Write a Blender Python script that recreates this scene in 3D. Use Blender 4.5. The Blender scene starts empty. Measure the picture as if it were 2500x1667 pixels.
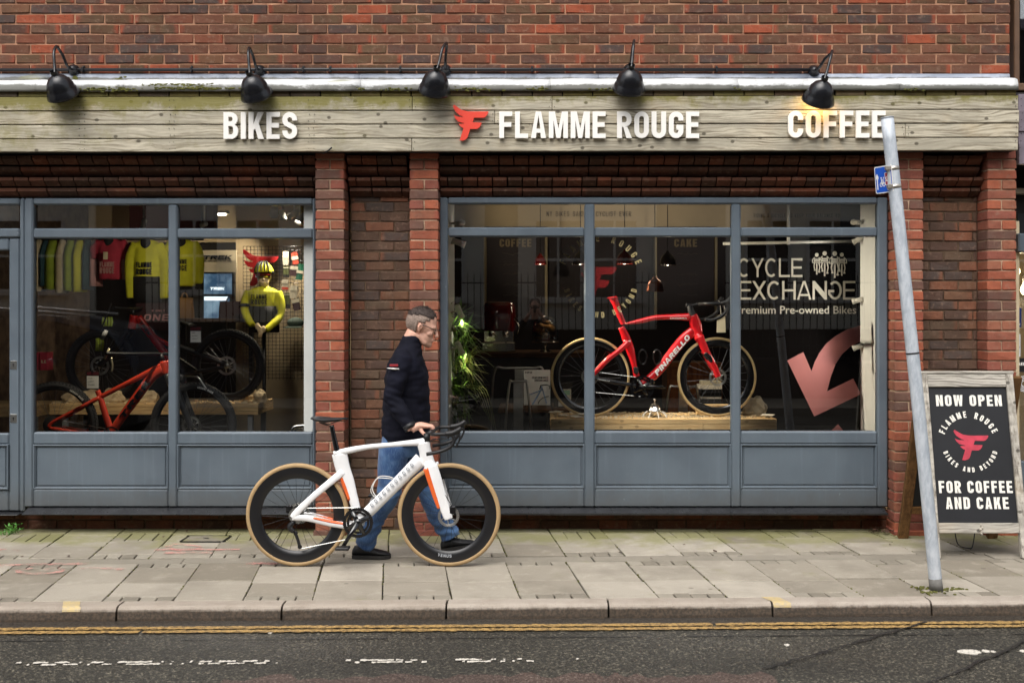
import bpy, bmesh, math, random
from mathutils import Vector, Matrix, noise
from mathutils.geometry import tessellate_polygon
R = math.radians
PI = math.pi
rng = random.Random(7)
scene = bpy.context.scene
COL = scene.collection
# ------------------------------------------------------------------ camera
# focal length in photograph pixels (2500 wide), vanishing point, camera height and distance to the pier fronts
F, CX, CY, CAMY, CAMZ = 2616.0, 1309.0, 746.0, -8.0, 1.71
cam_data = bpy.data.cameras.new("camera")
cam = bpy.data.objects.new("camera", cam_data)
COL.objects.link(cam)
cam.location = (0, CAMY, CAMZ)
cam.rotation_euler = (R(90), 0, 0)
cam_data.sensor_width = 36
cam_data.lens = 36 * F / 2500
cam_data.shift_x = -(CX - 1250) / 2500
cam_data.shift_y = -(833.5 - CY) / 2500
cam_data.clip_start = 0.05
cam_data.clip_end = 600
cam_data.dof.use_dof = True
cam_data.dof.focus_distance = 7.6
cam_data.dof.aperture_fstop = 2.6
scene.camera = cam
# ------------------------------------------------------------------ sky, sun, exposure
SUN_EL, SUN_AZ = R(56), R(200)          # azimuth measured from +Y towards +X: behind the camera, a little left
world = bpy.data.worlds.new("World")
scene.world = world
world.use_nodes = True
wn = world.node_tree
for n in list(wn.nodes):
 wn.nodes.remove(n)
w_out = wn.nodes.new("ShaderNodeOutputWorld")
w_bg = wn.nodes.new("ShaderNodeBackground")
w_sky = wn.nodes.new("ShaderNodeTexSky")
w_sky.sky_type = 'NISHITA'
w_sky.sun_disc = False
w_sky.sun_elevation = SUN_EL
w_sky.sun_rotation = SUN_AZ
w_sky.air_density = 1.0
w_sky.dust_density = 4.0
w_hs = wn.nodes.new("ShaderNodeHueSaturation")
w_hs.inputs['Saturation'].default_value = 0.3
wn.links.new(w_sky.outputs[0], w_hs.inputs['Color'])
wn.links.new(w_hs.outputs[0], w_bg.inputs['Color'])
w_bg.inputs['Strength'].default_value = 0.13
wn.links.new(w_bg.outputs[0], w_out.inputs['Surface'])
sun_data = bpy.data.lights.new("sun", 'SUN')
sun_data.energy = 1.4
sun_data.angle = R(55)
sun_data.color = (1.0, 0.965, 0.92)
sun = bpy.data.objects.new("sun", sun_data)
COL.objects.link(sun)
sd = Vector((math.sin(SUN_AZ) * math.cos(SUN_EL), math.cos(SUN_AZ) * math.cos(SUN_EL), math.sin(SUN_EL)))
sun.rotation_euler = sd.to_track_quat('Z', 'Y').to_euler()
scene.view_settings.view_transform = 'Standard'
scene.view_settings.look = 'None'
scene.view_settings.exposure = 0.76
scene.view_settings.gamma = 1.0
scene.view_settings.use_curve_mapping = False
scene.render.film_transparent = False
scene.cycles.max_bounces = 8
scene.cycles.diffuse_bounces = 3
scene.cycles.glossy_bounces = 4
scene.cycles.transmission_bounces = 4
scene.cycles.transparent_max_bounces = 12
scene.cycles.caustics_reflective = False
scene.cycles.caustics_refractive = False
scene.cycles.sample_clamp_indirect = 4.0
scene.cycles.use_denoising = True
def PX(u, v, Y):
 """World point seen at photograph pixel (u, v) on the plane y = Y."""
 d = Y - CAMY
 return Vector(((u - CX) * d / F, Y, CAMZ - (v - CY) * d / F))
# ------------------------------------------------------------------ materials
def srgb(r, g, b):
 f = lambda c: (c / 255 / 12.92) if c / 255 <= 0.04045 else ((c / 255 + 0.055) / 1.055) ** 2.4
 return (f(r), f(g), f(b))
class NT:
 def __init__(self, name):
  self.m = bpy.data.materials.new(name)
  self.m.use_nodes = True
  self.t = self.m.node_tree
  for n in list(self.t.nodes):
   self.t.nodes.remove(n)
  self.out = self.n("OutputMaterial")
  self.coord = None
 def n(self, kind, **kw):
  x = self.t.nodes.new("ShaderNode" + kind)
  for k, v in kw.items():
   setattr(x, k, v)
  return x
 def put(self, sock, v):
  if v is None:
   return
  if isinstance(v, bpy.types.NodeSocket):
   self.t.links.new(v, sock)
  elif isinstance(v, (tuple, list)) and len(v) == 3 and sock.type == 'RGBA':
   sock.default_value = (*v, 1)
  else:
   sock.default_value = v
 def math(self, op, a, b=None, c=None, clamp=False):
  x = self.n("Math", operation=op, use_clamp=clamp)
  for i, v in enumerate((a, b, c)):
   if v is not None:
    self.put(x.inputs[i], v)
  return x.outputs[0]
 def mix(self, f, a, b, blend='MIX'):
  x = self.n("Mix", data_type='RGBA', blend_type=blend)
  self.put(x.inputs[0], f)
  self.put(x.inputs[6], a)
  self.put(x.inputs[7], b)
  return x.outputs[2]
 def rand(self):
  return self.n("ObjectInfo").outputs['Random']
 def co(self, rnd=True, scale=(1, 1, 1)):
  tc = self.n("TexCoord").outputs['Object']
  mp = self.n("Mapping")
  self.put(mp.inputs['Vector'], tc)
  mp.inputs['Scale'].default_value = scale
  if rnd:
   k = self.math('MULTIPLY', self.rand(), 61.0)
   cx = self.n("CombineXYZ")
   for i in range(3):
    self.put(cx.inputs[i], k)
   self.put(mp.inputs['Location'], cx.outputs[0])
  return mp.outputs[0]
 def world(self, scale=(1, 1, 1)):
  g = self.n("NewGeometry").outputs['Position']
  mp = self.n("Mapping")
  self.put(mp.inputs['Vector'], g)
  mp.inputs['Scale'].default_value = scale
  return mp.outputs[0]
 def noise(self, vec, scale, detail=3, rough=0.55, dist=0.0):
  x = self.n("TexNoise")
  self.put(x.inputs['Vector'], vec)
  x.inputs['Scale'].default_value = scale
  x.inputs['Detail'].default_value = detail
  x.inputs['Roughness'].default_value = rough
  x.inputs['Distortion'].default_value = dist
  return x.outputs[0]
 def voro(self, vec, scale, feature='F1'):
  x = self.n("TexVoronoi", feature=feature)
  self.put(x.inputs['Vector'], vec)
  x.inputs['Scale'].default_value = scale
  return x.outputs['Distance']
 def step(self, v, lo, hi, a=0.0, b=1.0):
  x = self.n("MapRange", interpolation_type='SMOOTHSTEP')
  self.put(x.inputs[0], v)
  x.inputs[1].default_value = lo
  x.inputs[2].default_value = hi
  x.inputs[3].default_value = a
  x.inputs[4].default_value = b
  return x.outputs[0]
 def ramp(self, v, stops, interp='LINEAR'):
  x = self.n("ValToRGB")
  x.color_ramp.interpolation = interp
  e = x.color_ramp.elements
  while len(e) < len(stops):
   e.new(0.5)
  for i, (p, c) in enumerate(stops):
   e[i].position = p
   e[i].color = (*c, 1)
  self.put(x.inputs[0], v)
  return x.outputs[0]
 def bump(self, h, strength, dist=0.004, normal=None):
  x = self.n("Bump")
  self.put(x.inputs['Height'], h)
  x.inputs['Strength'].default_value = strength
  x.inputs['Distance'].default_value = dist
  if normal is not None:
   self.put(x.inputs['Normal'], normal)
  return x.outputs[0]
 def finish(self, col, rough=0.6, metal=0.0, spec=0.5, normal=None, emit=None, estr=0.0, coat=0.0, trans=0.0, sheen=0.0):
  b = self.n("BsdfPrincipled")
  self.put(b.inputs['Base Color'], col)
  self.put(b.inputs['Roughness'], rough)
  self.put(b.inputs['Metallic'], metal)
  self.put(b.inputs['Specular IOR Level'], spec)
  b.inputs['Coat Weight'].default_value = coat
  b.inputs['Coat Roughness'].default_value = 0.08
  if sheen:
   b.inputs['Sheen Weight'].default_value = sheen
  if normal is not None:
   self.put(b.inputs['Normal'], normal)
  if emit is not None:
   self.put(b.inputs['Emission Color'], emit)
   b.inputs['Emission Strength'].default_value = estr
  self.t.links.new(b.outputs[0], self.out.inputs['Surface'])
  return self.m
MATS = {}
def MT(name, col, rough=0.6, metal=0.0, spec=0.5, var=0.12, vs=9.0, rnd=0.0, bump=0.0, bs=60.0, coat=0.0, emit=None, estr=0.0, sheen=0.0, rvar=0.0):
 """General material: base colour with noise variation, a per-object shift and fine relief."""
 if name in MATS:
  return MATS[name]
 t = NT(name)
 v = t.co()
 n1 = t.noise(v, vs, 4, 0.6)
 c = t.mix(t.step(n1, 0.3, 0.7), tuple(x * (1 - var) for x in col), tuple(min(1, x * (1 + var)) for x in col))
 if rnd:
  k = t.math('MULTIPLY_ADD', t.rand(), 2 * rnd, 1 - rnd)
  c = t.mix(1.0, c, t.ramp(k, [(0, (0, 0, 0)), (1, (1, 1, 1))]), 'MULTIPLY') if False else t.mix(t.math('MULTIPLY', t.rand(), rnd), c, tuple(x * 0.35 for x in col))
 nrm = None
 if bump:
  nrm = t.bump(t.noise(t.co(), bs, 3), bump, 0.003)
 rg = rough
 if rvar:
  rg = t.step(t.noise(t.co(), vs * 2.3, 3), 0.3, 0.7, max(0.02, rough - rvar), min(1, rough + rvar))
 MATS[name] = t.finish(c, rg, metal, spec, nrm, emit, estr, coat, sheen=sheen)
 return MATS[name]
def brick_mat(name, stops, kiss, speck=0.55, half=0.1075, dirt=0.0):
 t = NT(name)
 r = t.rand()
 base = t.ramp(r, stops, 'CONSTANT')
 v = t.co()
 r2 = t.math('FRACT', t.math('MULTIPLY', r, 13.7))
 # flashed bricks: red at the ends of some
 sep = t.n("SeparateXYZ")
 t.put(sep.inputs[0], t.n("TexCoord").outputs['Object'])
 side = t.math('ADD', sep.outputs[0], t.math('MULTIPLY', t.math('SUBTRACT', t.noise(v, 14, 2), 0.5), 0.05))
 sgn = t.math('SUBTRACT', t.math('MULTIPLY', t.math('GREATER_THAN', r2, 0.5), 2.0), 1.0)
 end = t.step(t.math('MULTIPLY', side, sgn), half * 0.58, half * 0.9)
 both = t.math('MULTIPLY', end, t.math('GREATER_THAN', t.math('FRACT', t.math('MULTIPLY', r, 41.3)), 0.45))
 c = t.mix(both, base, kiss)
 n1 = t.noise(v, 16, 4, 0.65)
 c = t.mix(t.step(n1, 0.35, 0.75, 0, 0.45), c, tuple(x * 0.45 for x in kiss))
 c = t.mix(t.step(t.noise(v, 30, 3), 0.52, 0.8, 0, 0.5), c, (0.27, 0.17, 0.12))
 sp = t.voro(v, 62)
 spm = t.math('MULTIPLY', t.step(sp, 0.16, 0.26, 1, 0), t.step(t.noise(v, 22, 2), 0.5, 0.6))
 c = t.mix(t.math('MULTIPLY', spm, speck), c, (0.012, 0.009, 0.009))
 c = t.mix(t.step(t.noise(t.world((1.2, 1, .18)), 2.6, 4, .6), .5, .75, 0, .35), c, (.03, .024, .02))
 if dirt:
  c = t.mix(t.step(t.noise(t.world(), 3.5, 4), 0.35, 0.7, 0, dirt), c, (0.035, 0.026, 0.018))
 h = t.math('ADD', t.noise(v, 70, 4), t.math('MULTIPLY', spm, -0.8))
 return t.finish(c, 0.82, 0, 0.3, t.bump(h, 0.6, 0.004))
B_UP = [(0.0, srgb(94, 68, 52)), (0.16, srgb(84, 62, 52)), (0.3, srgb(106, 70, 52)), (0.44, srgb(92, 70, 50)), (0.58, srgb(72, 60, 55)), (0.68, srgb(118, 70, 50)), (0.80, srgb(98, 66, 50)), (0.90, srgb(150, 76, 50)), (0.95, srgb(108, 76, 54))]
B_PIER = [(0.0, srgb(144, 88, 70)), (0.16, srgb(156, 88, 66)), (0.34, srgb(140, 82, 68)), (0.5, srgb(112, 82, 70)), (0.62, srgb(164, 92, 66)), (0.76, srgb(104, 78, 68)), (0.86, srgb(148, 94, 72))]
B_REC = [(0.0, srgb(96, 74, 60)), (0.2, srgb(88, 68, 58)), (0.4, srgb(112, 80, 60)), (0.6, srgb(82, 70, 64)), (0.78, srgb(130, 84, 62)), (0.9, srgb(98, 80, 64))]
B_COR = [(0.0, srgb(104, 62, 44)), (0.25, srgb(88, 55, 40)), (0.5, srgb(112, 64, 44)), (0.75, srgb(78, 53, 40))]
M_BRICK_UP = brick_mat("brick_flashed_brown", B_UP, srgb(138, 70, 48))
M_BRICK_PIER = brick_mat("brick_red_pier", B_PIER, srgb(152, 84, 66), 0.4)
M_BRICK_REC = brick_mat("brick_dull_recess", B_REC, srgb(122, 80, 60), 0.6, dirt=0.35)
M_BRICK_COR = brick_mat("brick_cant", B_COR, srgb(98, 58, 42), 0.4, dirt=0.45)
def mortar_mat(name, col, dark):
 t = NT(name)
 v = t.world()
 c = t.mix(t.step(t.noise(v, 9, 4), 0.35, 0.7), col, dark)
 c = t.mix(t.step(t.noise(v, 60, 2), 0.6, 0.75, 0, 0.6), c, tuple(min(1, x * 1.6) for x in col))
 return t.finish(c, 0.9, 0, 0.2, t.bump(t.noise(v, 140, 3), 0.7, 0.003))
M_MORTAR_UP = mortar_mat("mortar_buff", srgb(178, 136, 108), srgb(138, 100, 80))
M_MORTAR_PIER = mortar_mat("mortar_pale", srgb(188, 162, 136), srgb(140, 114, 94))
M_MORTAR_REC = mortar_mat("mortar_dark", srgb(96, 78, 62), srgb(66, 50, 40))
def timber_mat(name, light, dark, moss=True, grain=(1.3, 20, 25), knot=0.8):
 t = NT(name)
 v = t.co()
 warp = t.noise(t.co(True, (1, 1, 3.0)), 1.3, 3, 0.5)
 mv = t.n("Mapping")
 t.put(mv.inputs['Vector'], v)
 mv.inputs['Scale'].default_value = grain
 add = t.n("VectorMath", operation='ADD')
 cx = t.n("CombineXYZ")
 t.put(cx.inputs[2], t.math('MULTIPLY', warp, 5.0))
 t.put(add.inputs[0], mv.outputs[0])
 t.put(add.inputs[1], cx.outputs[0])
 g = t.noise(add.outputs[0], 1.7, 6, 0.75, 0.5)
 ring = t.n("TexWave", wave_type='BANDS', bands_direction='Z')
 t.put(ring.inputs['Vector'], add.outputs[0])
 ring.inputs['Scale'].default_value = 0.55
 ring.inputs['Distortion'].default_value = 3.0
 ring.inputs['Detail'].default_value = 2
 f = t.math('MULTIPLY_ADD', ring.outputs['Fac'], 0.10, t.math('MULTIPLY', g, 0.95))
 c = t.mix(t.step(f, 0.36, 0.62), dark, light)
 c = t.mix(t.step(t.noise(t.co(True, (3, 60, 110)), 1.6, 4, .7), .5, .72, 0, .5), c, tuple(x * .6 for x in dark))
 c = t.mix(t.step(t.rand(), 0, 1, 0, .28), c, tuple(x * .55 for x in light))
 patch = t.noise(t.co(True, (.5, 1, 2.2)), 3.4, 5, 0.65)
 c = t.mix(t.step(patch, 0.42, 0.64, 0, 0.72), c, tuple(x * 0.55 for x in light))
 c = t.mix(t.step(t.noise(v, 1.7, 3), 0.55, 0.75, 0, 0.35), c, (light[0] * 1.05, light[1] * 0.86, light[2] * 0.62))
 # knots
 ks = t.n("SeparateXYZ")
 t.put(ks.inputs[0], v)
 kc = t.n("CombineXYZ")
 t.put(kc.inputs[0], ks.outputs[0])
 t.put(kc.inputs[1], t.math('MULTIPLY', ks.outputs[2], 1.35))
 kx = t.n("TexVoronoi", voronoi_dimensions='2D')
 t.put(kx.inputs['Vector'], kc.outputs[0])
 kx.inputs['Scale'].default_value = 3.7
 kn = t.step(t.math('ADD', kx.outputs['Distance'], t.math('MULTIPLY', g, .04)), 0.055, 0.095, 1, 0)
 c = t.mix(t.math('MULTIPLY', kn, knot), c, tuple(x * 0.3 for x in dark))
 if moss:
  w = t.world()
  s = t.n("SeparateXYZ")
  t.put(s.inputs[0], w)
  up = t.step(s.outputs[2], 3.08, 3.42)
  lf = t.step(s.outputs[0], -2.4, 0.6, 1.0, 0.0)
  mo = t.step(t.math('MULTIPLY', t.math('MULTIPLY', t.noise(w, 4.2, 5, 0.75), t.math('MULTIPLY_ADD', up, 0.9, 0.38)), t.math('MULTIPLY_ADD', lf, 0.35, 0.65)), 0.17, 0.31)
  c = t.mix(t.math('MULTIPLY', mo, 0.8), c, srgb(120, 114, 44))
  dk = t.step(t.math('MULTIPLY', t.noise(t.world((1, 1, 1.6)), 2.2, 5, .7), t.math('MULTIPLY_ADD', up, .8, .55)), .42, .6)
  c = t.mix(t.math('MULTIPLY', dk, .6), c, srgb(62, 56, 36))
 h = t.math('MULTIPLY_ADD', f, 1.0, t.math('MULTIPLY', kn, -0.4))
 return t.finish(c, 0.85, 0, 0.25, t.bump(h, 0.5, 0.004))
M_TIMBER = timber_mat("weathered_timber", srgb(204, 196, 175), srgb(124, 114, 96))
M_TIMBER_WHITE = timber_mat("limewashed_timber", srgb(200, 194, 182), srgb(112, 104, 94), moss=False, grain=(26, 26, 1.6))
M_TIMBER_WHITE_H = timber_mat("limewashed_timber_rail", srgb(200, 194, 182), srgb(88, 82, 74), moss=False)
M_TIMBER_BROWN = timber_mat("brown_timber", srgb(122, 88, 52), srgb(74, 50, 28), moss=False, grain=(30, 30, 1.6), knot=0.2)
M_PINE = timber_mat("new_pine", srgb(228, 194, 140), srgb(198, 156, 102), moss=False, grain=(1.4, 26, 26), knot=0.5)
M_TABLE = timber_mat("dark_table_timber", srgb(104, 74, 48), srgb(58, 40, 26), moss=False)
def lead_mat(name, lo, hi, moss):
 t = NT(name)
 w = t.world((0.7, 1, 3.0))
 c = t.mix(t.step(t.noise(w, 3.2, 5, 0.65, 0.8), 0.3, 0.7), lo, hi)
 c = t.mix(t.step(t.noise(t.world((1, 1, 0.35)), 14, 3), 0.55, 0.75, 0, 0.5), c, tuple(x * 0.5 for x in lo))
 w2 = t.world((1.0, 1.0, 2.5))
 s = t.n("SeparateXYZ")
 t.put(s.inputs[0], t.world())
 lo_edge = t.step(s.outputs[2], moss[0], moss[1], 1, 0)
 m = t.step(t.math('ADD', t.math('MULTIPLY', lo_edge, 0.40), t.noise(w2, 3.4, 5, 0.75)), 0.60, 0.84)
 c = t.mix(t.math('MULTIPLY', m, 0.85), c, srgb(52, 50, 30))
 m2 = t.step(t.noise(t.world((0.6, 1, 3)), 1.9, 4, 0.6), 0.62, 0.72)
 c = t.mix(t.math('MULTIPLY', m2, 0.8), c, srgb(112, 110, 44))
 return t.finish(c, 0.5, 0.0, 0.5, t.bump(t.noise(w, 20, 3), 0.3, 0.004))
M_LEAD = lead_mat("lead_flashing", srgb(120, 128, 142), srgb(168, 174, 186), (3.4, 3.44))
M_CAP = lead_mat("weathered_white_capping", srgb(188, 190, 190), srgb(226, 227, 226), (3.305, 3.35))
def paint_mat():
 t = NT("slate_blue_paint")
 v = t.world()
 c = t.mix(t.step(t.noise(v, 2.3, 4), 0.3, 0.7), srgb(86, 96, 105), srgb(95, 106, 115))
 sx = t.noise(t.world((26, 26, 1.2)), 1.0, 3)
 c = t.mix(t.step(sx, 0.55, 0.75, 0, 0.16), c, srgb(126, 138, 150))
 c = t.mix(t.step(t.noise(v, 9, 5, 0.7), 0.62, 0.8, 0, 0.3), c, srgb(72, 78, 84))
 sz = t.n("SeparateXYZ")
 t.put(sz.inputs[0], v)
 spl = t.step(t.math('ADD', sz.outputs[2], t.math('MULTIPLY', t.noise(v, 12, 5, .7), -.22)), .06, .30, .55, 0)
 c = t.mix(spl, c, srgb(82, 80, 74))
 c = t.mix(t.step(t.noise(t.world((1, 1, .8)), 34, 3, .7), .70, .74, 0, .5), c, srgb(150, 158, 164))
 return t.finish(c, t.step(t.noise(v, 6, 3), 0.3, 0.7, 0.32, 0.52), 0, 0.5, t.bump(t.noise(t.world((6, 6, 1)), 18, 3), 0.12, 0.002))
M_PAINT = paint_mat()
def slab_mat(name, a, b, wet=0.0, spot=0.4, moss=True):
 t = NT(name)
 r = t.rand()
 w = t.world()
 c = t.mix(r, a, b)
 c = t.mix(t.step(t.noise(w, 2.4, 5, 0.65), 0.42, 0.72, 0, 0.36), c, tuple(x * 0.62 for x in a))
 c = t.mix(t.step(t.noise(w, 7, 5, 0.7), 0.5, 0.75, 0, 0.45), c, tuple(min(1, x * 1.18) for x in b))
 sp = t.noise(w, 190, 2)
 c = t.mix(t.step(sp, 0.55, 0.7, 0, spot * .6), c, tuple(x * 0.5 for x in a))
 if moss:
  s = t.n("SeparateXYZ")
  t.put(s.inputs[0], w)
  near = t.step(s.outputs[1], -0.75, 0.12)
  m = t.step(t.math('ADD', t.math('MULTIPLY', near, 0.34), t.noise(w, 3.2, 5, 0.7)), 0.58, 0.86)
  c = t.mix(t.math('MULTIPLY', m, 0.6), c, srgb(122, 122, 62))
  gum = t.step(t.voro(w, 3.1), 0.045, 0.06, 1, 0)
  c = t.mix(t.math('MULTIPLY', gum, 0.5), c, tuple(x * 0.4 for x in a))
 return t.finish(c, 0.72, 0, 0.35, t.bump(t.math('ADD', sp, t.noise(w, 60, 3)), 0.35, 0.003))
M_SLAB = slab_mat("paving_concrete", srgb(128, 120, 106), srgb(176, 168, 154))
M_SETT = slab_mat("paving_sett", srgb(126, 119, 106), srgb(154, 147, 133))
M_CHANNEL = slab_mat("channel_concrete", srgb(136, 129, 116), srgb(150, 143, 130))
M_JOINT = slab_mat("joint_dirt", srgb(36, 33, 26), srgb(46, 42, 32), moss=False)
def kerb_mat():
 t = NT("kerb_concrete")
 w = t.world()
 s = t.n("SeparateXYZ")
 t.put(s.inputs[0], w)
 c = t.mix(t.rand(), srgb(158, 147, 134), srgb(172, 162, 150))
 c = t.mix(t.step(t.noise(w, 5, 5, 0.7), 0.4, 0.75, 0, 0.5), c, srgb(128, 116, 102))
 # damp, dirty face of the kerb: a grime line with its own ragged edge
 zz = t.math('ADD', s.outputs[2], t.math('MULTIPLY', t.math('SUBTRACT', t.noise(w, 26, 4, 0.7), 0.5), 0.03))
 d = t.step(zz, -0.034, -0.012, 1, 0)
 grime = t.mix(t.step(t.noise(w, 70, 3), 0.4, 0.65), srgb(52, 44, 36), srgb(84, 70, 56))
 c = t.mix(t.math('MULTIPLY', d, 0.93), c, grime)
 sp = t.noise(w, 150, 2)
 c = t.mix(t.step(sp, 0.58, 0.72, 0, 0.4), c, srgb(98, 88, 78))
 return t.finish(c, 0.7, 0, 0.35, t.bump(sp, 0.5, 0.003))
M_KERB = kerb_mat()
def asphalt_mat(name, dark, mid, light):
 t = NT(name)
 w = t.world()
 a = t.voro(w, 70)
 b = t.noise(w, 46, 4, 0.75)
 c = t.mix(t.step(b, 0.38, 0.62), dark, mid)
 c = t.mix(t.step(t.noise(w, 62, 3, .7), 0.52, 0.68, 0, 0.9), c, light)
 c = t.mix(t.step(t.noise(w, 75, 2), 0.56, 0.70, 0, 0.7), c, tuple(x * .3 for x in dark))
 c = t.mix(t.step(t.noise(t.world((0.5, 2, 1)), 1.1, 4, 0.6), 0.4, 0.7, 0, 0.5), c, tuple(x * 0.6 for x in dark))
 rg = t.step(t.noise(t.world((0.4, 1.6, 1)), 1.3, 4), 0.35, 0.65, 0.34, 0.62)
 return t.finish(c, rg, 0, 0.5, t.bump(t.math('ADD', a, b), 0.9, 0.006))
M_ASPHALT = asphalt_mat("wet_asphalt", srgb(40, 38, 33), srgb(62, 59, 51), srgb(136, 129, 112))
M_ASPHALT_RED = asphalt_mat("reddish_asphalt_patch", srgb(66, 52, 46), srgb(90, 74, 66), srgb(146, 130, 118))
M_GUTTER = asphalt_mat("gutter_silt", srgb(50, 45, 40), srgb(68, 62, 54), srgb(92, 84, 74))
def worn_paint(name, col, lo=0.4, hi=0.55, under=srgb(60, 56, 50)):
 t = NT(name)
 w = t.world()
 k = t.step(t.noise(w, 38, 5, 0.75), lo, hi)
 c = t.mix(k, under, col)
 return t.finish(c, 0.55, 0, 0.4, t.bump(t.noise(w, 120, 2), 0.4, 0.003))
M_YELLOW = worn_paint("worn_yellow_paint", srgb(180, 146, 88), 0.38, 0.6, srgb(104, 84, 56))
M_YELLOW_PALE = worn_paint("faded_yellow_paint", srgb(196, 174, 122), 0.34, 0.62, srgb(172, 158, 134))
M_WHITELINE = worn_paint("worn_white_paint", srgb(214, 208, 196), 0.34, 0.5, srgb(128, 122, 112))
M_BITUMEN = MT("bitumen_seam", srgb(30, 29, 28), 0.4)
def spray_mat():
 t = NT("faded_pink_spray")
 w = t.world()
 k = t.step(t.noise(w, 9, 5, 0.75), 0.36, 0.72)
 d = t.n("BsdfPrincipled")
 t.put(d.inputs['Base Color'], srgb(214, 150, 140))
 d.inputs['Roughness'].default_value = 0.8
 tr = t.n("BsdfTransparent")
 mx = t.n("MixShader")
 t.put(mx.inputs[0], t.math('MULTIPLY', k, 0.85))
 t.t.links.new(tr.outputs[0], mx.inputs[1])
 t.t.links.new(d.outputs[0], mx.inputs[2])
 t.t.links.new(mx.outputs[0], t.out.inputs['Surface'])
 return t.m
M_SPRAY = spray_mat()
def glass_mat(name, ior=2.1, tint=(0.97, 0.98, 0.97)):
 t = NT(name)
 fr = t.n("Fresnel")
 fr.inputs['IOR'].default_value = ior
 # old panes are never quite flat
 bp = t.bump(t.noise(t.world((1, 1, 0.7)), 1.3, 1), 0.02, 0.03)
 gl = t.n("BsdfGlossy")
 gl.inputs['Roughness'].default_value = 0.0
 t.put(gl.inputs['Normal'], bp)
 tr = t.n("BsdfTransparent")
 t.put(tr.inputs['Color'], tint)
 mx = t.n("MixShader")
 t.t.links.new(fr.outputs[0], mx.inputs[0])
 t.t.links.new(tr.outputs[0], mx.inputs[1])
 t.t.links.new(gl.outputs[0], mx.inputs[2])
 t.t.links.new(mx.outputs[0], t.out.inputs['Surface'])
 return t.m
M_GLASS = glass_mat("shop_window_glass")
M_WHITE_SIGN = MT("white_acrylic", srgb(246, 243, 236), 0.4, var=0.02)
M_LOGO_RED = MT("red_acrylic", srgb(226, 70, 52), 0.4, var=0.03)
M_LAMP_BLACK = MT("charcoal_enamel", srgb(24, 25, 29), 0.26, spec=0.5, var=0.08)
M_PIPE_BLACK = MT("black_conduit_plastic", srgb(24, 24, 27), 0.35, var=0.1)
M_BLACK = MT("matt_black", srgb(20, 20, 22), 0.5, var=0.15)
M_BLACK_GLOSS = MT("gloss_black", srgb(12, 12, 14), 0.18, var=0.1)
M_SILL = MT("black_sill_paint", srgb(38, 39, 42), 0.35, var=0.25, rvar=0.1, bump=0.2, bs=30)
M_STEEL = MT("brushed_steel", srgb(190, 190, 186), 0.3, 1.0, var=0.12)
M_CHROME = MT("chrome", srgb(220, 216, 208), 0.12, 1.0, var=0.05)
M_DARKSTEEL = MT("dark_metal", srgb(60, 60, 62), 0.35, 1.0, var=0.15)
M_WHITE_PLASTIC = MT("white_plastic", srgb(232, 230, 224), 0.35, var=0.03)
M_WALLWHITE = MT("white_wall_paint", srgb(232, 233, 230), 0.6, var=0.04, vs=3)
def galv_mat():
 t = NT("galvanised_steel")
 v = t.co(False, (1, 1, 0.35))
 c = t.mix(t.step(t.noise(v, 22, 5, 0.7), 0.35, 0.65), srgb(172, 181, 190), srgb(204, 210, 216))
 c = t.mix(t.step(t.noise(v, 60, 3), 0.58, 0.72, 0, 0.5), c, srgb(214, 220, 226))
 c = t.mix(t.step(t.noise(v, 7, 4), 0.6, 0.75, 0, 0.4), c, srgb(128, 134, 140))
 return t.finish(c, 0.5, 0.08, 0.5, t.bump(t.noise(v, 40, 3), 0.15, 0.003))
M_GALV = galv_mat()
# ------------------------------------------------------------------ objects and mesh helpers
def tag(o, label=None, cat=None, group=None, kind=None):
 for k, v in (("label", label), ("category", cat), ("group", group), ("kind", kind)):
  if v:
   o[k] = v
 return o
def thing(name, label, cat, loc=(0, 0, 0), group=None):
 o = bpy.data.objects.new(name, None)
 o.empty_display_size = 0.1
 COL.objects.link(o)
 o.location = loc
 return tag(o, label, cat, group)
def adopt(o, parent):
 """Parent O, whose mesh is in world space, without moving it (parents are never rotated or scaled while building)."""
 if parent is not None:
  o.parent = parent
  p, off = parent, Vector((0, 0, 0))
  while p is not None:
   off += Vector(p.location) + p.matrix_parent_inverse.translation
   p = p.parent
  o.matrix_parent_inverse = Matrix.Translation(-off)
 return o
def sub(name, parent):
 """An Empty part that holds sub-parts."""
 o = bpy.data.objects.new(name, None)
 o.empty_display_size = 0.05
 COL.objects.link(o)
 return adopt(o, parent)
def copy_tree(o, parent=None):
 c = o.copy()
 COL.objects.link(c)
 if parent is not None:
  c.parent = parent
  c.matrix_parent_inverse = o.matrix_parent_inverse.copy()
 for ch in list(o.children):
  copy_tree(ch, c)
 return c
def inst(me, name, parent, loc, rot=None, mat=None):
 """A further object that shares the mesh ME."""
 o = bpy.data.objects.new(name, me)
 COL.objects.link(o)
 o.location = loc
 if rot:
  o.rotation_euler = rot
 return adopt(o, parent)
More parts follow.
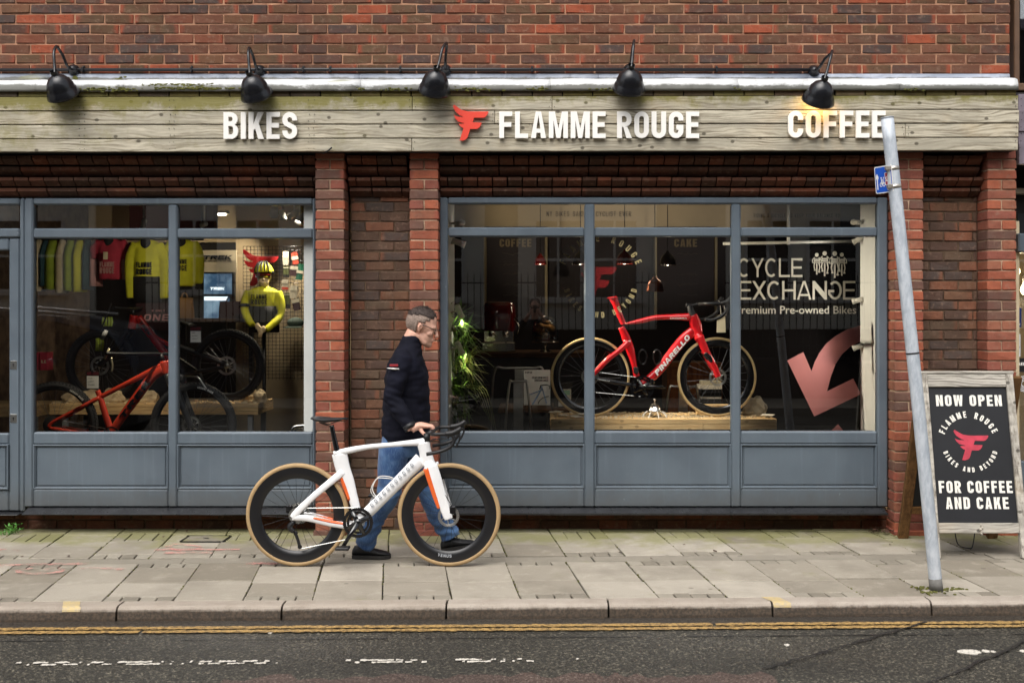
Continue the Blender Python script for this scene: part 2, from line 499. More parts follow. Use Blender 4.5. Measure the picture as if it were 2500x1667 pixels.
class MB:
 """Collects shapes and links them as one mesh object."""
 def __init__(self):
  self.v, self.f, self.sm = [], [], []
 def add(self, vs, fs, smooth=False, M=None):
  n = len(self.v)
  self.v.extend([tuple(M @ Vector(p)) for p in vs] if M is not None else [tuple(p) for p in vs])
  self.f.extend([tuple(i + n for i in q) for q in fs])
  self.sm.extend([smooth] * len(fs))
  return self
 def box(self, x0, x1, y0, y1, z0, z1, c=0.0, M=None):
  if x1 < x0: x0, x1 = x1, x0
  if y1 < y0: y0, y1 = y1, y0
  if z1 < z0: z0, z1 = z1, z0
  c = min(c, (x1 - x0) * 0.45, (y1 - y0) * 0.45, (z1 - z0) * 0.45)
  if c <= 0:
   vs = [(x, y, z) for x in (x0, x1) for y in (y0, y1) for z in (z0, z1)]
   fs = [(0, 1, 3, 2), (4, 6, 7, 5), (0, 4, 5, 1), (2, 3, 7, 6), (0, 2, 6, 4), (1, 5, 7, 3)]
   return self.add(vs, fs, False, M)
  vs, idx = [], {}
  for i in (0, 1):
   for j in (0, 1):
    for k in (0, 1):
     X, Y, Z = (x0, x1)[i], (y0, y1)[j], (z0, z1)[k]
     dx, dy, dz = (c, -c)[i], (c, -c)[j], (c, -c)[k]
     for a, p in (("x", (X, Y + dy, Z + dz)), ("y", (X + dx, Y, Z + dz)), ("z", (X + dx, Y + dy, Z))):
      idx[i, j, k, a] = len(vs)
      vs.append(p)
  g = lambda i, j, k, a: idx[i, j, k, a]
  fs = []
  for s in (0, 1):
   q = [g(s, 0, 0, "x"), g(s, 1, 0, "x"), g(s, 1, 1, "x"), g(s, 0, 1, "x")]
   fs.append(q if s else q[::-1])
   q = [g(0, s, 0, "y"), g(0, s, 1, "y"), g(1, s, 1, "y"), g(1, s, 0, "y")]
   fs.append(q if s else q[::-1])
   q = [g(0, 0, s, "z"), g(1, 0, s, "z"), g(1, 1, s, "z"), g(0, 1, s, "z")]
   fs.append(q if s else q[::-1])
  for a in (0, 1):
   for b in (0, 1):
    sgn = (a == b)
    q = [g(0, a, b, "y"), g(1, a, b, "y"), g(1, a, b, "z"), g(0, a, b, "z")]
    fs.append(q if sgn else q[::-1])
    q = [g(a, 0, b, "z"), g(a, 1, b, "z"), g(a, 1, b, "x"), g(a, 0, b, "x")]
    fs.append(q if sgn else q[::-1])
    q = [g(a, b, 0, "x"), g(a, b, 1, "x"), g(a, b, 1, "y"), g(a, b, 0, "y")]
    fs.append(q if sgn else q[::-1])
  for i in (0, 1):
   for j in (0, 1):
    for k in (0, 1):
     q = [g(i, j, k, "x"), g(i, j, k, "y"), g(i, j, k, "z")]
     fs.append(q if (i + j + k) % 2 else q[::-1])
  return self.add(vs, fs, False, M)
 def prism(self, loops, d0, d1, M=None, bev=0.0):
  """Extrude 2-D loops (outer first, then holes) from d0 to d1 along the third axis; M maps (a, b, d) to the world. Default: a -> x, b -> z, d -> y."""
  if M is None:
   M = Matrix(((1, 0, 0, 0), (0, 0, 1, 0), (0, 1, 0, 0), (0, 0, 0, 1)))
  L = []
  for k, lp in enumerate(loops):
   ar = sum(lp[i][0] * lp[(i + 1) % len(lp)][1] - lp[(i + 1) % len(lp)][0] * lp[i][1] for i in range(len(lp)))
   L.append(lp if (ar > 0) == (k == 0) else lp[::-1])
  flat = [p for lp in L for p in lp]
  tri = tessellate_polygon([[Vector((p[0], p[1], 0)) for p in lp] for lp in L])
  n = len(flat)
  vs = [(p[0], p[1], d0) for p in flat] + [(p[0], p[1], d1) for p in flat]
  fs = []
  flip = M.to_3x3().determinant() < 0
  lowfirst = d1 > d0
  for t in tri:
   a, b, c = t
   A, B, C = flat[a], flat[b], flat[c]
   ccw = (B[0] - A[0]) * (C[1] - A[1]) - (B[1] - A[1]) * (C[0] - A[0]) > 0
   t = (a, b, c) if ccw else (a, c, b)
   hi = t
   lo = t[::-1]
   if lowfirst:
    fs.append(lo); fs.append(tuple(i + n for i in hi))
   else:
    fs.append(hi); fs.append(tuple(i + n for i in lo))
  o = 0
  for lp in L:
   m = len(lp)
   for i in range(m):
    j = (i + 1) % m
    q = (o + i, o + j, o + j + n, o + i + n)
    fs.append(q if lowfirst else q[::-1])
   o += m
  if flip:
   fs = [q[::-1] for q in fs]
  return self.add(vs, fs, False, M)
 def tube(self, path, r, seg=10, r2=None, ref=(0, 1, 0), caps=True, smooth=True, closed=False, twist=0.0):
  """Sweep an ellipse along PATH: r is the radius square to REF, r2 along REF (default round)."""
  P = [Vector(p) for p in path]
  n = len(P)
  r = list(r) if isinstance(r, (list, tuple)) else [r] * n
  r2 = r if r2 is None else (list(r2) if isinstance(r2, (list, tuple)) else [r2] * n)
  ref = Vector(ref)
  vs, fs = [], []
  prevA = None
  for i, p in enumerate(P):
   if closed:
    t = P[(i + 1) % n] - P[i - 1]
   else:
    t = P[min(i + 1, n - 1)] - P[max(i - 1, 0)]
   if t.length < 1e-9:
    t = Vector((0, 0, 1))
   t.normalize()
   a = ref - t * ref.dot(t)
   if a.length < 0.08:
    a = prevA - t * prevA.dot(t) if prevA is not None else t.orthogonal()
   a.normalize()
   if prevA is not None and a.dot(prevA) < 0:
    a = -a
   prevA = a
   b = t.cross(a)
   for k in range(seg):
    th = 2 * PI * k / seg + twist
    vs.append(p + a * (math.cos(th) * r2[i]) + b * (math.sin(th) * r[i]))
  for i in range(n if closed else n - 1):
   for k in range(seg):
    i2 = (i + 1) % n
    k2 = (k + 1) % seg
    fs.append((i * seg + k, i * seg + k2, i2 * seg + k2, i2 * seg + k))
  self.add(vs, fs, smooth)
  if caps and not closed:
   self.add(vs[:seg], [tuple(range(seg))[::-1]])
   self.add(vs[-seg:], [tuple(range(seg))])
  return self
 def lathe(self, prof, c=(0, 0, 0), axis=(0, 0, 1), seg=24, smooth=True, a0=0.0, a1=2 * PI, closed_prof=False):
  """Revolve (radius, height) pairs about AXIS through C."""
  ax = Vector(axis).normalized()
  e1 = ax.orthogonal().normalized()
  if abs(ax.y) > 0.9:
   e1 = Vector((1, 0, 0))
  e2 = ax.cross(e1)
  full = abs(a1 - a0 - 2 * PI) < 1e-6
  m = seg if full else seg + 1
  vs, fs = [], []
  C = Vector(c)
  for (r, h) in prof:
   for k in range(m):
    th = a0 + (a1 - a0) * k / seg
    vs.append(C + ax * h + (e1 * math.cos(th) + e2 * math.sin(th)) * max(r, 1e-5))
  np_ = len(prof)
  for i in range(np_ if closed_prof else np_ - 1):
   i2 = (i + 1) % np_
   for k in range(seg):
    k2 = (k + 1) % m if full else k + 1
    fs.append((i * m + k, i * m + k2, i2 * m + k2, i2 * m + k))
  return self.add(vs, fs, smooth)
 def ball(self, c, r, seg=14, rings=9, M=None):
  rx, ry, rz = (r, r, r) if not isinstance(r, (tuple, list)) else r
  vs, fs = [], []
  for i in range(rings + 1):
   ph = PI * i / rings
   for k in range(seg):
    th = 2 * PI * k / seg
    p = Vector((rx * math.sin(ph) * math.cos(th), ry * math.sin(ph) * math.sin(th), rz * math.cos(ph)))
    if M is not None:
     p = M @ p
    vs.append(Vector(c) + p)
  for i in range(rings):
   for k in range(seg):
    k2 = (k + 1) % seg
    fs.append((i * seg + k, (i + 1) * seg + k, (i + 1) * seg + k2, i * seg + k2))
  return self.add(vs, fs, True)
 def loft(self, rings, caps=True, smooth=True):
  n = len(rings[0])
  vs = [p for rg in rings for p in rg]
  fs = []
  for i in range(len(rings) - 1):
   for k in range(n):
    k2 = (k + 1) % n
    fs.append((i * n + k, i * n + k2, (i + 1) * n + k2, (i + 1) * n + k))
  if caps:
   fs.append(tuple(range(n))[::-1])
   fs.append(tuple((len(rings) - 1) * n + k for k in range(n)))
  return self.add(vs, fs, smooth)
 def mesh(self, name, mat, recalc=True):
  me = bpy.data.meshes.new(name)
  me.from_pydata(self.v, [], self.f)
  me.polygons.foreach_set("use_smooth", self.sm)
  if mat is not None:
   me.materials.append(mat)
  if recalc:
   b = bmesh.new()
   b.from_mesh(me)
   bmesh.ops.remove_doubles(b, verts=b.verts, dist=2e-6)
   bmesh.ops.recalc_face_normals(b, faces=b.faces)
   b.to_mesh(me)
   b.free()
  me.update()
  return me
 def build(self, name, mat, parent=None, recalc=True):
  o = bpy.data.objects.new(name, self.mesh(name, mat, recalc))
  COL.objects.link(o)
  return adopt(o, parent)
def remeshed(mb, voxel, smooth=6, factor=0.5):
 """One continuous surface from overlapping closed shapes."""
 me = mb.mesh("tmp", None, recalc=True)
 o = bpy.data.objects.new("tmp", me)
 COL.objects.link(o)
 m = o.modifiers.new("r", 'REMESH')
 m.mode = 'VOXEL'
 m.voxel_size = voxel
 if smooth:
  s = o.modifiers.new("s", 'SMOOTH')
  s.factor = factor
  s.iterations = smooth
 dg = bpy.context.evaluated_depsgraph_get()
 dg.update()
 out = bpy.data.meshes.new_from_object(o.evaluated_get(dg))
 bpy.data.objects.remove(o)
 out.polygons.foreach_set("use_smooth", [True] * len(out.polygons))
 return out
def from_mesh(me, name, mat, parent=None):
 me.name = name
 me.materials.clear()
 me.materials.append(mat)
 o = bpy.data.objects.new(name, me)
 COL.objects.link(o)
 return adopt(o, parent)
def displace(me, fn):
 me.update()
 ns = [Vector(v.normal) for v in me.vertices]
 for v, n in zip(me.vertices, ns):
  v.co = v.co + n * fn(v.co, n)
 me.update()
def spline(pts, n=6):
 """Catmull-Rom through 2-D or 3-D points."""
 P = [Vector(p) for p in pts]
 out = []
 for i in range(len(P) - 1):
  p0, p1, p2, p3 = P[max(i - 1, 0)], P[i], P[i + 1], P[min(i + 2, len(P) - 1)]
  for k in range(n):
   t = k / n
   out.append(0.5 * ((2 * p1) + (p2 - p0) * t + (2 * p0 - 5 * p1 + 4 * p2 - p3) * t * t + (3 * p1 - p0 - 3 * p2 + p3) * t ** 3))
 out.append(P[-1])
 return out
def lerps(vals, n=6):
 out = []
 for i in range(len(vals) - 1):
  out += [vals[i] + (vals[i + 1] - vals[i]) * k / n for k in range(n)]
 return out + [vals[-1]]
# ------------------------------------------------------------------ lettering
def arc(cx, cy, r, a0, a1, n=7):
 return [(cx + r * math.cos(R(a0 + (a1 - a0) * i / n)), cy + r * math.sin(R(a0 + (a1 - a0) * i / n))) for i in range(n + 1)]
def rr(x0, y0, x1, y1, r, n=6):
 r = max(0.0, min(r, (x1 - x0) / 2 - 1e-4, (y1 - y0) / 2 - 1e-4))
 return arc(x1 - r, y0 + r, r, -90, 0, n) + arc(x1 - r, y1 - r, r, 0, 90, n) + arc(x0 + r, y1 - r, r, 90, 180, n) + arc(x0 + r, y0 + r, r, 180, 270, n)
def stroke(path, t):
 """Outline of an open path of width t with square ends and mitred corners."""
 P = [Vector((p[0], p[1])) for p in path]
 Q = [P[0]]
 for p in P[1:]:
  if (p - Q[-1]).length > 1e-5:
   Q.append(p)
 P = Q
 L, Rt = [], []
 for i, p in enumerate(P):
  d1 = (P[i] - P[i - 1]).normalized() if i > 0 else None
  d2 = (P[i + 1] - P[i]).normalized() if i < len(P) - 1 else None
  if d1 is None: d1 = d2
  if d2 is None: d2 = d1
  n1, n2 = Vector((-d1.y, d1.x)), Vector((-d2.y, d2.x))
  m = n1 + n2
  if m.length < 1e-6:
   m = n1
  m.normalize()
  k = (t / 2) / max(0.35, m.dot(n1))
  L.append(tuple(p + m * k))
  Rt.append(tuple(p - m * k))
 return L + Rt[::-1]
def glyph(c, W, H, t, r):
 """Contours of a capital in a plain gothic: [outer, hole, ...] lists. W, H width and height, t stroke, r corner radius (on the centre line)."""
 h = t / 2
 r = min(r, W / 2 - h - H * 1e-3, H / 2 - h)
 th = t * 0.92
 if c == 'I':
  return t, [[[(0, 0), (t, 0), (t, H), (0, H)]]]
 if c == 'L':
  return W * .9, [[[(0, 0), (W * .9, 0), (W * .9, th), (t, th), (t, H), (0, H)]]]
 if c in 'EF':
  w = W * .9
  m0, m1 = H * .5 - th * .45, H * .5 + th * .55
  o = [(0, 0)] + ([(w, 0), (w, th), (t, th)] if c == 'E' else [(t, 0)]) + [(t, m0), (w * .93, m0), (w * .93, m1), (t, m1), (t, H - th), (w, H - th), (w, H), (0, H)]
  return w, [[o]]
 if c == 'T':
  return W, [[[(W / 2 - h, 0), (W / 2 + h, 0), (W / 2 + h, H - th), (W, H - th), (W, H), (0, H), (0, H - th), (W / 2 - h, H - th)]]]
 if c == 'H':
  m0, m1 = H * .5 - th / 2, H * .5 + th / 2
  return W, [[[(0, 0), (t, 0), (t, m0), (W - t, m0), (W - t, 0), (W, 0), (W, H), (W - t, H), (W - t, m1), (t, m1), (t, H), (0, H)]]]
 if c in 'O0':
  return W, [[rr(0, 0, W, H, r + h), rr(t, th, W - t, H - th, max(r - h, H * .01))]]
 if c == 'Q':
  return W, [[rr(0, 0, W, H, r + h), rr(t, th, W - t, H - th, max(r - h, H * .01))], [[(W * .5, t * 1.2), (W * .95, -t * .6), (W * 1.08, t * .2), (W * .66, t * 1.9)]]]
 if c in 'CG' and r > H * .3:
  e = lambda a: (W / 2 + (W / 2 - h) * math.cos(R(a)), H / 2 + (H / 2 - h) * math.sin(R(a)))
  p = [e(a) for a in range(46, 316, 9)]
  if c == 'G':
   p += [e(322), (W - h, H * .30), (W - h, H * .46), (W * .56, H * .46)]
  return W, [[stroke(p, t)]]
 if c in 'CG':
  p = [(W - h, H * .66)] + arc(W - h - r, H - h - r, r, 0, 90) + arc(h + r, H - h - r, r, 90, 180) + arc(h + r, h + r, r, 180, 270) + arc(W - h - r, h + r, r, 270, 360)
  p += [(W - h, H * .34)] if c == 'C' else [(W - h, H * .5 - h), (W * .52, H * .5 - h)]
  return W, [[stroke(p, t)]]
 if c == 'U':
  p = [(h, H)] + arc(h + r, h + r, r, 180, 270) + arc(W - h - r, h + r, r, 270, 360) + [(W - h, H)]
  return W, [[stroke(p, t)]]
 if c == 'J':
  p = [(W - h, H)] + arc(W - h - r, h + r, r, 0, -90) + arc(h + r, h + r, r, 270, 180) + [(h, H * .33)]
  return W, [[stroke(p, t)]]
 if c == 'S':
  q = min(r, (H - t) / 4 - H * 1e-3)
  my = H * .51
  p = [(W - h, H * .69)] + arc(W - h - q, H - h - q, q, 0, 90) + arc(h + q, H - h - q, q, 90, 180)
  p += arc(h + q, max(my, H * .70), q, 180, 222, 4) + arc(W - h - q, min(my, H * .31), q, 42, 0, 4)
  p += arc(W - h - q, h + q, q, 0, -90) + arc(h + q, h + q, q, 270, 180) + [(h, H * .31)]
  return W, [[stroke(p, t)]]
 if c == 'D':
  o = [(0, 0)] + arc(W - h - r, h + r, r + h, -90, 0) + arc(W - h - r, H - h - r, r + h, 0, 90) + [(0, H)]
  i = max(r - h, H * .01)
  return W, [[o, [(t, th)] + arc(W - t - i, th + i, i, -90, 0) + arc(W - t - i, H - th - i, i, 0, 90) + [(t, H - th)]]]
 if c in 'PRB':
  m = H * (.44 if c != 'B' else .5)
  q = min(r + h, (H - m) / 2 + h * .8)
  i = max(q - t, H * .01)
  top = arc(W - q, m - h * .2 + q, q, -90, 0) + arc(W - q, H - q, q, 0, 90) + [(0, H)]
  y0 = m - h * .2 + th
  hole = [(t, y0)] + arc(W - t - i, y0 + i, i, -90, 0) + arc(W - t - i, H - th - i, i, 0, 90) + [(t, H - th)]
  if c == 'P':
   return W, [[[(0, 0), (t, 0), (t, m - h * .2)] + top, hole]]
  if c == 'R':
   lx = W * 1.02
   return W, [[[(0, 0), (t, 0), (t, m - h * .2), (W * .5 - h * .45, m - h * .2), (lx - t * 1.12, 0), (lx, 0), (W * .5 + h * 1.2, m - h * .2)] + top, hole]]
  qb = min(r + h, m / 2 + h)
  ib = max(qb - t, H * .01)
  o = [(0, 0)] + arc(W - qb, qb, qb, -90, 0) + arc(W - qb, m + h * .2 - qb + th * .35, qb, 0, 60, 5)
  o += arc(W * .97 - q, m - h * .2 + q, q, -50, 0, 5) + arc(W * .97 - q, H - q, q, 0, 90) + [(0, H)]
  y1 = m - h * .2
  hole2 = [(t, th)] + arc(W - t - ib, th + ib, ib, -90, 0) + arc(W - t - ib, y1 - ib, ib, 0, 90) + [(t, y1)]
  hole = [(t, y0)] + arc(W * .97 - t - i, y0 + i, i, -90, 0) + arc(W * .97 - t - i, H - th - i, i, 0, 90) + [(t, H - th)]
  return W, [[o, hole, hole2]]
 if c == 'A':
  w = W * 1.05
  a = t * .56
  c0, c1 = H * .2, H * .2 + th * .9
  ix = lambda y: w / 2 - (w / 2 - t * 1.06) * (1 - y / (H * .93))
  lo = (w * .5) * (c0 / (H * .93)) * .86
  o = [(0, 0), (t * 1.04, 0), (t * 1.04 + lo * .42, c0), (w - t * 1.04 - lo * .42, c0), (w - t * 1.04, 0), (w, 0), (w / 2 + a, H), (w / 2 - a, H)]
  lo1 = (w / 2 - t * 1.04) * (c1 / (H * .9)) * .62
  return w, [[o, [(t * 1.04 + lo1 * .9, c1), (w - t * 1.04 - lo1 * .9, c1), (w / 2, H * .86)]]]
 if c == 'M':
  w = W * 1.32
  return w, [[[(0, 0), (t * .95, 0), (t * .95, H * .68), (w / 2 - t * .42, 0), (w / 2 + t * .42, 0), (w - t * .95, H * .68), (w - t * .95, 0), (w, 0), (w, H), (w - t * 1.25, H), (w / 2, H * .36), (t * 1.25, H), (0, H)]]]
 if c == 'N':
  return W * 1.05, [[[(0, 0), (t, 0), (t, H * .62), (W * 1.05 - t, 0), (W * 1.05, 0), (W * 1.05, H), (W * 1.05 - t, H), (W * 1.05 - t, H * .38), (t, H), (0, H)]]]
 if c == 'K':
  return W * 1.04, [[[(0, 0), (t, 0), (t, H * .3), (t * 1.35, H * .4), (W * 1.04 - t * 1.12, 0), (W * 1.04, 0), (t * 2.05, H * .585), (W * 1.0, H), (W * 1.0 - t * 1.1, H), (t, H * .53), (t, H), (0, H)]]]
 if c == 'V':
  return W, [[[(0, H), (W / 2 - h, 0), (W / 2 + h, 0), (W, H), (W - t, H), (W / 2, H * .24), (t, H)]]]
 if c == 'W':
  w = W * 1.4
  return w, [[[(0, H), (w * .27 - h, 0), (w * .27 + h * .8, 0), (w / 2, H * .62), (w * .73 - h * .8, 0), (w * .73 + h, 0), (w, H), (w - t, H), (w * .73, H * .3), (w / 2 + h * .8, H), (w / 2 - h * .8, H), (w * .27, H * .3), (t, H)]]]
 if c == 'Y':
  return W, [[[(W / 2 - h, 0), (W / 2 + h, 0), (W / 2 + h, H * .42), (W, H), (W - t * 1.05, H), (W / 2, H * .56), (t * 1.05, H), (0, H), (W / 2 - h, H * .42)]]]
 if c == 'X':
  return W, [[[(0, 0), (t * 1.1, 0), (W / 2, H * .36), (W - t * 1.1, 0), (W, 0), (W / 2 + h * 1.15, H / 2), (W, H), (W - t * 1.1, H), (W / 2, H * .64), (t * 1.1, H), (0, H), (W / 2 - h * 1.15, H / 2)]]]
 if c == '-':
  return W * .5, [[[(0, H * .45), (W * .5, H * .45), (W * .5, H * .45 + t), (0, H * .45 + t)]]]
 if c == '.':
  return t, [[[(0, 0), (t, 0), (t, t), (0, t)]]]
 if c == '1':
  return t * 1.5, [[[(t * .5, 0), (t * 1.5, 0), (t * 1.5, H), (t * .7, H), (0, H * .8), (0, H * .7), (t * .5, H * .78)]]]
 return W * .45, []
def lay_text(s, H, wf=0.42, tf=0.14, rf=0.2, gap=0.1, space=0.3, width=None):
 """Letters of S from x = 0: [(char, x, glyph width, shapes)], total width. Factors of the height H; WIDTH squeezes the line to fit."""
 x, out = 0.0, []
 for ch in s:
  if ch == ' ':
   x += H * space
   continue
  w, shp = glyph(ch, H * wf, H, H * tf, H * rf)
  out.append([ch, x, w, shp])
  x += w + H * gap
 total = x - H * gap
 if width:
  k = width / total
  for e in out:
   e[1] *= k
   e[2] *= k
   e[3] = [[[(p[0] * k, p[1]) for p in lp] for lp in sh] for sh in e[3]]
  total = width
 return out, total
def text_mb(mb, s, origin, right, up, H, depth, width=None, shear=0.0, center=False, **kw):
 """Add the line S to MB as raised letters; the letters face right x up."""
 r, u = Vector(right).normalized(), Vector(up).normalized()
 nrm = r.cross(u)
 lay, tot = lay_text(s, H, width=width, **kw)
 o = Vector(origin) - (r * tot / 2 if center else Vector((0, 0, 0)))
 M = Matrix.Translation(o) @ Matrix((r, u, nrm)).transposed().to_4x4()
 for ch, x, w, shp in lay:
  for sh in shp:
   mb.prism([[(p[0] + x + p[1] * shear, p[1]) for p in lp] for lp in sh], 0.0, depth, M)
 return tot
def letter_parts(name, mat, parent, s, origin, right, up, H, depth, width=None, shear=0.0, **kw):
 """The line S with every letter an object of its own."""
 r, u = Vector(right).normalized(), Vector(up).normalized()
 M = Matrix.Translation(Vector(origin)) @ Matrix((r, u, r.cross(u))).transposed().to_4x4()
 for ch, x, w, shp in lay_text(s, H, width=width, **kw)[0]:
  mb = MB()
  for sh in shp:
   mb.prism([[(p[0] + x + p[1] * shear, p[1]) for p in lp] for lp in sh], 0.0, depth, M)
  mb.build(name, mat, parent)
def text_arc_mb(mb, s, c, rad, a_mid, H, depth, right, up, flip=False, parts=None, **kw):
 """Letters on a circle; a_mid in degrees is where the middle of the line sits; flip for a line read along the bottom."""
 r, u = Vector(right).normalized(), Vector(up).normalized()
 nrm = r.cross(u)
 lay, tot = lay_text(s, H, **kw)
 base = rad + H if flip else rad
 for ch, x, w, shp in lay:
  off = (x + w / 2 - tot / 2) / (rad + H / 2)
  a = R(a_mid) + (off if flip else -off)
  rd = Vector((math.cos(a), math.sin(a)))
  e_up = -rd if flip else rd
  e_rt = Vector((e_up.y, -e_up.x))
  p0 = rd * base
  O = Vector(c) + r * p0.x + u * p0.y
  er, eu = r * e_rt.x + u * e_rt.y, r * e_up.x + u * e_up.y
  M = Matrix.Translation(O) @ Matrix((er, eu, nrm)).transposed().to_4x4()
  if parts:
   mb = MB()
  for sh in shp:
   mb.prism([[(p[0] - w / 2, p[1]) for p in lp] for lp in sh], 0.0, depth, M)
  if parts:
   mb.build(*parts)
def font_mesh(s, size, depth=0.001, bold=0.0, sx=1.0, space=1.0):
 """Blender's built-in face, flat on XY with its left end at the origin."""
 cu = bpy.data.curves.new("t", 'FONT')
 cu.body = s
 cu.size = size
 cu.extrude = depth / 2
 cu.offset = bold
 cu.space_character = space
 cu.resolution_u = 3
 o = bpy.data.objects.new("t", cu)
 COL.objects.link(o)
 dg = bpy.context.evaluated_depsgraph_get()
 dg.update()
 me = bpy.data.meshes.new_from_object(o.evaluated_get(dg))
 bpy.data.objects.remove(o)
 if sx != 1.0:
  for v in me.vertices:
   v.co.x *= sx
 return me
def font_obj(s, name, mat, parent, origin, right, up, height=None, width=None, bold=0.0, depth=0.001, mirror=(), space=1.0):
 """A line in the built-in face, scaled to the cap HEIGHT and WIDTH given."""
 me = font_mesh(s, 1.0, 0.0, bold, space=space)
 xs = [v.co.x for v in me.vertices]
 ys = [v.co.y for v in me.vertices]
 base = 0.0
 x0, x1, y1 = min(xs), max(xs), max(ys)
 k = height / y1
 kx = (width / (x1 - x0)) if width else k
 r, u = Vector(right).normalized(), Vector(up).normalized()
 n = r.cross(u)
 O = Vector(origin)
 for v in me.vertices:
  v.co = O + r * ((v.co.x - x0) * kx) + u * (v.co.y * k) + n * depth
 return from_mesh(me, name, mat, parent)
# winged F emblem in units of its own height (y up)
EMBLEM = [(0.038, 1.000), (0.092, 0.962), (0.183, 0.893), (0.260, 0.847), (0.397, 0.817), (0.580, 0.809), (0.992, 0.813), (0.985, 0.763), (0.954, 0.710), (0.901, 0.656), (0.855, 0.637), (0.588, 0.637), (0.550, 0.508), (0.802, 0.496), (0.786, 0.435), (0.740, 0.366), (0.679, 0.328), (0.641, 0.321), (0.481, 0.321), (0.427, 0.137), (0.397, 0.069), (0.344, 0.023), (0.267, 0.000), (0.191, 0.008), (0.221, 0.099), (0.298, 0.344), (0.244, 0.366), (0.191, 0.420), (0.160, 0.462), (0.305, 0.469), (0.321, 0.485), (0.244, 0.500), (0.145, 0.534), (0.069, 0.618), (0.023, 0.718), (0.076, 0.687), (0.160, 0.660), (0.275, 0.660), (0.290, 0.676), (0.214, 0.695), (0.137, 0.748), (0.069, 0.817), (0.023, 0.901), (0.004, 0.962)]
def emblem_mb(mb, origin, right, up, height, depth, aspect=1.0):
 r, u = Vector(right).normalized(), Vector(up).normalized()
 M = Matrix.Translation(Vector(origin)) @ Matrix((r, u, r.cross(u))).transposed().to_4x4()
 mb.prism([[(p[0] * height * aspect, p[1] * height) for p in EMBLEM]], 0.0, depth, M)
# ================================================================== THE STREET
KA = 0.0225                                   # the kerb runs 1.3 degrees off the shopfront
def kerb_y(a):
 return -1.74 + KA * a
def PV(a, b, z=0.0):
 """Pavement coordinates: a along the kerb, b back from the rear edge of the kerb (joints run skew to it)."""
 return Vector((a - 0.133 * b, kerb_y(a) + b, z))
ZR = -0.085                                   # level of the road
g = MB().box(-260, 260, -260, 320, -0.30, -0.25)
tag(g.build("ground", M_JOINT), kind="structure")
def strip_mb(a0, a1, b0, b1, z, n=1):
 mb = MB()
 vs, fs = [], []
 for i in range(n + 1):
  a = a0 + (a1 - a0) * i / n
  for b in (b0, b1):
   vs.append((a, kerb_y(a) + b, z))
 for i in range(n):
  fs.append((2 * i, 2 * i + 2, 2 * i + 3, 2 * i + 1))
 return mb.add(vs, fs)
tag(strip_mb(-90, 90, -7.5, -0.11, ZR).build("road", M_ASPHALT), kind="structure")
def ragged(a0, a1, b0, b1, z, step, jit, gaps=None, skew=None):
 """A painted strip with uneven edges; GAPS(a) true leaves a piece out."""
 mb = MB()
 n = max(2, int((a1 - a0) / step))
 row = []
 for i in range(n + 1):
  a = a0 + (a1 - a0) * i / n
  s = skew(a) if skew else 0.0
  e0, e1 = b0 + rng.uniform(-jit, jit) + s, b1 + rng.uniform(-jit, jit) + s
  row.append(((a, kerb_y(a) + e0, z), (a, kerb_y(a) + e1, z)))
 for i in range(n):
  a = a0 + (a1 - a0) * (i + .5) / n
  if gaps and gaps(a):
   continue
  p, q = row[i], row[i + 1]
  mb.add([p[0], q[0], q[1], p[1]], [(0, 1, 2, 3)])
 return mb
gut = tag(ragged(-7, 7, -0.235, -0.118, ZR + 0.004, 0.09, 0.012).build("gutter", M_GUTTER), kind="structure")
for b0 in (-0.286, -0.354):
 tag(ragged(-9, 9, b0, b0 + 0.046, ZR + 0.008, 0.018, 0.007, lambda a: noise.noise(Vector((a * 9, b0 * 40, 3))) > 0.62).build("yellow_line", M_YELLOW), kind="structure")
tag(ragged(-8, 8, -0.47, -0.462, ZR + 0.004, 0.05, 0.004, lambda a: noise.noise(Vector((a * 2.2, 1, 7))) > 0.3).build("tar_seam", M_BITUMEN), kind="structure")
def dash_gap(a):
 if a > 0.26:
  return True
 return noise.noise(Vector((a * 3.1, 2.7, 0))) + 1.0 * noise.noise(Vector((a * 17, 9, 0))) + .25 * noise.noise(Vector((a * 45, 4, 0))) > -0.10
for k, (lo, hi) in enumerate(((-0.862, -0.842), (-0.842, -0.822))):
 tag(ragged(-6, 0.3, lo, hi, ZR + 0.004 + 0.004 * k, 0.012, 0.007, lambda a: dash_gap(a + 0.05 * k)).build("white_line", M_WHITELINE), kind="structure")
for (u, v, w, h) in ((2368, 1592, 26, 6), (2406, 1590, 9, 3), (2425, 1591, 6, 2), (2498, 1590, 8, 3), (1921, 1575, 6, 2.5), (660, 1545, 5, 2)):
 dd = F * (CAMZ - ZR) / (v - CY)
 x0, y0 = (u - CX) * dd / F, dd + CAMY
 pts = []
 for i in range(16):
  t = 2 * PI * i / 16
  q = rng.uniform(.75, 1.2)
  pts.append((x0 + math.cos(t) * w * q * dd / F, y0 + math.sin(t) * h * q * dd * dd / F / (CAMZ - ZR)))
 tag(MB().prism([pts], ZR + 0.001, ZR + 0.005, Matrix()).build("white_line", M_WHITELINE), kind="structure")
tag(ragged(-1.5, 1.15, -2.9, -1.06, ZR + 0.004, 0.05, 0.05).build("road_patch", M_ASPHALT_RED), kind="structure")
def road_pt(u, v):
 dd = F * (CAMZ - ZR) / (v - CY)
 return Vector(((u - CX) * dd / F, dd + CAMY, ZR))
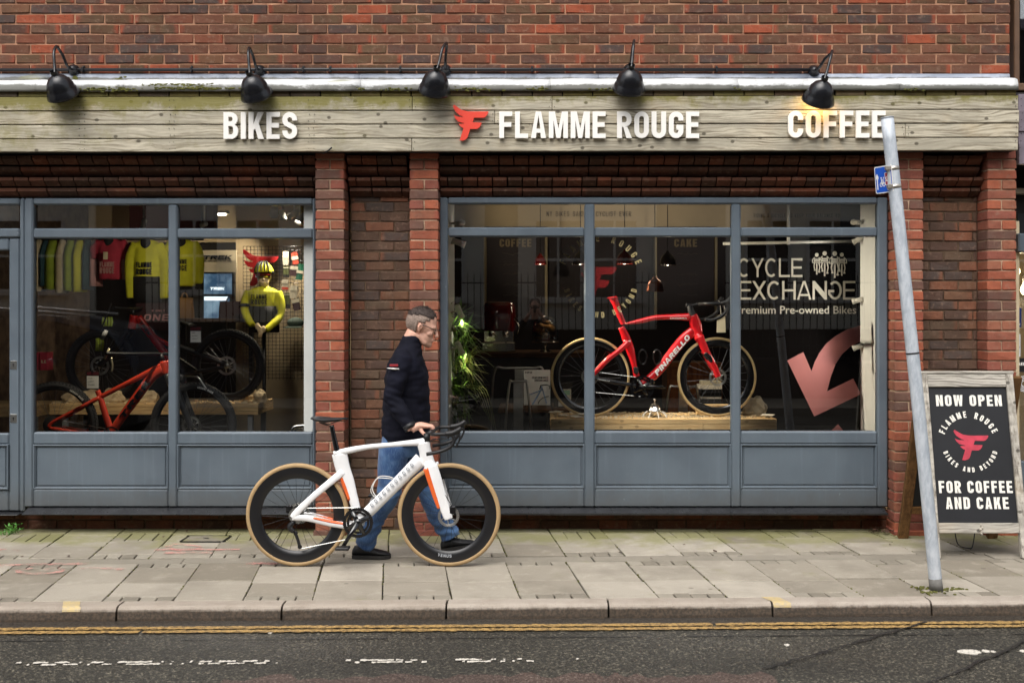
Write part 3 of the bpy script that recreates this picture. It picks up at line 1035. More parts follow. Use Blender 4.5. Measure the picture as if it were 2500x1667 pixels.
for (u0, v0, u1, v1) in ((2262, 1522, 1868, 1636), (2510, 1566, 2250, 1680)):
 A, B = road_pt(u0, v0), road_pt(u1, v1)
 mb = MB()
 n = 26
 dirv = (B - A).normalized()
 sd_ = Vector((-dirv.y, dirv.x, 0))
 pts = []
 for i in range(n + 1):
  p = A.lerp(B, i / n) + sd_ * rng.uniform(-.012, .012)
  w = rng.uniform(.004, .011)
  pts.append((p + sd_ * w + Vector((0, 0, .012)), p - sd_ * w + Vector((0, 0, .012))))
 for i in range(n):
  mb.add([pts[i][0], pts[i + 1][0], pts[i + 1][1], pts[i][1]], [(0, 1, 2, 3)])
 tag(mb.build("tar_seam", M_BITUMEN), kind="structure")
# ---- kerb: one stone after another
kerb = tag(MB().box(-60, 60, -2.02, -1.5, -0.24, -0.20).build("kerb", M_JOINT), kind="structure")
prof = [(-0.125, -0.2), (-0.127, ZR + .02)] + [(-0.122 + 0.034 - 0.034 * math.cos(R(t)), -0.034 + 0.034 * math.sin(R(t))) for t in (10, 30, 50, 70, 90)] + [(-0.002, 0.0), (0.0, -0.004), (0.0, -0.2)]
joints = [(311, 1462), (704, 1459), (1095, 1457), (1481, 1454), (1869, 1450), (2244, 1446)]
ja = [(u - CX) * (F * CAMZ / (v - CY)) / F for u, v in joints]
js = [ja[0] - 0.915 * k for k in range(7, 0, -1)] + ja + [ja[-1] + 0.915 * k for k in range(1, 8)]
ang = math.atan(KA)
for i in range(len(js) - 1):
 a0, a1 = js[i] + 0.006, js[i + 1] - 0.006
 mb = MB()
 rings = []
 n = 5
 for k in range(n + 1):
  a = a0 + (a1 - a0) * k / n
  sk = 0.0
  rings.append([(a - 0.35 * p[0] * 0.0, kerb_y(a) + p[0] + rng.uniform(-.002, .002), p[1] + rng.uniform(-.0015, .0015)) for p in prof])
 mb.loft(rings, True, False)
 mb.build("kerb_stone", M_KERB, kerb)
for (u0, u1, v0, v1) in ((127, 190, 1465, 1495), (1866, 1924, 1448, 1482)):     # faded yellow loading marks over the kerb edge
 mb = MB()
 vs = []
 a_c = ((u0 + u1) / 2 - CX) * (F * CAMZ / (1478 - CY)) / F
 for (yy, zz) in [(p[0], p[1]) for p in prof[2:8]]:
  o = Vector((0, yy, zz))
  nrm = Vector((0, -0.5 if yy < -.1 else 0, 1)).normalized() * 0.003
  for a in (a_c - 0.05 + rng.uniform(-.004, .004), a_c + 0.05 + rng.uniform(-.004, .004)):
   vs.append((a - 0.133 * yy * 3.2, kerb_y(a) + yy - 0.002, zz + 0.003))
 for k in range(5):
  mb.add([vs[2 * k], vs[2 * k + 1], vs[2 * k + 3], vs[2 * k + 2]], [(0, 1, 2, 3)])
 tag(mb.build("kerb_mark", M_YELLOW_PALE), kind="structure")
# ---- pavement: concrete flags and setts, every piece its own
pave = tag(strip_mb(-60, 60, -0.004, 2.9, -0.014).build("pavement", M_JOINT), kind="structure")
def flag(name, mat, a0, a1, b0, b1, gap=0.0075, lift=0.003, jit=0.004):
 c = [PV(a0 + gap / 2 + rng.uniform(-jit, jit), b0 + gap / 2 + rng.uniform(-jit, jit)), PV(a1 - gap / 2 + rng.uniform(-jit, jit), b0 + gap / 2 + rng.uniform(-jit, jit)),
  PV(a1 - gap / 2 + rng.uniform(-jit, jit), b1 - gap / 2 + rng.uniform(-jit, jit)), PV(a0 + gap / 2 + rng.uniform(-jit, jit), b1 - gap / 2 + rng.uniform(-jit, jit))]
 m = sum(c, Vector()) / 4
 zt = [rng.uniform(-lift, lift) * .5 for _ in range(4)]
 zo = rng.uniform(-lift, lift)
 vs = []
 for p, z in zip(c, zt):
  vs.append((p.x, p.y, -0.05))
 for p, z in zip(c, zt):
  vs.append((p.x, p.y, z + zo - 0.003))
 for p, z in zip(c, zt):
  q = p + (m - p).normalized() * 0.005
  vs.append((q.x, q.y, z + zo))
 fs = [(8, 9, 10, 11)]
 for i in range(4):
  j = (i + 1) % 4
  fs += [(i, j, 4 + j, 4 + i), (4 + i, 4 + j, 8 + j, 8 + i)]
 return MB().add(vs, fs).build(name, mat, pave, recalc=False)
def setts(a0, a1, b0, b1, n=4):
 for k in range(n):
  w = (a1 - a0) / n
  flag("sett", M_SETT, a0 + k * w, a0 + (k + 1) * w, b0, b1, 0.009, 0.002, 0.003)
W = 0.404
A0 = (494.3 - CX) * (F * CAMZ / (1371 - CY)) / F + 0.133 * 0.905        # a joint read off the photograph
c0 = -14
for k in range(c0, 20):
 a0 = A0 + k * W
 a1 = a0 + W
 vis = -5.8 < a0 < 5.4
 if not vis:
  continue
 j1, j2 = rng.uniform(-.03, .03), rng.uniform(-.03, .03)
 # front strip
 if k % 2 != 0:
  setts(a0, a1, 0.0, 0.095)
  flag("paving_slab", M_SLAB, a0, a1, 0.095, 0.39 + j1)
  flag("paving_slab", M_SLAB, a0, a1, 0.39 + j1, 0.80)
  setts(a0, a1, 0.80, 0.905)
 else:
  flag("paving_slab", M_SLAB, a0, a1, 0.0, 0.42 + j1 * 1.5)
  flag("paving_slab", M_SLAB, a0, a1, 0.42 + j1 * 1.5, 0.905)
 # rear strip against the shopfront
 a0b, a1b = a0 + 0.03, a1 + 0.03
 if k % 2 == 0:
  setts(a0b, a1b, 1.06, 1.17)
  flag("paving_slab", M_SLAB, a0b, a1b, 1.17, 1.60 + j2)
  setts(a0b, a1b, 1.60 + j2, 1.86)
  flag("paving_slab", M_SLAB, a0b, a1b, 1.86, 2.26)
 else:
  flag("paving_slab", M_SLAB, a0b, a1b, 1.06, 1.42 + j2)
  flag("paving_slab", M_SLAB, a0b, a1b, 1.42 + j2, 1.80)
  flag("paving_slab", M_SLAB, a0b, a1b, 1.80, 2.26)
ch = [-5.9 + 0.915 * k + rng.uniform(-.05, .05) for k in range(14)]
for i in range(len(ch) - 1):
 flag("channel_stone", M_CHANNEL, ch[i], ch[i + 1], 0.908, 1.057, 0.008, 0.004, 0.003)
# cast cover let into the flags
cov = thing("access_cover", "small square concrete access cover set in the paving left of the bicycle", "access cover", PX(0, 0, 0) * 0 + Vector((-2.3, -0.15, 0)))
cc = PX(503, 1316, 0)
dd = F * CAMZ / (1316 - CY)
cx_, cy_ = (503 - CX) * dd / F, dd + CAMY
cov.location = (cx_, cy_, 0)
cm = MB()
for (x0, x1, y0, y1) in ((-.16, .16, -.105, -.095), (-.16, .16, .095, .105), (-.16, -.15, -.095, .095), (.15, .16, -.095, .095)):
 cm.box(cx_ + x0 - y0 * .13, cx_ + x1 - y1 * .13, cy_ + y0, cy_ + y1, -0.01, 0.0075)
cm.build("frame", M_DARKSTEEL, cov)
MB().box(cx_ - .147, cx_ + .147, cy_ - .092, cy_ + .092, -0.01, 0.0065, 0.002).build("lid", M_SETT, cov)
MB().box(cx_ - .02, cx_ + .02, cy_ - .012, cy_ + .012, 0.0065, 0.0085).build("lifting_eye", M_STEEL, cov)
# faded utility spray marks on the flags
def spray(pts, w, z=0.0075):
 mb = MB()
 P = []
 for (u, v) in pts:
  d = F * CAMZ / (v - CY)
  P.append(Vector(((u - CX) * d / F, d + CAMY, z)))
 P = spline(P, 5)
 L = []
 for i, p in enumerate(P):
  t = (P[min(i + 1, len(P) - 1)] - P[max(i - 1, 0)]).normalized()
  n = Vector((-t.y, t.x, 0)) * (w * rng.uniform(.6, 1.3))
  L.append((p + n, p - n))
 for i in range(len(P) - 1):
  mb.add([L[i][0], L[i + 1][0], L[i + 1][1], L[i][1]], [(0, 1, 2, 3)])
 return tag(mb.build("paint_mark", M_SPRAY), kind="structure")
spray([(408, 1338), (425, 1330), (455, 1331), (488, 1336), (480, 1342), (440, 1345), (412, 1340)], .022)
spray([(376, 1345), (450, 1343), (520, 1344), (586, 1343)], .02, .009)
spray([(402, 1352), (440, 1352), (480, 1351), (520, 1352)], .028, .0105)
spray([(-10, 1382), (60, 1380), (130, 1379), (215, 1377)], .03)
spray([(110, 1393), (140, 1388), (150, 1396), (112, 1402), (60, 1401), (45, 1395), (80, 1389)], .02, .009)
spray([(190, 1390), (240, 1388), (300, 1392)], .02)
spray([(-10, 1344), (20, 1343), (50, 1345)], .022)
spray([(600, 1378), (640, 1376), (680, 1379)], .03)
# ================================================================== THE FACADE
WALL_Y, REC_Y, FRAME_Y = 0.06, 0.18, 0.13
def brick_mesh(name, L, H, D, mat, jit=0.0035, cham=0.005):
 """Centred on x and z, front face at y = 0 going back to D; worn arrises."""
 mb = MB().box(-L / 2, L / 2, 0, D, -H / 2, H / 2, cham)
 mb.v = [(x + rng.uniform(-jit, jit) * .6, y + (rng.uniform(-jit, jit) if y < D / 2 else 0), z + rng.uniform(-jit, jit) * .6) for x, y, z in mb.v]
 return mb.mesh(name, mat, False)
BRICKS = {}
def brick_kind(key, L, H, D, mat, n=6):
 if key not in BRICKS:
  BRICKS[key] = [brick_mesh("brick", L, H, D, mat) for _ in range(n)]
 return rng.choice(BRICKS[key])
def lay(parent, key, x0, x1, z, y, D, mat, H=0.065):
 """One brick between x0 and x1, its front face at y."""
 L = round(x1 - x0, 3)
 me = brick_kind((key, L, H, D), L, H, D, mat, 5 if L > .2 else 3)
 return inst(me, "brick", parent, ((x0 + x1) / 2, y + rng.uniform(-.0025, .0025), z + H / 2 + rng.uniform(-.0012, .0012)), (rng.uniform(-.008, .008), rng.uniform(-.005, .005), rng.uniform(-.005, .005)))
# ---- upper wall
XR = PX(2466, 0, WALL_Y).x
wall = thing("brick_wall", "wide brown brick wall with pale mortar above the timber shop fascia", "brick wall", (0, WALL_Y, 3.4))
ZB = 3.9015
mw = MB().box(-5.2, XR - 0.004, WALL_Y + 0.0068, 0.42, 2.86, 4.7)
mw.build("mortar_bed", M_MORTAR_UP, wall)
def facing_mat():
 t = NT("brick_facing")
 s_ = t.n("SeparateXYZ")
 t.put(s_.inputs[0], t.world())
 cx = t.n("CombineXYZ")
 t.put(cx.inputs[0], s_.outputs[0])
 t.put(cx.inputs[1], s_.outputs[2])
 b = t.n("TexBrick")
 t.put(b.inputs['Vector'], cx.outputs[0])
 for k, v in (('Scale', 1.0), ('Mortar Size', .005), ('Brick Width', .2235), ('Row Height', .0752)):
  b.inputs[k].default_value = v
 b.inputs['Color1'].default_value = (*srgb(104, 70, 54), 1)
 b.inputs['Color2'].default_value = (*srgb(130, 70, 50), 1)
 b.inputs['Mortar'].default_value = (*srgb(178, 136, 108), 1)
 return t.finish(b.outputs[0], .85, 0, .3)
MB().box(-5.2, -4.24, WALL_Y + .002, WALL_Y + .0065, 3.42, 4.7).build("brick_facing", facing_mat(), wall)
for r in range(-6, 3):
 z = ZB + r * 0.0752 + 0.005
 x = XR
 first = True
 while x > -4.12:
  L = 0.1015 if (first and r % 2) else 0.2135
  lay(wall, "up", x - L, x, z, WALL_Y, 0.06, M_BRICK_UP)
  x -= L + 0.010
  first = False
# ---- piers
pier_px = [(770, 845), (1000, 1070), (2184, 2253), (2411, 2482)]
pier_lab = ["red brick pier left of the walking man, beside the left shop window", "red brick pier directly behind the walking man's head",
   "red brick pier behind the leaning grey pole", "red brick pier at the end of the shop behind the chalkboard sign's right edge"]
ZP = 2.800
for (u0, u1), lab in zip(pier_px, pier_lab):
 x0 = PX(u0, 0, 0).x
 x1 = x0 + 0.215
 t = thing("brick_pier", lab, "brick pier", ((x0 + x1) / 2, 0.1, 0), "red brick piers of the shopfront")
 MB().box(x0 + 0.008, x1 - 0.008, 0.009, 0.30, -0.05, 2.84).build("mortar_bed", M_MORTAR_PIER, t)
 r = 0
 z = ZP
 while z > -0.05:
  if r % 2 == 0:
   lay(t, "pier", x0, x1, z + .005, 0.0, 0.19, M_BRICK_PIER)
  else:
   lay(t, "pier", x0, x0 + .1025, z + .005, 0.0, 0.19, M_BRICK_PIER)
   lay(t, "pier", x0 + .1125, x1, z + .005, 0.0, 0.19, M_BRICK_PIER)
  r += 1
  z -= 0.0752
 # projecting foot course
 lay(t, "pierfoot", x0 - .012, x1 + .012, -.03, -.025, 0.2, M_BRICK_PIER)
# ---- sunk panels between the piers
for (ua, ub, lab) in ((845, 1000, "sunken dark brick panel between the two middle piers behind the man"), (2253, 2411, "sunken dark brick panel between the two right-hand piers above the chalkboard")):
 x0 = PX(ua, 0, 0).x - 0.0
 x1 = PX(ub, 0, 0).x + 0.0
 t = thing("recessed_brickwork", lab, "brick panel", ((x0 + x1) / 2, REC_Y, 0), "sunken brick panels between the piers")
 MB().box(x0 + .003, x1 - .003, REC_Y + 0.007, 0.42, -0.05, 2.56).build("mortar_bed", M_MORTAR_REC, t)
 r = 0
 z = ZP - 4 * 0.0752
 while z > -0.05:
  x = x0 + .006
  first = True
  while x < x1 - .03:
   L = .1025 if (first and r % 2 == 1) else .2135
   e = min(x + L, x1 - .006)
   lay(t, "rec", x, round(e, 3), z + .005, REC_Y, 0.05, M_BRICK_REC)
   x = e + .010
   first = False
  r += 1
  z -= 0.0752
# ---- canted brick courses stepping back under the fascia
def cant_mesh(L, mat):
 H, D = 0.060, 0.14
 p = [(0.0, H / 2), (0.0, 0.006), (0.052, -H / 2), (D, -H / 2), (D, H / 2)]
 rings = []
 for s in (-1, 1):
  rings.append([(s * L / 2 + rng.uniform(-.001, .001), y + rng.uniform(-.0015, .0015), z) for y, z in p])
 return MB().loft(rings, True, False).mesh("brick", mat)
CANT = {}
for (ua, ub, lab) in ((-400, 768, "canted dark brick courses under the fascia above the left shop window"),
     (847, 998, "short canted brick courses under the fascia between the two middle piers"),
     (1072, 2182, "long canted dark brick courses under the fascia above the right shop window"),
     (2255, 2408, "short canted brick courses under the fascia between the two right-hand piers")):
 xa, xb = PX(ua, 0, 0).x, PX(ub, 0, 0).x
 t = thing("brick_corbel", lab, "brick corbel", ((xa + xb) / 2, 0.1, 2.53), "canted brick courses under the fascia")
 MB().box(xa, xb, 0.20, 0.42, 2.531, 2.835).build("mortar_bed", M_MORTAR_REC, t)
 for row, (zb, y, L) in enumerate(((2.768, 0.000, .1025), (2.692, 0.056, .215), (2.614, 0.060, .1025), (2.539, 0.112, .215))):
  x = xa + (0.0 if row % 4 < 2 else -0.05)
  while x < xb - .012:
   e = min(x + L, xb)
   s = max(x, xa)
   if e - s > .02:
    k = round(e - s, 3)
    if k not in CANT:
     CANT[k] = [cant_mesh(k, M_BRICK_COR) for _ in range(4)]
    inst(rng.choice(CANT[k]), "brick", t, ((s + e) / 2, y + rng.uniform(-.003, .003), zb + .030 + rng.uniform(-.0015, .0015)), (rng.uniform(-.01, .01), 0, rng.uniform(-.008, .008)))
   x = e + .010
# ---- timber fascia
TILT = Matrix.Rotation(-0.0016, 4, 'Y')
def tilt_about(x, z):
 return Matrix.Translation((x, 0, z)) @ TILT @ Matrix.Translation((-x, 0, -z))
FY = -0.13
TM = tilt_about(0, 3.05)
fas = thing("timber_fascia", "long weathered grey timber board fascia with green moss over the shop windows", "fascia", (0, FY, 2.84))
XL, XE = PX(-400, 0, FY).x, PX(2487, 0, FY).x
MB().box(XL, XE - .012, FY + .034, WALL_Y + .008, 2.846, 3.285, 0, TM).build("backing_board", M_BLACK, fas)
rows = [(237, 271.5), (272.2, 305), (305.8, 339.4), (340.4, 372)]
jn = [[-400, 1006.7, 1348, 2487], [-400, 1208, 2489], [-400, 640 - 900, 2211, 2488], [-400, 1005, 2486]]
jn[2] = [-400, 2211, 2488]
for (va, vb), js_ in zip(rows, jn):
 # heights read at the middle of the picture
 zt, zb = PX(0, va - 2, FY).z, PX(0, vb - 2, FY).z
 for a, b in zip(js_[:-1], js_[1:]):
  y = FY + rng.uniform(-.003, .003)
  mb = MB().box(PX(a, 0, FY).x + .0015, PX(b, 0, FY).x - .0015, y, FY + .033, zb + .003, zt - .0015, 0.004, TM)
  mb.build("plank", M_TIMBER, fas)
# nail heads, in pairs near the board ends
nm = MB()
for (va, vb), js_ in zip(rows, jn):
 for b in js_[1:] + [200, 420, 760]:
  for du in (-6, 6):
   for f in (.25, .75):
    p = PX(b + du + rng.uniform(-2, 2), va + (vb - va) * f - 2, FY - .0035)
    nm.lathe([(0, -.001), (.0028, -.001), (.0028, .006)], TM @ p, (0, 1, 0), 8)
tag(nm.build("nail_heads", M_BLACK, fas), kind="stuff")
# brick-on-edge strip under the capping
strip = thing("brick_strip", "thin mossy brick strip between the lead capping and the timber fascia", "brick strip", (0, FY, 3.25))
M_STRIP = brick_mat("mossy_brick", [(0, srgb(108, 92, 72)), (.3, srgb(120, 104, 76)), (.5, srgb(96, 84, 70)), (.7, srgb(134, 126, 76)), (.85, srgb(110, 88, 72))], srgb(124, 112, 66), .3)
zt, zb = PX(0, 221.5, FY).z, PX(0, 234.5, FY).z
x = XL
while x < XE - .03:
 e = min(x + .2135, XE - .006)
 mb = MB().box(x, e, FY + .006 + rng.uniform(-.002, .002), 0.03, zb + .001, zt + .012, .003, TM)
 mb.build("brick", M_STRIP, strip)
 x = e + .009
# ---- lead flashing and rounded white capping
up_ = thing("lead_flashing", "dull blue-grey lead flashing strip at the foot of the upper brick wall", "flashing", (0, 0.04, 3.4))
ju = [-400, 120, 547, 879, 1462, 1974, 2466]
for a, b in zip(ju[:-1], ju[1:]):
 xa, xb = PX(a, 0, .04).x, PX(b, 0, .04).x
 n = 14
 rings = []
 for i in range(n + 1):
  x = xa + (xb - xa) * i / n
  w = noise.noise(Vector((x * 6, 3, 1))) * .006
  rings.append([(x, .058, 3.452), (x, .046 + w, 3.446), (x, .040 + w, 3.408), (x, .030 + w, 3.392), (x, .05, 3.385), (x, .058, 3.39)])
 MB().loft(rings).build("lead_sheet", M_LEAD, up_)
cap = thing("lead_capping", "rounded whitish lead capping with black algae along the top of the fascia", "capping", (0, -.1, 3.3))
ju = [-400, 306, 879, 1348, 1801, 2201, 2484]
for k, (a, b) in enumerate(zip(ju[:-1], ju[1:])):
 xa, xb = PX(a, 0, -.15).x - .01, PX(b, 0, -.15).x + .006
 n = 16
 rings = []
 for i in range(n + 1):
  x = xa + (xb - xa) * i / n
  w = noise.noise(Vector((x * 5, 8, 2))) * .005 + (.0025 if k % 2 else 0)
  rings.append([(TM @ Vector((x, y, z))) for y, z in ((.045, 3.405), (-.05, 3.388 + w), (-.105, 3.374 + w), (-.132 - w, 3.358 + w), (-.146 - w, 3.335), (-.149 - w, 3.300), (-.150 - w, 3.283), (-.140, 3.283), (-.132, 3.30), (.045, 3.36))])
 MB().loft(rings).build("lead_sheet", M_CAP, cap)
# moss clumps on the capping
M_MOSS = MT("moss", srgb(84, 84, 34), .95, var=.4, vs=40, bump=.8, bs=120)
mm = MB()
for (u, v, w, n) in ((430, 207, 80, 150), (470, 215, 110, 200), (250, 219, 90, 60), (300, 217, 40, 22), (630, 196, 30, 26), (655, 199, 40, 22), (1150, 219, 60, 40), (1310, 218, 35, 18), (880, 217, 12, 10), (960, 219, 40, 20), (1480, 219, 30, 14), (1800, 216, 10, 8), (2230, 219, 30, 14), (180, 192, 20, 12), (290, 195, 26, 12)):
 for _ in range(n):
  uu, vv = u + rng.gauss(0, w * .45), v + rng.gauss(0, 2.4)
  Y = -.152 if vv > 214 else (-.146 if vv > 205 else (-.12 if vv > 200 else .0))
  p = PX(uu, vv, Y)
  s = rng.uniform(.004, .010)
  mm.ball(p, (s * 1.6, s * .6, s * .7), 6, 4)
mo = mm.build("moss", M_MOSS)
tag(mo, kind="stuff")
# ---- raised sign letters: each letter a part
def sign(name, label, words, u0, u1, vt, vb, kw):
 """WORDS laid between u0 and u1; the letters stand 25 mm off the boards."""
 Y0 = FY - 0.012
 p0, p1 = PX(u0, vb, Y0), PX(u1, vt, Y0)
 t = thing(name, label, "sign lettering", (p0.x, Y0, p0.z))
 H = p1.z - p0.z
 layd, tot = lay_text(words, H, width=p1.x - p0.x, **kw)
 for ch_, x, w, shp in layd:
  mb = MB()
  for sh in shp:
   mb.prism([[(q[0] + x + p0.x, q[1] + p0.z) for q in lp] for lp in sh], Y0 - .022, Y0)
  # stand-off pegs
  mb.lathe([(.006, 0), (.006, .014)], (p0.x + x + min(w, .03) * .5, Y0, p0.z + H * .5), (0, 1, 0), 6)
  mb.build("letter", M_WHITE_SIGN, t)
 return t
SK = dict(wf=0.55, tf=0.185, rf=0.185, gap=0.105, space=0.33)
sign("sign_lettering", "shortest word of white raised capitals on the fascia, five letters at the left", "BIKES", 547.5, 726.5, 275.5, 340.5, SK)
sign("sign_lettering", "longest run of white raised capitals on the fascia, beside the red emblem", "FLAMME ROUGE", 1219, 1706, 274, 338.5, SK)
sign("sign_lettering", "white raised capitals on the fascia cut off by the leaning grey pole", "COFFEE", 1923, 2160, 272, 337.5, SK)
em = MB()
p = PX(1106, 344.5, FY - .012)
emblem_mb(em, p, (1, 0, 0), (0, 0, 1), 0.262, 0.022)
tag(em.build("emblem_sign", M_LOGO_RED), "red winged emblem mounted on the timber fascia", "emblem sign")
# ---- conduit with clips
pipe = thing("conduit", "thin black cable conduit running along the brick wall above the flashing", "conduit", (0, .03, 3.48))
zc = PX(0, 171, .035).z
MB().tube([(PX(-400, 0, .035).x, .036, zc - .002), (PX(1000, 0, .035).x, .036, zc + .003), (PX(1980, 0, .035).x, .036, zc)], .0125, 12, ref=(0, 0, 1)).build("pipe", M_PIPE_BLACK, pipe)
for u in (202, 467, 806, 977, 1299, 1750, 1400 - 660):
 x = PX(u, 0, .035).x
 MB().box(x - .008, x + .008, .018, .058, zc - .016, zc + .016, .003).lathe([(0, -.004), (.006, -.004), (.006, .01)], (x, .046, zc + .024), (0, 1, 0), 8).box(x - .007, x + .007, .046, .058, zc + .012, zc + .032).build("clip", M_PIPE_BLACK, pipe)
# ---- swan-neck lamps
def warm(name, col, s):
 return MT(name, col, .5, emit=col, estr=s)
M_BULB_OFF = MT("frosted_bulb", srgb(230, 226, 214), .3)
M_BULB_ON = warm("lit_warm_bulb", (1.0, .62, .26), 30)
def swan_lamp(label, base_uv, apex_uv, cap_uv, bottom_uv, lean, on=False, yb=-0.30):
 b = PX(*base_uv, WALL_Y - .03)
 t = thing("swan_neck_lamp", label, "wall lamp", (b.x, WALL_Y, b.z), "swan neck lamps over the fascia")
 MB().lathe([(0.0, .034), (.040, .034), (.043, .028), (.043, .010), (.030, -.006), (.022, -.022), (0, -.03)], (b.x, WALL_Y - .034, b.z), (0, 1, 0), 20).build("wall_plate", M_LAMP_BLACK, t)
 ap = PX(*apex_uv, -0.16)
 cp = PX(*cap_uv, yb)
 path = spline([b + Vector((0, -.02, 0)), b.lerp(ap, .22) + Vector((0, -.045, -.015)), b.lerp(ap, .6) + Vector((0, -.02, .0)), ap + Vector((0, .012, -.012)), ap + Vector((0, -.03, -.002)), ap.lerp(cp, .35) + Vector((0, -.05, .02)), ap.lerp(cp, .72) + Vector((0, -.02, .0)), cp], 7)
 MB().tube(path, .0105, 12, ref=(1, 0, 0)).build("swan_neck", M_LAMP_BLACK, t)
 # shade: axis runs from the cap down, back to the wall and sideways
 bt = PX(*bottom_uv, yb + .06)
 ax = Vector((lean, .78, -1)).normalized()
 sh = [(.0, -.012), (.021, -.012), (.022, .006), (.034, .010), (.062, .028), (.084, .058), (.096, .090), (.0985, .108), (.1005, .112), (.110, .130), (.118, .152), (.1205, .165), (.1185, .165), (.112, .14), (.095, .10), (.07, .055), (.03, .025)]
 MB().lathe(sh, cp - ax * 0.0, ax, 40).build("shade", M_LAMP_BLACK, t)
 MB().lathe([(.026, -.03), (.026, -.006), (.022, .0)], cp, ax, 14).build("gland", M_PIPE_BLACK, t)
 c = cp + ax * .10
 bulb = MB().ball(c, .034, 14, 10).build("bulb", M_BULB_ON if on else M_BULB_OFF, t)
 if on:
  ld = bpy.data.lights.new("bulb_light", 'SPOT')
  ld.energy = 2.4
  ld.spot_size = R(140)
  ld.spot_blend = .6
  ld.color = (1.0, .60, .24)
  ld.shadow_soft_size = .03
  lo = bpy.data.objects.new("bulb_light", ld)
  COL.objects.link(lo)
  lo.location = cp + ax * .13
  lo.rotation_euler = (-ax).to_track_quat('Z', 'Y').to_euler()
  lo.rotation_euler = ax.to_track_quat('-Z', 'Y').to_euler()
  adopt(lo, t)
 return t
swan_lamp("charcoal swan-neck lamp nearest the left end of the fascia, unlit", (178, 171), (142, 116), (134, 183), (132, 260), .16)
swan_lamp("charcoal swan-neck lamp over the short five-letter word, unlit", (633, 172), (611, 119), (610, 184), (610, 255), .20)
swan_lamp("charcoal swan-neck lamp above the red emblem, shade tilted left", (1088, 171), (1090, 108), (1066, 172), (1050, 238), -.20, yb=-.32)
swan_lamp("charcoal swan-neck lamp above the longest word, facing straight ahead", (1536, 170), (1547, 102), (1541, 168), (1535, 238), -.06, yb=-.32)
swan_lamp("lit swan-neck lamp glowing warm on the boards at the right", (1988, 173), (2029, 127), (2012, 197), (1998, 268), -.14, on=True)
# ---- a bit of loose cable sticking out under the boards
cb = MB().tube(spline([PX(790, 375, -.10), PX(797, 371, -.14), PX(804, 366, -.15), PX(810, 360, -.15)], 4), .006, 8, ref=(0, 0, 1))
tag(cb.build("cable_end", M_PIPE_BLACK), "short loose black cable end poking out under the fascia", "cable")
# ================================================================== SHOPFRONTS
GLASS_Y = 0.175
def fbox(name, parent, u0, u1, v0, v1, dy=0.0, back=0.205, c=0.011, mat=None, at=None):
 y = FRAME_Y + dy
 a = at if at is not None else FRAME_Y
 p, q = PX(u0, v1, a), PX(u1, v0, a)
 return MB().box(p.x, q.x, y, back, p.z, q.z, c).build(name, mat or M_PAINT, parent)
def moulded_panel(parent, u0, u1, v0, v1):
 """Sunk panel with a bead round it."""
 y = FRAME_Y
 p, q = PX(u0, v1, y), PX(u1, v0, y)
 pn = MB().box(p.x - .01, q.x + .01, y + .026, y + .05, p.z - .01, q.z + .01)
 e = .026
 pn.box(p.x + e, q.x - e, y + .018, y + .028, p.z + e, q.z - e, .004)
 o = pn.build("panel", M_PAINT, parent)
 b = MB()
 t = .016
 pr = lambda s: [(0, .004), (t * .45, .002), (t, .016), (t, .027), (0, .027)]
 # four mitred beads
 cs = [(p.x, p.z, 1, 1), (q.x, p.z, -1, 1), (q.x, q.z, -1, -1), (p.x, q.z, 1, -1)]
 for i in range(4):
  a, c = cs[i], cs[(i + 1) % 4]
  rings = []
  for (x, z, sx, sz) in (a, c):
   rings.append([(x + sx * d, y + h, z + sz * d) for d, h in pr(1)])
  b.loft(rings, True, False)
 b.build("bead", M_PAINT, o)
 return o
def pane(parent, u0, u1, v0, v1, name="glass_pane"):
 p, q = PX(u0, v1, GLASS_Y), PX(u1, v0, GLASS_Y)
 x0, x1, z0, z1 = p.x - .012, q.x + .012, p.z - .012, q.z + .012
 mb = MB()
 mb.add([(x0, GLASS_Y, z0), (x1, GLASS_Y, z0), (x1, GLASS_Y, z1), (x0, GLASS_Y, z1)], [(0, 1, 2, 3)])
 return mb.build(name, M_GLASS, parent)
def shopfront(label, us, ue, bays, v, sill_u, skip_left=False):
 """bays: (u0, u1) clear openings; v: dict of levels."""
 t = thing("shopfront", label, "shop window", (PX((us + ue) / 2, 0, FRAME_Y).x, FRAME_Y, 0), "slate blue timber shopfronts")
 fbox("stile", t, us, bays[0][0], v['top'], v['base'])
 fbox("stile", t, bays[-1][1], ue, v['top'], v['base'])
 a, b = bays[0][0], bays[-1][1]
 fbox("head_rail", t, a, b, v['top'], v['l0'], .002)
 for i in range(len(bays) - 1):
  fbox("mullion", t, bays[i][1], bays[i + 1][0], v['l0'], v['base'], .001)
 for (u0, u1) in bays:
  fbox("transom", t, u0, u1, v['l1'], v['g0'], .003)
  fbox("sill_rail", t, u0, u1, v['g1'], v['p0'], .003)
  fbox("bottom_rail", t, u0, u1, v['p1'], v['base'], .003)
  moulded_panel(t, u0, u1, v['p0'], v['p1'])
  pane(t, u0, u1, v['l0'], v['l1'], "fanlight_pane")
  pane(t, u0, u1, v['g0'], v['g1'])
 # dark timber sill with a drip edge
 xa, xb = PX(sill_u[0], 0, .02).x, PX(sill_u[1], 0, .02).x
 zt, zb = PX(0, v['base'], FRAME_Y).z, PX(0, v['s1'], .02).z
 rings = []
 n = 12
 for i in range(n + 1):
  x = xa + (xb - xa) * i / n
  w = noise.noise(Vector((x * 4, 5, 5))) * .003
  rings.append([(x, .20, zt - .003), (x, FRAME_Y - .004, zt - .003), (x, .03, zt - .03), (x, .012 + w, zt - .036 + w), (x, .010 + w, zb + .006), (x, .016, zb + w), (x, .20, zb + .004)])
 MB().loft(rings, True, False).build("sill", M_SILL, t)
 return t
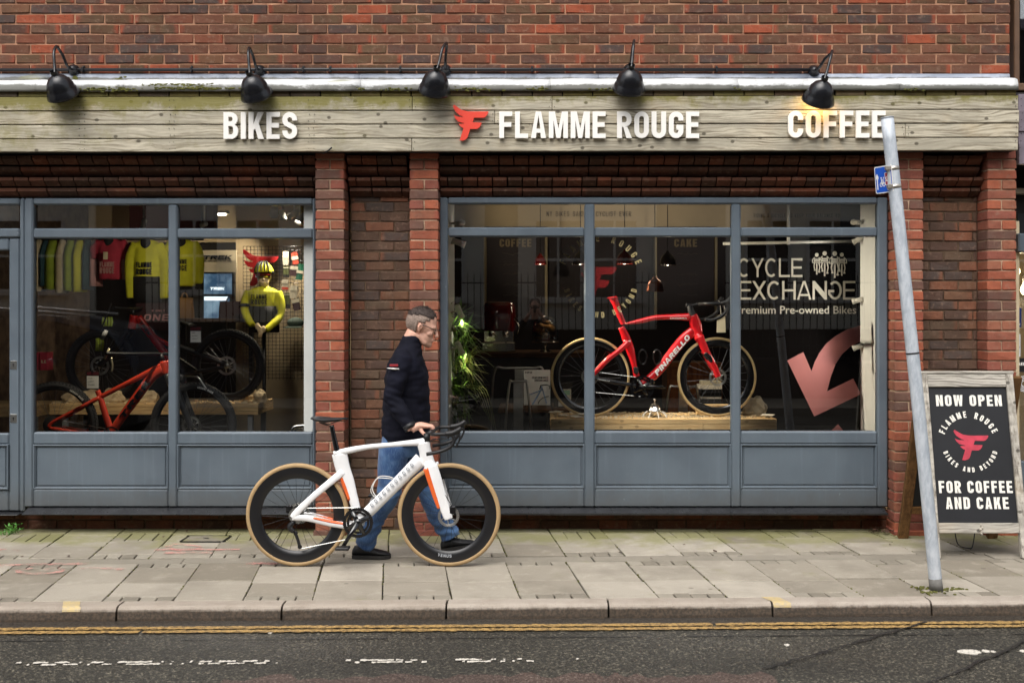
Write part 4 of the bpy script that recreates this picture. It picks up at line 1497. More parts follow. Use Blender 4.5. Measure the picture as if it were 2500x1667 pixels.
VL = dict(top=484, l0=500, l1=557.5, g0=582, g1=1055, p0=1085, p1=1194, base=1238, s1=1257)
sf_l = shopfront("slate blue shopfront window at the left, full of red mountain bikes", 59, 770, [(80, 410), (432, 763)], VL, (52, 769))
VR = dict(top=482, l0=498, l1=555, g0=578, g1=1053, p0=1084, p1=1192, base=1238, s1=1254)
sf_r = shopfront("three-bay slate blue shopfront window at the right, red racing bike on show", 1072, 2168, [(1093, 1427), (1452, 1786), (1809, 2143)], VR, (1074, 2168))
# a chip of bare timber shows on the sill's edge as wear
# door at the left edge
door = thing("shop_door", "slate blue glazed shop door with two keyholes, cut off by the left edge", "door", (PX(-150, 0, FRAME_Y).x, FRAME_Y, 0))
fbox("door_post", door, 46, 58.4, 484, 1250, .009)
fbox("door_head", door, -340, 46, 484, 500, .002)
pane(door, -340, 43, 500, 557.5, "fanlight_pane")
fbox("fanlight_bar", door, -340, 46, 557.5, 580, .004)
fbox("door_stile", door, 19, 45.2, 581, 1249, .016)
fbox("door_rail", door, -300, 19, 581, 611, .018)
fbox("door_rail", door, -300, 19, 1058, 1085, .018)
fbox("door_rail", door, -300, 19, 1195, 1249, .018)
fbox("door_stile", door, -330, -300, 581, 1249, .016)
moulded_panel(door, -300, 19, 1085, 1195)
pane(door, -300, 19, 611, 1058)
fbox("door_post", door, -352, -331, 484, 1250, .009)
for v in (891, 1021.5):
 p = PX(33, v, FRAME_Y + .016)
 e = MB().box(p.x - .026, p.x + .026, p.y - .003, p.y + .002, p.z - .033, p.z + .033, .002).build("keyhole_plate", M_STEEL, door)
 MB().lathe([(0, -.0012), (.006, -.0012), (.006, .001)], (p.x, p.y - .003, p.z + .006), (0, 1, 0), 10).box(p.x - .003, p.x + .003, p.y - .0042, p.y - .002, p.z - .014, p.z + .006).build("keyhole", M_BLACK, e)
 for sx in (-1, 1):
  for sz in (-1, 1):
   MB().lathe([(0, -.002), (.003, -.001), (.003, .001)], (p.x + sx * .020, p.y - .003, p.z + sz * .027), (0, 1, 0), 8).build("screw", M_DARKSTEEL, e)
st = MB().box(PX(-360, 0, .1).x, PX(52, 0, .1).x, .04, .3, PX(0, 1257, .06).z, PX(0, 1250, FRAME_Y).z - .002, .006)
st.build("threshold", M_SILL, door)
# dark brick plinths under the sills
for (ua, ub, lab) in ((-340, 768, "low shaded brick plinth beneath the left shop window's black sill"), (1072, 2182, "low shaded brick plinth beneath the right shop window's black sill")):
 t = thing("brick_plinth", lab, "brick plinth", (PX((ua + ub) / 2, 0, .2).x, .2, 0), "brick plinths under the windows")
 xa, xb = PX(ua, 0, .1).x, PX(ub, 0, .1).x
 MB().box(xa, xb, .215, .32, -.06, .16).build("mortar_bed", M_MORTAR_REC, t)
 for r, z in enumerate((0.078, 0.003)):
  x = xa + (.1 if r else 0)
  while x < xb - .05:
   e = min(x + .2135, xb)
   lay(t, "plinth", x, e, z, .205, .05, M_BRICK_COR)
   x = e + .01
# ================================================================== INSIDE
M_CEIL = MT("interior_ceiling_paint", srgb(176, 166, 146), .8, var=.05)
M_MAROON = MT("maroon_wall_paint", srgb(20, 6, 6), .8, var=.12, vs=3)
M_BEIGE = MT("beige_wall_paint", srgb(186, 166, 134), .8, var=.06, vs=2)
M_DARKWALL = MT("dark_wall_paint", srgb(24, 18, 16), .8, var=.2)
M_FLOOR_IN = MT("dark_floorboards", srgb(44, 34, 27), .4, var=.25, vs=3)
M_CREAM_TRIM = MT("cream_trim_paint", srgb(196, 180, 140), .6, var=.05)
XA, XM, XB = -7.5, -1.22, 3.45
def struct(name, mb, mat):
 return tag(mb.build(name, mat), kind="structure")
struct("floor", MB().box(XA, XB, .30, 5.2, -.08, -.02), M_FLOOR_IN)
struct("ceiling", MB().box(XA, XB, .42, 5.2, 2.95, 3.05), M_CEIL)
struct("back_wall", MB().box(XA, XM - .06, 4.6, 4.75, -.02, 2.95), M_DARKWALL)
struct("back_wall", MB().box(XM + .06, XB, 4.2, 4.35, -.02, 2.95), M_MAROON)
struct("side_wall", MB().box(XA - .1, XA, .3, 5.2, -.08, 3.05), M_DARKWALL)
struct("side_wall", MB().box(XB, XB + .1, .42, 5.2, -.08, 3.05), M_MAROON)
struct("partition_wall", MB().box(XM - .06, XM + .06, .43, 4.8, -.02, 2.95), M_DARKWALL)
# deep beige bulkhead behind the fanlights and stall boards behind the panels
struct("stall_wall", MB().box(XA, PX(768, 0, .2).x, .325, .36, -.02, .70), M_DARKWALL)
struct("stall_wall", MB().box(PX(1074, 0, .2).x, PX(2168, 0, .2).x, .325, .36, -.02, .70), M_DARKWALL)
# white reveals inside the right window, white board at the right of the left window
struct("window_reveal", MB().box(PX(2143, 0, .21).x + .002, PX(2143, 0, .21).x + .05, .21, .66, .70, 2.56), M_WALLWHITE)
struct("window_reveal", MB().box(PX(1093, 0, .21).x - .05, PX(1093, 0, .21).x - .002, .21, .92, .70, 2.56), M_WALLWHITE)
wl = PX(742, 0, .23).x
struct("window_reveal", MB().box(wl, PX(770, 0, .23).x, .225, .30, .70, 2.56, .003), M_WALLWHITE)
# ================================================================== BICYCLES
M_TAN = MT("tan_sidewall_rubber", srgb(170, 142, 102), .7, var=.12, vs=6)
M_TAN_PALE = MT("pale_tan_rubber", srgb(196, 168, 118), .7, var=.08)
M_TYRE = MT("black_tyre_rubber", srgb(40, 40, 42), .75, var=.15)
M_CARBON = MT("carbon_rim", srgb(26, 26, 28), .3, var=.1)
M_CARBON_GLOSS = MT("gloss_carbon", srgb(16, 16, 18), .14, var=.1, coat=.6)
M_FRAME_WHITE = MT("white_gloss_frame", srgb(240, 240, 240), .22, var=.02, coat=.5)
M_FRAME_ORANGE = MT("orange_frame_paint", srgb(232, 104, 48), .25, var=.05, coat=.4)
M_FRAME_RED = MT("red_gloss_frame", srgb(206, 24, 32), .2, var=.06, coat=.7)
M_FRAME_MTB = MT("brick_red_frame", srgb(206, 66, 44), .22, var=.05, coat=.6)
M_SPOKE = MT("spoke_steel", srgb(120, 120, 122), .35, 1.0)
M_SPOKE_BLACK = MT("spoke_black", srgb(30, 30, 32), .4, .6)
M_DECAL_WHITE = MT("white_decal", srgb(238, 236, 230), .45, var=.02)
M_DECAL_BLACK = MT("black_decal", srgb(18, 18, 20), .4, var=.05)
M_DECAL_GREY = MT("grey_decal", srgb(170, 174, 180), .4, var=.05)
def wheel(parent, c, r, tw, rim_in, tyre_mat, rim_mat, nsp=24, hub=.022, spoke_mat=None, knobs=False, rimw=None, label=None):
 """A wheel in the XZ plane about C: sub-parts tyre, rim, hub and every spoke."""
 w = sub("wheel", parent)
 if label:
  w["label"] = label
 c = Vector(c)
 ax = (0, 1, 0)
 rc = r - tw * .5
 prof = [(rc + math.cos(2 * PI * k / 12) * tw * .5, math.sin(2 * PI * k / 12) * tw * .5) for k in range(12)]
 mb = MB().lathe(prof, c, ax, 72, True, closed_prof=True)
 if knobs:
  n = 70
  for k in range(n):
   th = 2 * PI * k / n
   for j, (yy, ro) in enumerate(((-tw * .28, -.004), (0, 0), (tw * .28, -.004))):
    a = th + (.5 if j == 1 else 0) * 2 * PI / n
    M = Matrix.Translation(c) @ Matrix.Rotation(-a, 4, 'Y')
    mb.box(r - .006 + ro, r + .005 + ro, yy - tw * .11, yy + tw * .11, -.009, .009, 0, M)
 mb.build("tyre", tyre_mat, w)
 ro = r - tw * .86
 rw = rimw or tw * .42
 prof = [(ro + .006, -rw), (ro, -rw * 1.04), (ro - (ro - rim_in) * .5, -rw * .95), (rim_in + .004, -rw * .45), (rim_in, 0), (rim_in + .004, rw * .45), (ro - (ro - rim_in) * .5, rw * .95), (ro, rw * 1.04), (ro + .006, rw)]
 MB().lathe(prof, c, ax, 72, True, closed_prof=True).build("rim", rim_mat, w)
 hp = [(.006, -.05), (.006, -.046), (hub, -.044), (hub, -.038), (hub * .62, -.03), (hub * .55, 0), (hub * .62, .03), (hub, .038), (hub, .044), (.006, .046), (.006, .05)]
 MB().lathe(hp, c, ax, 18).build("hub", M_BLACK_GLOSS, w)
 sm = spoke_mat or M_SPOKE_BLACK
 a0 = rng.uniform(0, 1)
 for k in range(nsp):
  th = 2 * PI * k / nsp + a0
  side = 1 if k % 2 else -1
  lean = .42 * (1 if k % 4 < 2 else -1)
  p0 = c + Vector((math.cos(th + lean) * hub * .95, side * .040, math.sin(th + lean) * hub * .95))
  p1 = c + Vector((math.cos(th) * (rim_in + .001), 0, math.sin(th) * (rim_in + .001)))
  MB().tube([p0, p1], .0013, 5, ref=(0, 1, 0), caps=False).build("spoke", sm, w, recalc=False)
 return w
def rotor(parent, c, r, y, mat=None):
 """Slotted brake disc on its spider."""
 c = Vector(c) + Vector((0, y, 0))
 mb = MB()
 n = 36
 for k in range(n):                       # the braking band, with holes left as gaps between blocks
  a0, a1 = 2 * PI * k / n, 2 * PI * (k + .82) / n
  for (ra, rb) in ((r * .84, r), (r * .74, r * .82)):
   off = .5 * 2 * PI / n if ra < r * .8 else 0
   q = [(math.cos(a + off) * rr_, math.sin(a + off) * rr_) for a, rr_ in ((a0, ra), (a1, ra), (a1, rb), (a0, rb))]
   mb.prism([q], -.001, .001, Matrix(((1, 0, 0, c.x), (0, 0, 1, c.y), (0, 1, 0, c.z), (0, 0, 0, 1))))
 mb.lathe([(r * .81, -.0011), (r * .85, -.0011), (r * .85, .0011), (r * .81, .0011)], c, (0, 1, 0), 48, closed_prof=True)
 mb.lathe([(r * .97, -.0009), (r, -.0009), (r, .0009), (r * .97, .0009)], c, (0, 1, 0), 48, closed_prof=True)
 for k in range(6):
  a = 2 * PI * k / 6
  p0 = c + Vector((math.cos(a) * r * .22, 0, math.sin(a) * r * .22))
  p1 = c + Vector((math.cos(a + .5) * r * .76, 0, math.sin(a + .5) * r * .76))
  mb.tube([p0, p1], r * .05, 6, r2=.0015, ref=(0, 1, 0))
 mb.lathe([(0, -.004), (r * .28, -.004), (r * .28, .004), (0, .004)], c, (0, 1, 0), 20)
 return mb.build("brake_disc", mat or M_STEEL, parent)
def chainring(mb, c, r, y, teeth=44):
 c = Vector(c) + Vector((0, y, 0))
 out = []
 for k in range(teeth):
  for f, rr_ in ((0, r * .965), (.25, r), (.5, r), (.75, r * .965)):
   a = 2 * PI * (k + f) / teeth
   out.append((math.cos(a) * rr_, math.sin(a) * rr_))
 hole = [(math.cos(2 * PI * k / 36) * r * .78, math.sin(2 * PI * k / 36) * r * .78) for k in range(36)]
 M = Matrix(((1, 0, 0, c.x), (0, 0, 1, c.y), (0, 1, 0, c.z), (0, 0, 0, 1)))
 mb.prism([out, hole], -.002, .002, M)
 for k in range(4):
  a = 2 * PI * k / 4 + .5
  mb.tube([c, c + Vector((math.cos(a) * r * .82, 0, math.sin(a) * r * .82))], [r * .2, r * .12], 8, r2=.006, ref=(0, 1, 0))
 mb.lathe([(0, -.008), (r * .26, -.008), (r * .26, .008), (0, .008)], c, (0, 1, 0), 20)
 return mb
def chain(parent, pts, y, mat, w=.0035):
 """Chain as a run of links along a polyline in the bike's plane."""
 mb = MB()
 P = [Vector(p) for p in pts]
 for a, b in zip(P[:-1], P[1:]):
  d = b - a
  n = max(1, int(d.length / .0127))
  for k in range(n):
   p, q = a + d * ((k + .1) / n), a + d * ((k + .9) / n)
   mb.tube([p, q], w * (1.0 if k % 2 else .75), 6, r2=.003, ref=(0, 1, 0), smooth=False)
 return mb.build("chain", mat, parent)
def cassette(parent, c, r, y, mat, n=7):
 mb = MB()
 for k in range(n):
  rr_ = r * (1 - .085 * k)
  yy = y - .0035 * k
  out = []
  T = int(40 - 3 * k)
  for j in range(T):
   for f, s in ((0, .95), (.3, 1), (.5, 1), (.8, .95)):
    a = 2 * PI * (j + f) / T
    out.append((math.cos(a) * rr_ * s, math.sin(a) * rr_ * s))
  hole = [(math.cos(2 * PI * j / 20) * rr_ * .8, math.sin(2 * PI * j / 20) * rr_ * .8) for j in range(20)]
  M = Matrix(((1, 0, 0, c[0]), (0, 0, 1, c[1] + yy), (0, 1, 0, c[2]), (0, 0, 0, 1)))
  mb.prism([out, hole], -.0009, .0009, M)
  for j in range(5):
   a = 2 * PI * j / 5 + k * .2
   mb.tube([(c[0], c[1] + yy, c[2]), (c[0] + math.cos(a) * rr_ * .85, c[1] + yy, c[2] + math.sin(a) * rr_ * .85)], rr_ * .06, 5, r2=.0008)
 return mb.build("cassette", mat, parent)
class Plane:
 """Side view of something drawn in pixels of a zoomed crop, standing in the plane y = Y."""
 def __init__(self, ox, oy, k, Y):
  self.ox, self.oy, self.k, self.Y = ox, oy, k, Y
 def __call__(self, x, y, dy=0.0):
  p = PX(self.ox + x / self.k, self.oy + y / self.k, self.Y)
  return p + Vector((0, dy, 0))
 def m(self, px):
  return px / self.k * (self.Y - CAMY) / F
def tub(mb, pl, pts, r, r2=None, dy=0.0, seg=14, n=5, dys=None):
 P = [pl(x, y, dy if dys is None else dys[i]) for i, (x, y) in enumerate(pts)]
 rr_ = [pl.m(q) for q in r]
 r2_ = rr_ if r2 is None else [pl.m(q) for q in r2]
 return mb.tube(spline(P, n), lerps(rr_, n), seg, r2=lerps(r2_, n), ref=(0, 1, 0))
# ------------------------------------------------------------------ the white bicycle being wheeled along
B = Plane(560, 700, 2.177, -0.97)
wb = thing("bicycle", "white road bicycle with orange flashes and tan tyres, wheeled by the walking man", "bicycle", (B(690, 1490).x, -.97, 0))
Rw = B.m(274)
cr, cf = B(362, 1214), B(1168, 1219)
cr.z = cf.z = Rw + .002
wheel(wb, cr, Rw, .034, .236, M_TAN, M_CARBON, 24, .02, rimw=.013)
wheel(wb, cf, Rw, .034, .236, M_TAN, M_CARBON, 24, .02, rimw=.013)
fr = MB()
tub(fr, B, [(556, 886), (640, 868), (740, 850), (860, 839), (980, 828), (1040, 826)], [15, 17, 14, 13, 17, 26], [14, 15, 15, 16, 18, 20])
tub(fr, B, [(585, 884), (602, 960), (628, 1030), (652, 1100), (676, 1190)], [42, 40, 36, 27, 24], [14, 14, 15, 16, 20])
tub(fr, B, [(1030, 826), (1040, 870), (1058, 945)], [36, 33, 38], [22, 22, 24])
tub(fr, B, [(1020, 915), (950, 985), (840, 1095), (735, 1200), (690, 1240)], [40, 34, 32, 31, 26], [20, 22, 24, 26, 30])
for s in (-1, 1):
 tub(fr, B, [(606, 980), (545, 1030), (450, 1110), (372, 1185), (345, 1216)], [20, 19, 17, 18, 14], [9, 9, 8, 7, 6], dys=[s * .012, s * .03, s * .045, s * .058, s * .062])
 tub(fr, B, [(345, 1216), (430, 1222), (540, 1250), (660, 1268)], [14, 17, 17, 20], [6, 8, 9, 12], dys=[s * .062, s * .05, s * .035, s * .028])
tub(fr, B, [(664, 1240), (716, 1240)], [30, 30], [34, 34])
fr.build("frame", M_FRAME_WHITE, wb)
fk = MB()
tub(fk, B, [(1040, 940), (1070, 950), (1098, 965)], [22, 34, 20], [30, 44, 30])
for s in (-1, 1):
 tub(fk, B, [(1072, 945), (1100, 1020), (1130, 1110), (1158, 1190), (1170, 1224)], [38, 34, 29, 26, 22], [10, 9, 8, 8, 7], dys=[s * .040, s * .052, s * .056, s * .058, s * .058])
fk.build("fork", M_FRAME_WHITE, wb)
for s in (-1, 1):
 of = MB()
 tub(of, B, [(1048, 958), (1072, 1030), (1098, 1110), (1118, 1168)], [15, 14, 12, 8], [9.5, 9, 8, 7], dys=[s * .0465, s * .054, s * .0575, s * .059])
 of.build("fork_flash", M_FRAME_ORANGE, wb)
 of = MB()
 if s < 0:
  o3 = MB()
  tub(o3, B, [(596, 1008), (618, 1065), (640, 1130)], [13, 15, 11], [15.5, 15.5, 15.5])
  o3.build("seat_tube_flash", M_FRAME_ORANGE, wb)
 tub(of, B, [(455, 1219), (540, 1240), (625, 1255)], [6, 8, 8], [9, 10, 11], dys=[s * .049, s * .037, s * .031])
 of.build("chainstay_flash", M_FRAME_ORANGE, wb)
# grey lettering along the down tube, too blurred in the photograph to read: raised grey marks
dm = MB()
for k in range(11):
 f = .08 + .078 * k
 x, y = 1005 + (735 - 1005) * f, 930 + (1200 - 930) * f
 p = B(x - 10, y - 10, -.033 - .006 * f)
 M = Matrix.Translation(p) @ Matrix.Rotation(R(45), 4, 'Y').inverted()
 for lp in (rr(-.011, -.013, .008, .013, .006),):
  dm.prism([lp, rr(-.006, -.006, .004, .006, .003)], -.002, .001, M @ Matrix(((1, 0, 0, 0), (0, 0, 1, 0), (0, 1, 0, 0), (0, 0, 0, 1))))
dm.build("tube_marks", M_DECAL_GREY, wb)
sp = MB()
tub(sp, B, [(543, 735), (556, 800), (574, 880)], [12, 13, 16], [9, 10, 11])
sp.build("seatpost", M_CARBON_GLOSS, wb)
sd = MB()
rings = []
for (x, yt, yb_, hw) in ((440, 690, 702, .058), (470, 687, 714, .070), (510, 690, 722, .062), (550, 694, 716, .038), (600, 694, 708, .022), (632, 694, 704, .014)):
 a, b = B(x, yt), B(x, yb_)
 rings.append([Vector((a.x, a.y + math.cos(t) * hw, (a.z + b.z) / 2 + math.sin(t) * (a.z - b.z) / 2)) for t in [2 * PI * k / 14 for k in range(14)]])
sd.loft(rings)
for s in (-1, 1):
 sd.tube([B(480, 718, s * .02), B(520, 734, s * .02), B(590, 708, s * .012)], .0035, 6)
sd.build("saddle", M_BLACK, wb)
hb = MB()
hb.tube([B(1048, 818), B(1050, 780)], [.024, .02], 14, r2=[.024, .02], ref=(0, 1, 0))
hb.tube([B(1046, 786), B(1085, 768)], [.017, .016], 12, ref=(0, 1, 0))
hb.build("stem", M_BLACK, wb)
bar = MB()
for s in (-1, 1):
 yo = -.97 + s * .20
 Q = lambda x, y, dy=0.0: Vector((B(x, y).x, yo + dy, B(x, y).z))
 path = [B(1085, 766), Vector((B(1088, 766).x, -.97 + s * .1, B(0, 766).z)), Vector((B(1092, 766).x, -.97 + s * .175, B(0, 766).z)), Q(1112, 764), Q(1160, 764), Q(1198, 772), Q(1206, 800), Q(1182, 832), Q(1130, 854), Q(1064, 866, s * .01)]
 bar.tube(spline(path, 5), .0118, 12, ref=(0, 0, 1))
bar.build("handlebar", M_BLACK, wb)
for s in (-1, 1):
 yo = -.97 + s * .20
 Q = lambda x, y, dy=0.0: Vector((B(x, y).x, yo + dy, B(x, y).z))
 lv = MB().tube(spline([Q(1160, 762), Q(1200, 757), Q(1230, 742), Q(1242, 728)], 4), lerps([.017, .019, .018, .011], 4), 12, ref=(0, 1, 0))
 lv.tube(spline([Q(1228, 752), Q(1236, 785), Q(1222, 820), Q(1214, 832)], 4), .006, 8)
 lv.build("brake_lever", M_BLACK, wb)
ck = MB()
chainring(ck, B(690, 1245), .10, -.048, 50)
chainring(ck, B(690, 1245), .075, -.042, 36)
ck.tube([B(690, 1245, -.062), B(640, 1325, -.066), B(612, 1372, -.066)], [.017, .013, .014], 10, r2=.008)
ck.tube([B(690, 1245, .05), B(768, 1118, .056)], [.017, .013], 10, r2=.008)
ck.build("crankset", M_CARBON_GLOSS, wb)
for (x, y, s) in ((618, 1368, -1), (764, 1122, 1)):
 pd = MB().box(B(x, y).x - .045, B(x, y).x + .045, -.97 + s * .075, -.97 + s * .145, B(x, y).z - .009, B(x, y).z + .009, .005)
 pd.tube([B(x, y, s * .06), B(x, y, s * .15)], .006, 8, ref=(1, 0, 0))
 pd.build("pedal", M_BLACK, wb)
cassette(wb, cr, .052, -.030, M_STEEL, 7)
chain(wb, [cr + Vector((.0, -.044, .05)), B(690, 1245) + Vector((0, -.046, .098))], 0, M_STEEL)
chain(wb, [B(382, 1384, -.044), B(690, 1245) + Vector((-.02, -.046, -.098))], 0, M_STEEL)
dr = MB()
tub(dr, B, [(352, 1240), (330, 1268), (352, 1292)], [10, 14, 12], [8, 12, 10], dy=-.05)
tub(dr, B, [(355, 1290), (372, 1335), (382, 1372)], [9, 8, 8], [4, 4, 4], dy=-.046)
for (x, y) in ((360, 1300), (382, 1372)):
 dr.lathe([(0, -.004), (.014, -.004), (.014, .004), (0, .004)], B(x, y, -.044), (0, 1, 0), 12)
dr.build("derailleur", M_BLACK, wb)
rotor(wb, cf, .070, -.046)
rotor(wb, cr, .070, .048)
cal = MB()
for (x, y, s) in ((1196, 1180, -1), (318, 1190, 1)):
 cal.box(B(x, y).x - .03, B(x, y).x + .012, -.97 + s * .066, -.97 + s * .03, B(x, y).z - .022, B(x, y).z + .03, .006)
cal.build("brake_caliper", M_DARKSTEEL, wb)
cg = MB()
for s in (-1, 1):
 cg.tube(spline([B(790, 1130, s * .012), B(756, 1080, s * .036), B(786, 1016, s * .038), B(838, 1012, s * .036), B(868, 1018, s * .02)], 5), .003, 6)
cg.build("bottle_cage", M_WHITE_PLASTIC, wb)
cbl = MB()
cbl.tube(spline([B(1196, 770, -.19), B(1150, 800, -.10), B(1090, 805, -.03), B(1062, 822, -.008)], 5), .0028, 6)
cbl.tube(spline([B(1196, 770, .19), B(1160, 806, .10), B(1096, 812, .03), B(1064, 826, .008)], 5), .0028, 6)
cbl.tube(spline([B(1128, 1060, -.052), B(1172, 1130, -.064), B(1192, 1170, -.064)], 4), .0024, 6)
cbl.build("cables", M_BLACK, wb)
# lettering on the front rim
rl = MB()
text_arc_mb(rl, "VENUS", cf + Vector((0, -.0145, 0)), .257, -96, .020, .001, (1, 0, 0), (0, 0, 1), flip=True, wf=.7, tf=.2, rf=.15, gap=.25)
rl.build("rim_lettering", M_DECAL_GREY, wb)
# ================================================================== PEOPLE
M_SKIN = MT("skin", srgb(214, 166, 144), .5, var=.08, vs=14, bump=.1, bs=300)
M_HAIR_GREY = MT("short_grey_hair", srgb(146, 128, 116), .8, var=.35, vs=120, bump=.7, bs=260)
M_HAIR_DARK = MT("short_dark_hair", srgb(64, 53, 48), .75, var=.4, vs=120, bump=.8, bs=260)
M_NAVY = MT("navy_softshell", srgb(15, 16, 28), .85, spec=.18, var=.25, vs=5, bump=.25, bs=400)
M_DENIM = None
def denim():
 t = NT("blue_denim")
 w = t.co(False)
 c = t.mix(t.step(t.noise(w, 6, 4), .35, .7), srgb(46, 74, 118), srgb(84, 118, 160))
 c = t.mix(t.step(t.noise(t.co(False, (1, 1, .12)), 260, 2), .45, .7, 0, .35), c, srgb(120, 146, 178))
 return t.finish(c, .85, 0, .2, t.bump(t.noise(w, 500, 2), .25, .002), sheen=.2)
M_DENIM = denim()
M_SHOE = MT("black_shoe", srgb(20, 20, 23), .6, var=.2, bump=.3, bs=120)
M_SOLE = MT("dark_rubber_sole", srgb(44, 42, 40), .7, var=.1)
M_SPEC = MT("dark_spectacle_frame", srgb(20, 18, 18), .3)
def ell_ring(c, rx, ry, n=22, tilt=0.0, sq=1.0):
 out = []
 for k in range(n):
  t = 2 * PI * k / n
  cx, sy = math.cos(t), math.sin(t)
  x = math.copysign(abs(cx) ** sq, cx) * rx
  y = math.copysign(abs(sy) ** sq, sy) * ry
  out.append(Vector((c[0] + x * math.cos(tilt), c[1] + y, c[2] + x * math.sin(tilt))))
 return out
def limb(mb, pts, radii, seg=16, n=5):
 return mb.tube(spline(pts, n), lerps(radii, n), seg, ref=(0, 1, 0))
PY = -0.65
def Q(u, v, dy=0.0):
 p = PX(u, v, PY)
 return Vector((p.x, PY + dy, p.z))
def head_shapes(mb, c, fx=1.0, s=1.0, pitch=0.0):
 """Head about C (between the ears at eye height) looking along +x*fx; s scales it."""
 def L(x, y, z):
  v = Vector((x, y, z)) * s
  v = Matrix.Rotation(pitch, 3, 'Y') @ v
  return c + Vector((v.x * fx, v.y, v.z))
 mb.ball(L(-.012, 0, .035), (.098 * s, .077 * s, .092 * s), 20, 14)
 mb.ball(L(.03, 0, .02), (.062 * s, .066 * s, .075 * s), 18, 12)
 mb.ball(L(.038, 0, -.045), (.052 * s, .056 * s, .062 * s), 16, 10)
 mb.tube([L(.0, .042, -.05), L(.05, .032, -.082), L(.078, 0, -.092), L(.05, -.032, -.082), L(.0, -.042, -.05)], [v * s for v in (.02, .021, .022, .021, .02)], 10, ref=(0, 0, 1))   # jaw
 mb.ball(L(.080, 0, -.085), (.018 * s, .022 * s, .018 * s), 10, 8)
 mb.tube([L(.088, 0, .022), L(.100, 0, -.002), L(.112, 0, -.022), L(.100, 0, -.032)], [v * s for v in (.009, .011, .0135, .010)], 10, r2=[v * s for v in (.008, .011, .016, .012)], ref=(0, 1, 0))   # nose
 for sy in (-1, 1):
  mb.tube([L(.086, sy * .010, .026), L(.082, sy * .030, .030), L(.066, sy * .050, .022)], [v * s for v in (.009, .009, .008)], 8, ref=(0, 0, 1))     # brow
  mb.ball(L(.060, sy * .040, -.018), (.026 * s, .020 * s, .020 * s), 10, 8)                                                           # cheek
  mb.tube([L(-.004, sy * .074, -.026), L(-.014, sy * .083, .004), L(-.008, sy * .084, .024), L(.008, sy * .079, .02), L(.004, sy * .076, -.004)], [v * s for v in (.008, .009, .008, .006, .006)], 8, ref=(0, 1, 0))   # ear
 mb.tube([L(.092, -.018, -.050), L(.101, 0, -.049), L(.092, .018, -.050)], .0055 * s, 8, ref=(0, 0, 1))
 mb.tube([L(.090, -.018, -.060), L(.098, 0, -.061), L(.090, .018, -.060)], .0062 * s, 8, ref=(0, 0, 1))
 return L
man = MB()
hc = Q(1030, 800)
L = head_shapes(man, hc, 1.0, 1.05, R(19))
limb(man, [Q(992, 868), Q(1003, 838), Q(1016, 812)], [.078, .066, .066])
# torso, arms, legs under the clothes
man.loft([ell_ring(Q(972, 1100), .10, .14), ell_ring(Q(978, 1040), .095, .135), ell_ring(Q(985, 980), .095, .13), ell_ring(Q(990, 910), .105, .15), ell_ring(Q(992, 868), .085, .14), ell_ring(Q(998, 850), .05, .06)])
S_R, E_R, W_R = Q(988, 878, -.175), Q(974, 968, -.225), Q(1016, 1036, -.285)
S_L, E_L, W_L = Q(988, 878, .175), Q(982, 972, .215), Q(1012, 1052, .20)
limb(man, [S_R, E_R, W_R], [.05, .040, .027])
limb(man, [S_L, E_L, W_L], [.05, .040, .027])
HIP_R, KN_R, AN_R = Q(966, 1090, -.085), Q(948, 1202, -.095), Q(898, 1316, -.09)
HIP_L, KN_L, AN_L = Q(986, 1090, .085), Q(1038, 1200, .09), Q(1094, 1308, .085)
limb(man, [HIP_R, KN_R, AN_R], [.082, .055, .038])
limb(man, [HIP_L, KN_L, AN_L], [.082, .055, .038])
# right hand over the bar by the stem: palm, four curled fingers, thumb
hy = -.915
H = lambda u, v, y: Vector((PX(u, v, -.93).x, y, PX(u, v, -.93).z))
man.tube(spline([W_R, H(1024, 1039, -.92), H(1036, 1039, hy), H(1046, 1040, hy)], 4), lerps([.026, .024, .019, .015], 4), 14, r2=lerps([.03, .036, .045, .046], 4), ref=(0, 1, 0))
for i, (dy_, ln) in enumerate(((-.036, .9), (-.012, 1.0), (.012, .97), (.035, .84))):
 y = hy + dy_
 k = ln
 man.tube(spline([H(1044, 1040, y), H(1044 + 11 * k, 1041, y), H(1046 + 13 * k, 1049, y + .001), H(1045 + 9 * k, 1057, y + .001), H(1044, 1060, y)], 4), lerps([.0105, .0102, .0095, .009, .0075], 4), 10, ref=(0, 1, 0))
man.tube(spline([H(1026, 1046, hy - .02), H(1034, 1056, hy - .034), H(1044, 1061, hy - .03), H(1053, 1062, hy - .018)], 4), lerps([.014, .0125, .0105, .008], 4), 10, ref=(0, 1, 0))
# left hand hanging, slightly curled
man.tube(spline([W_L, Q(1016, 1064, .2), Q(1020, 1078, .2)], 4), lerps([.026, .03, .026], 4), 12, r2=lerps([.02, .016, .013], 4))
for i in range(4):
 x0 = 1010 + i * 6.4
 man.tube(spline([Q(x0, 1076, .2), Q(x0 + 3, 1090, .198), Q(x0 + 2, 1101 - abs(i - 1.5) * 2, .188)], 4), lerps([.009, .0085, .007], 4), 8)
man.tube(spline([Q(1024, 1062, .19), Q(1034, 1074, .182), Q(1036, 1086, .178)], 4), lerps([.012, .010, .008], 4), 8)
me = remeshed(man, .0048, 3, .5)
person = from_mesh(me, "person", M_SKIN)
tag(person, "man in navy jacket, blue jeans and glasses walking right, wheeling the white bicycle", "person")
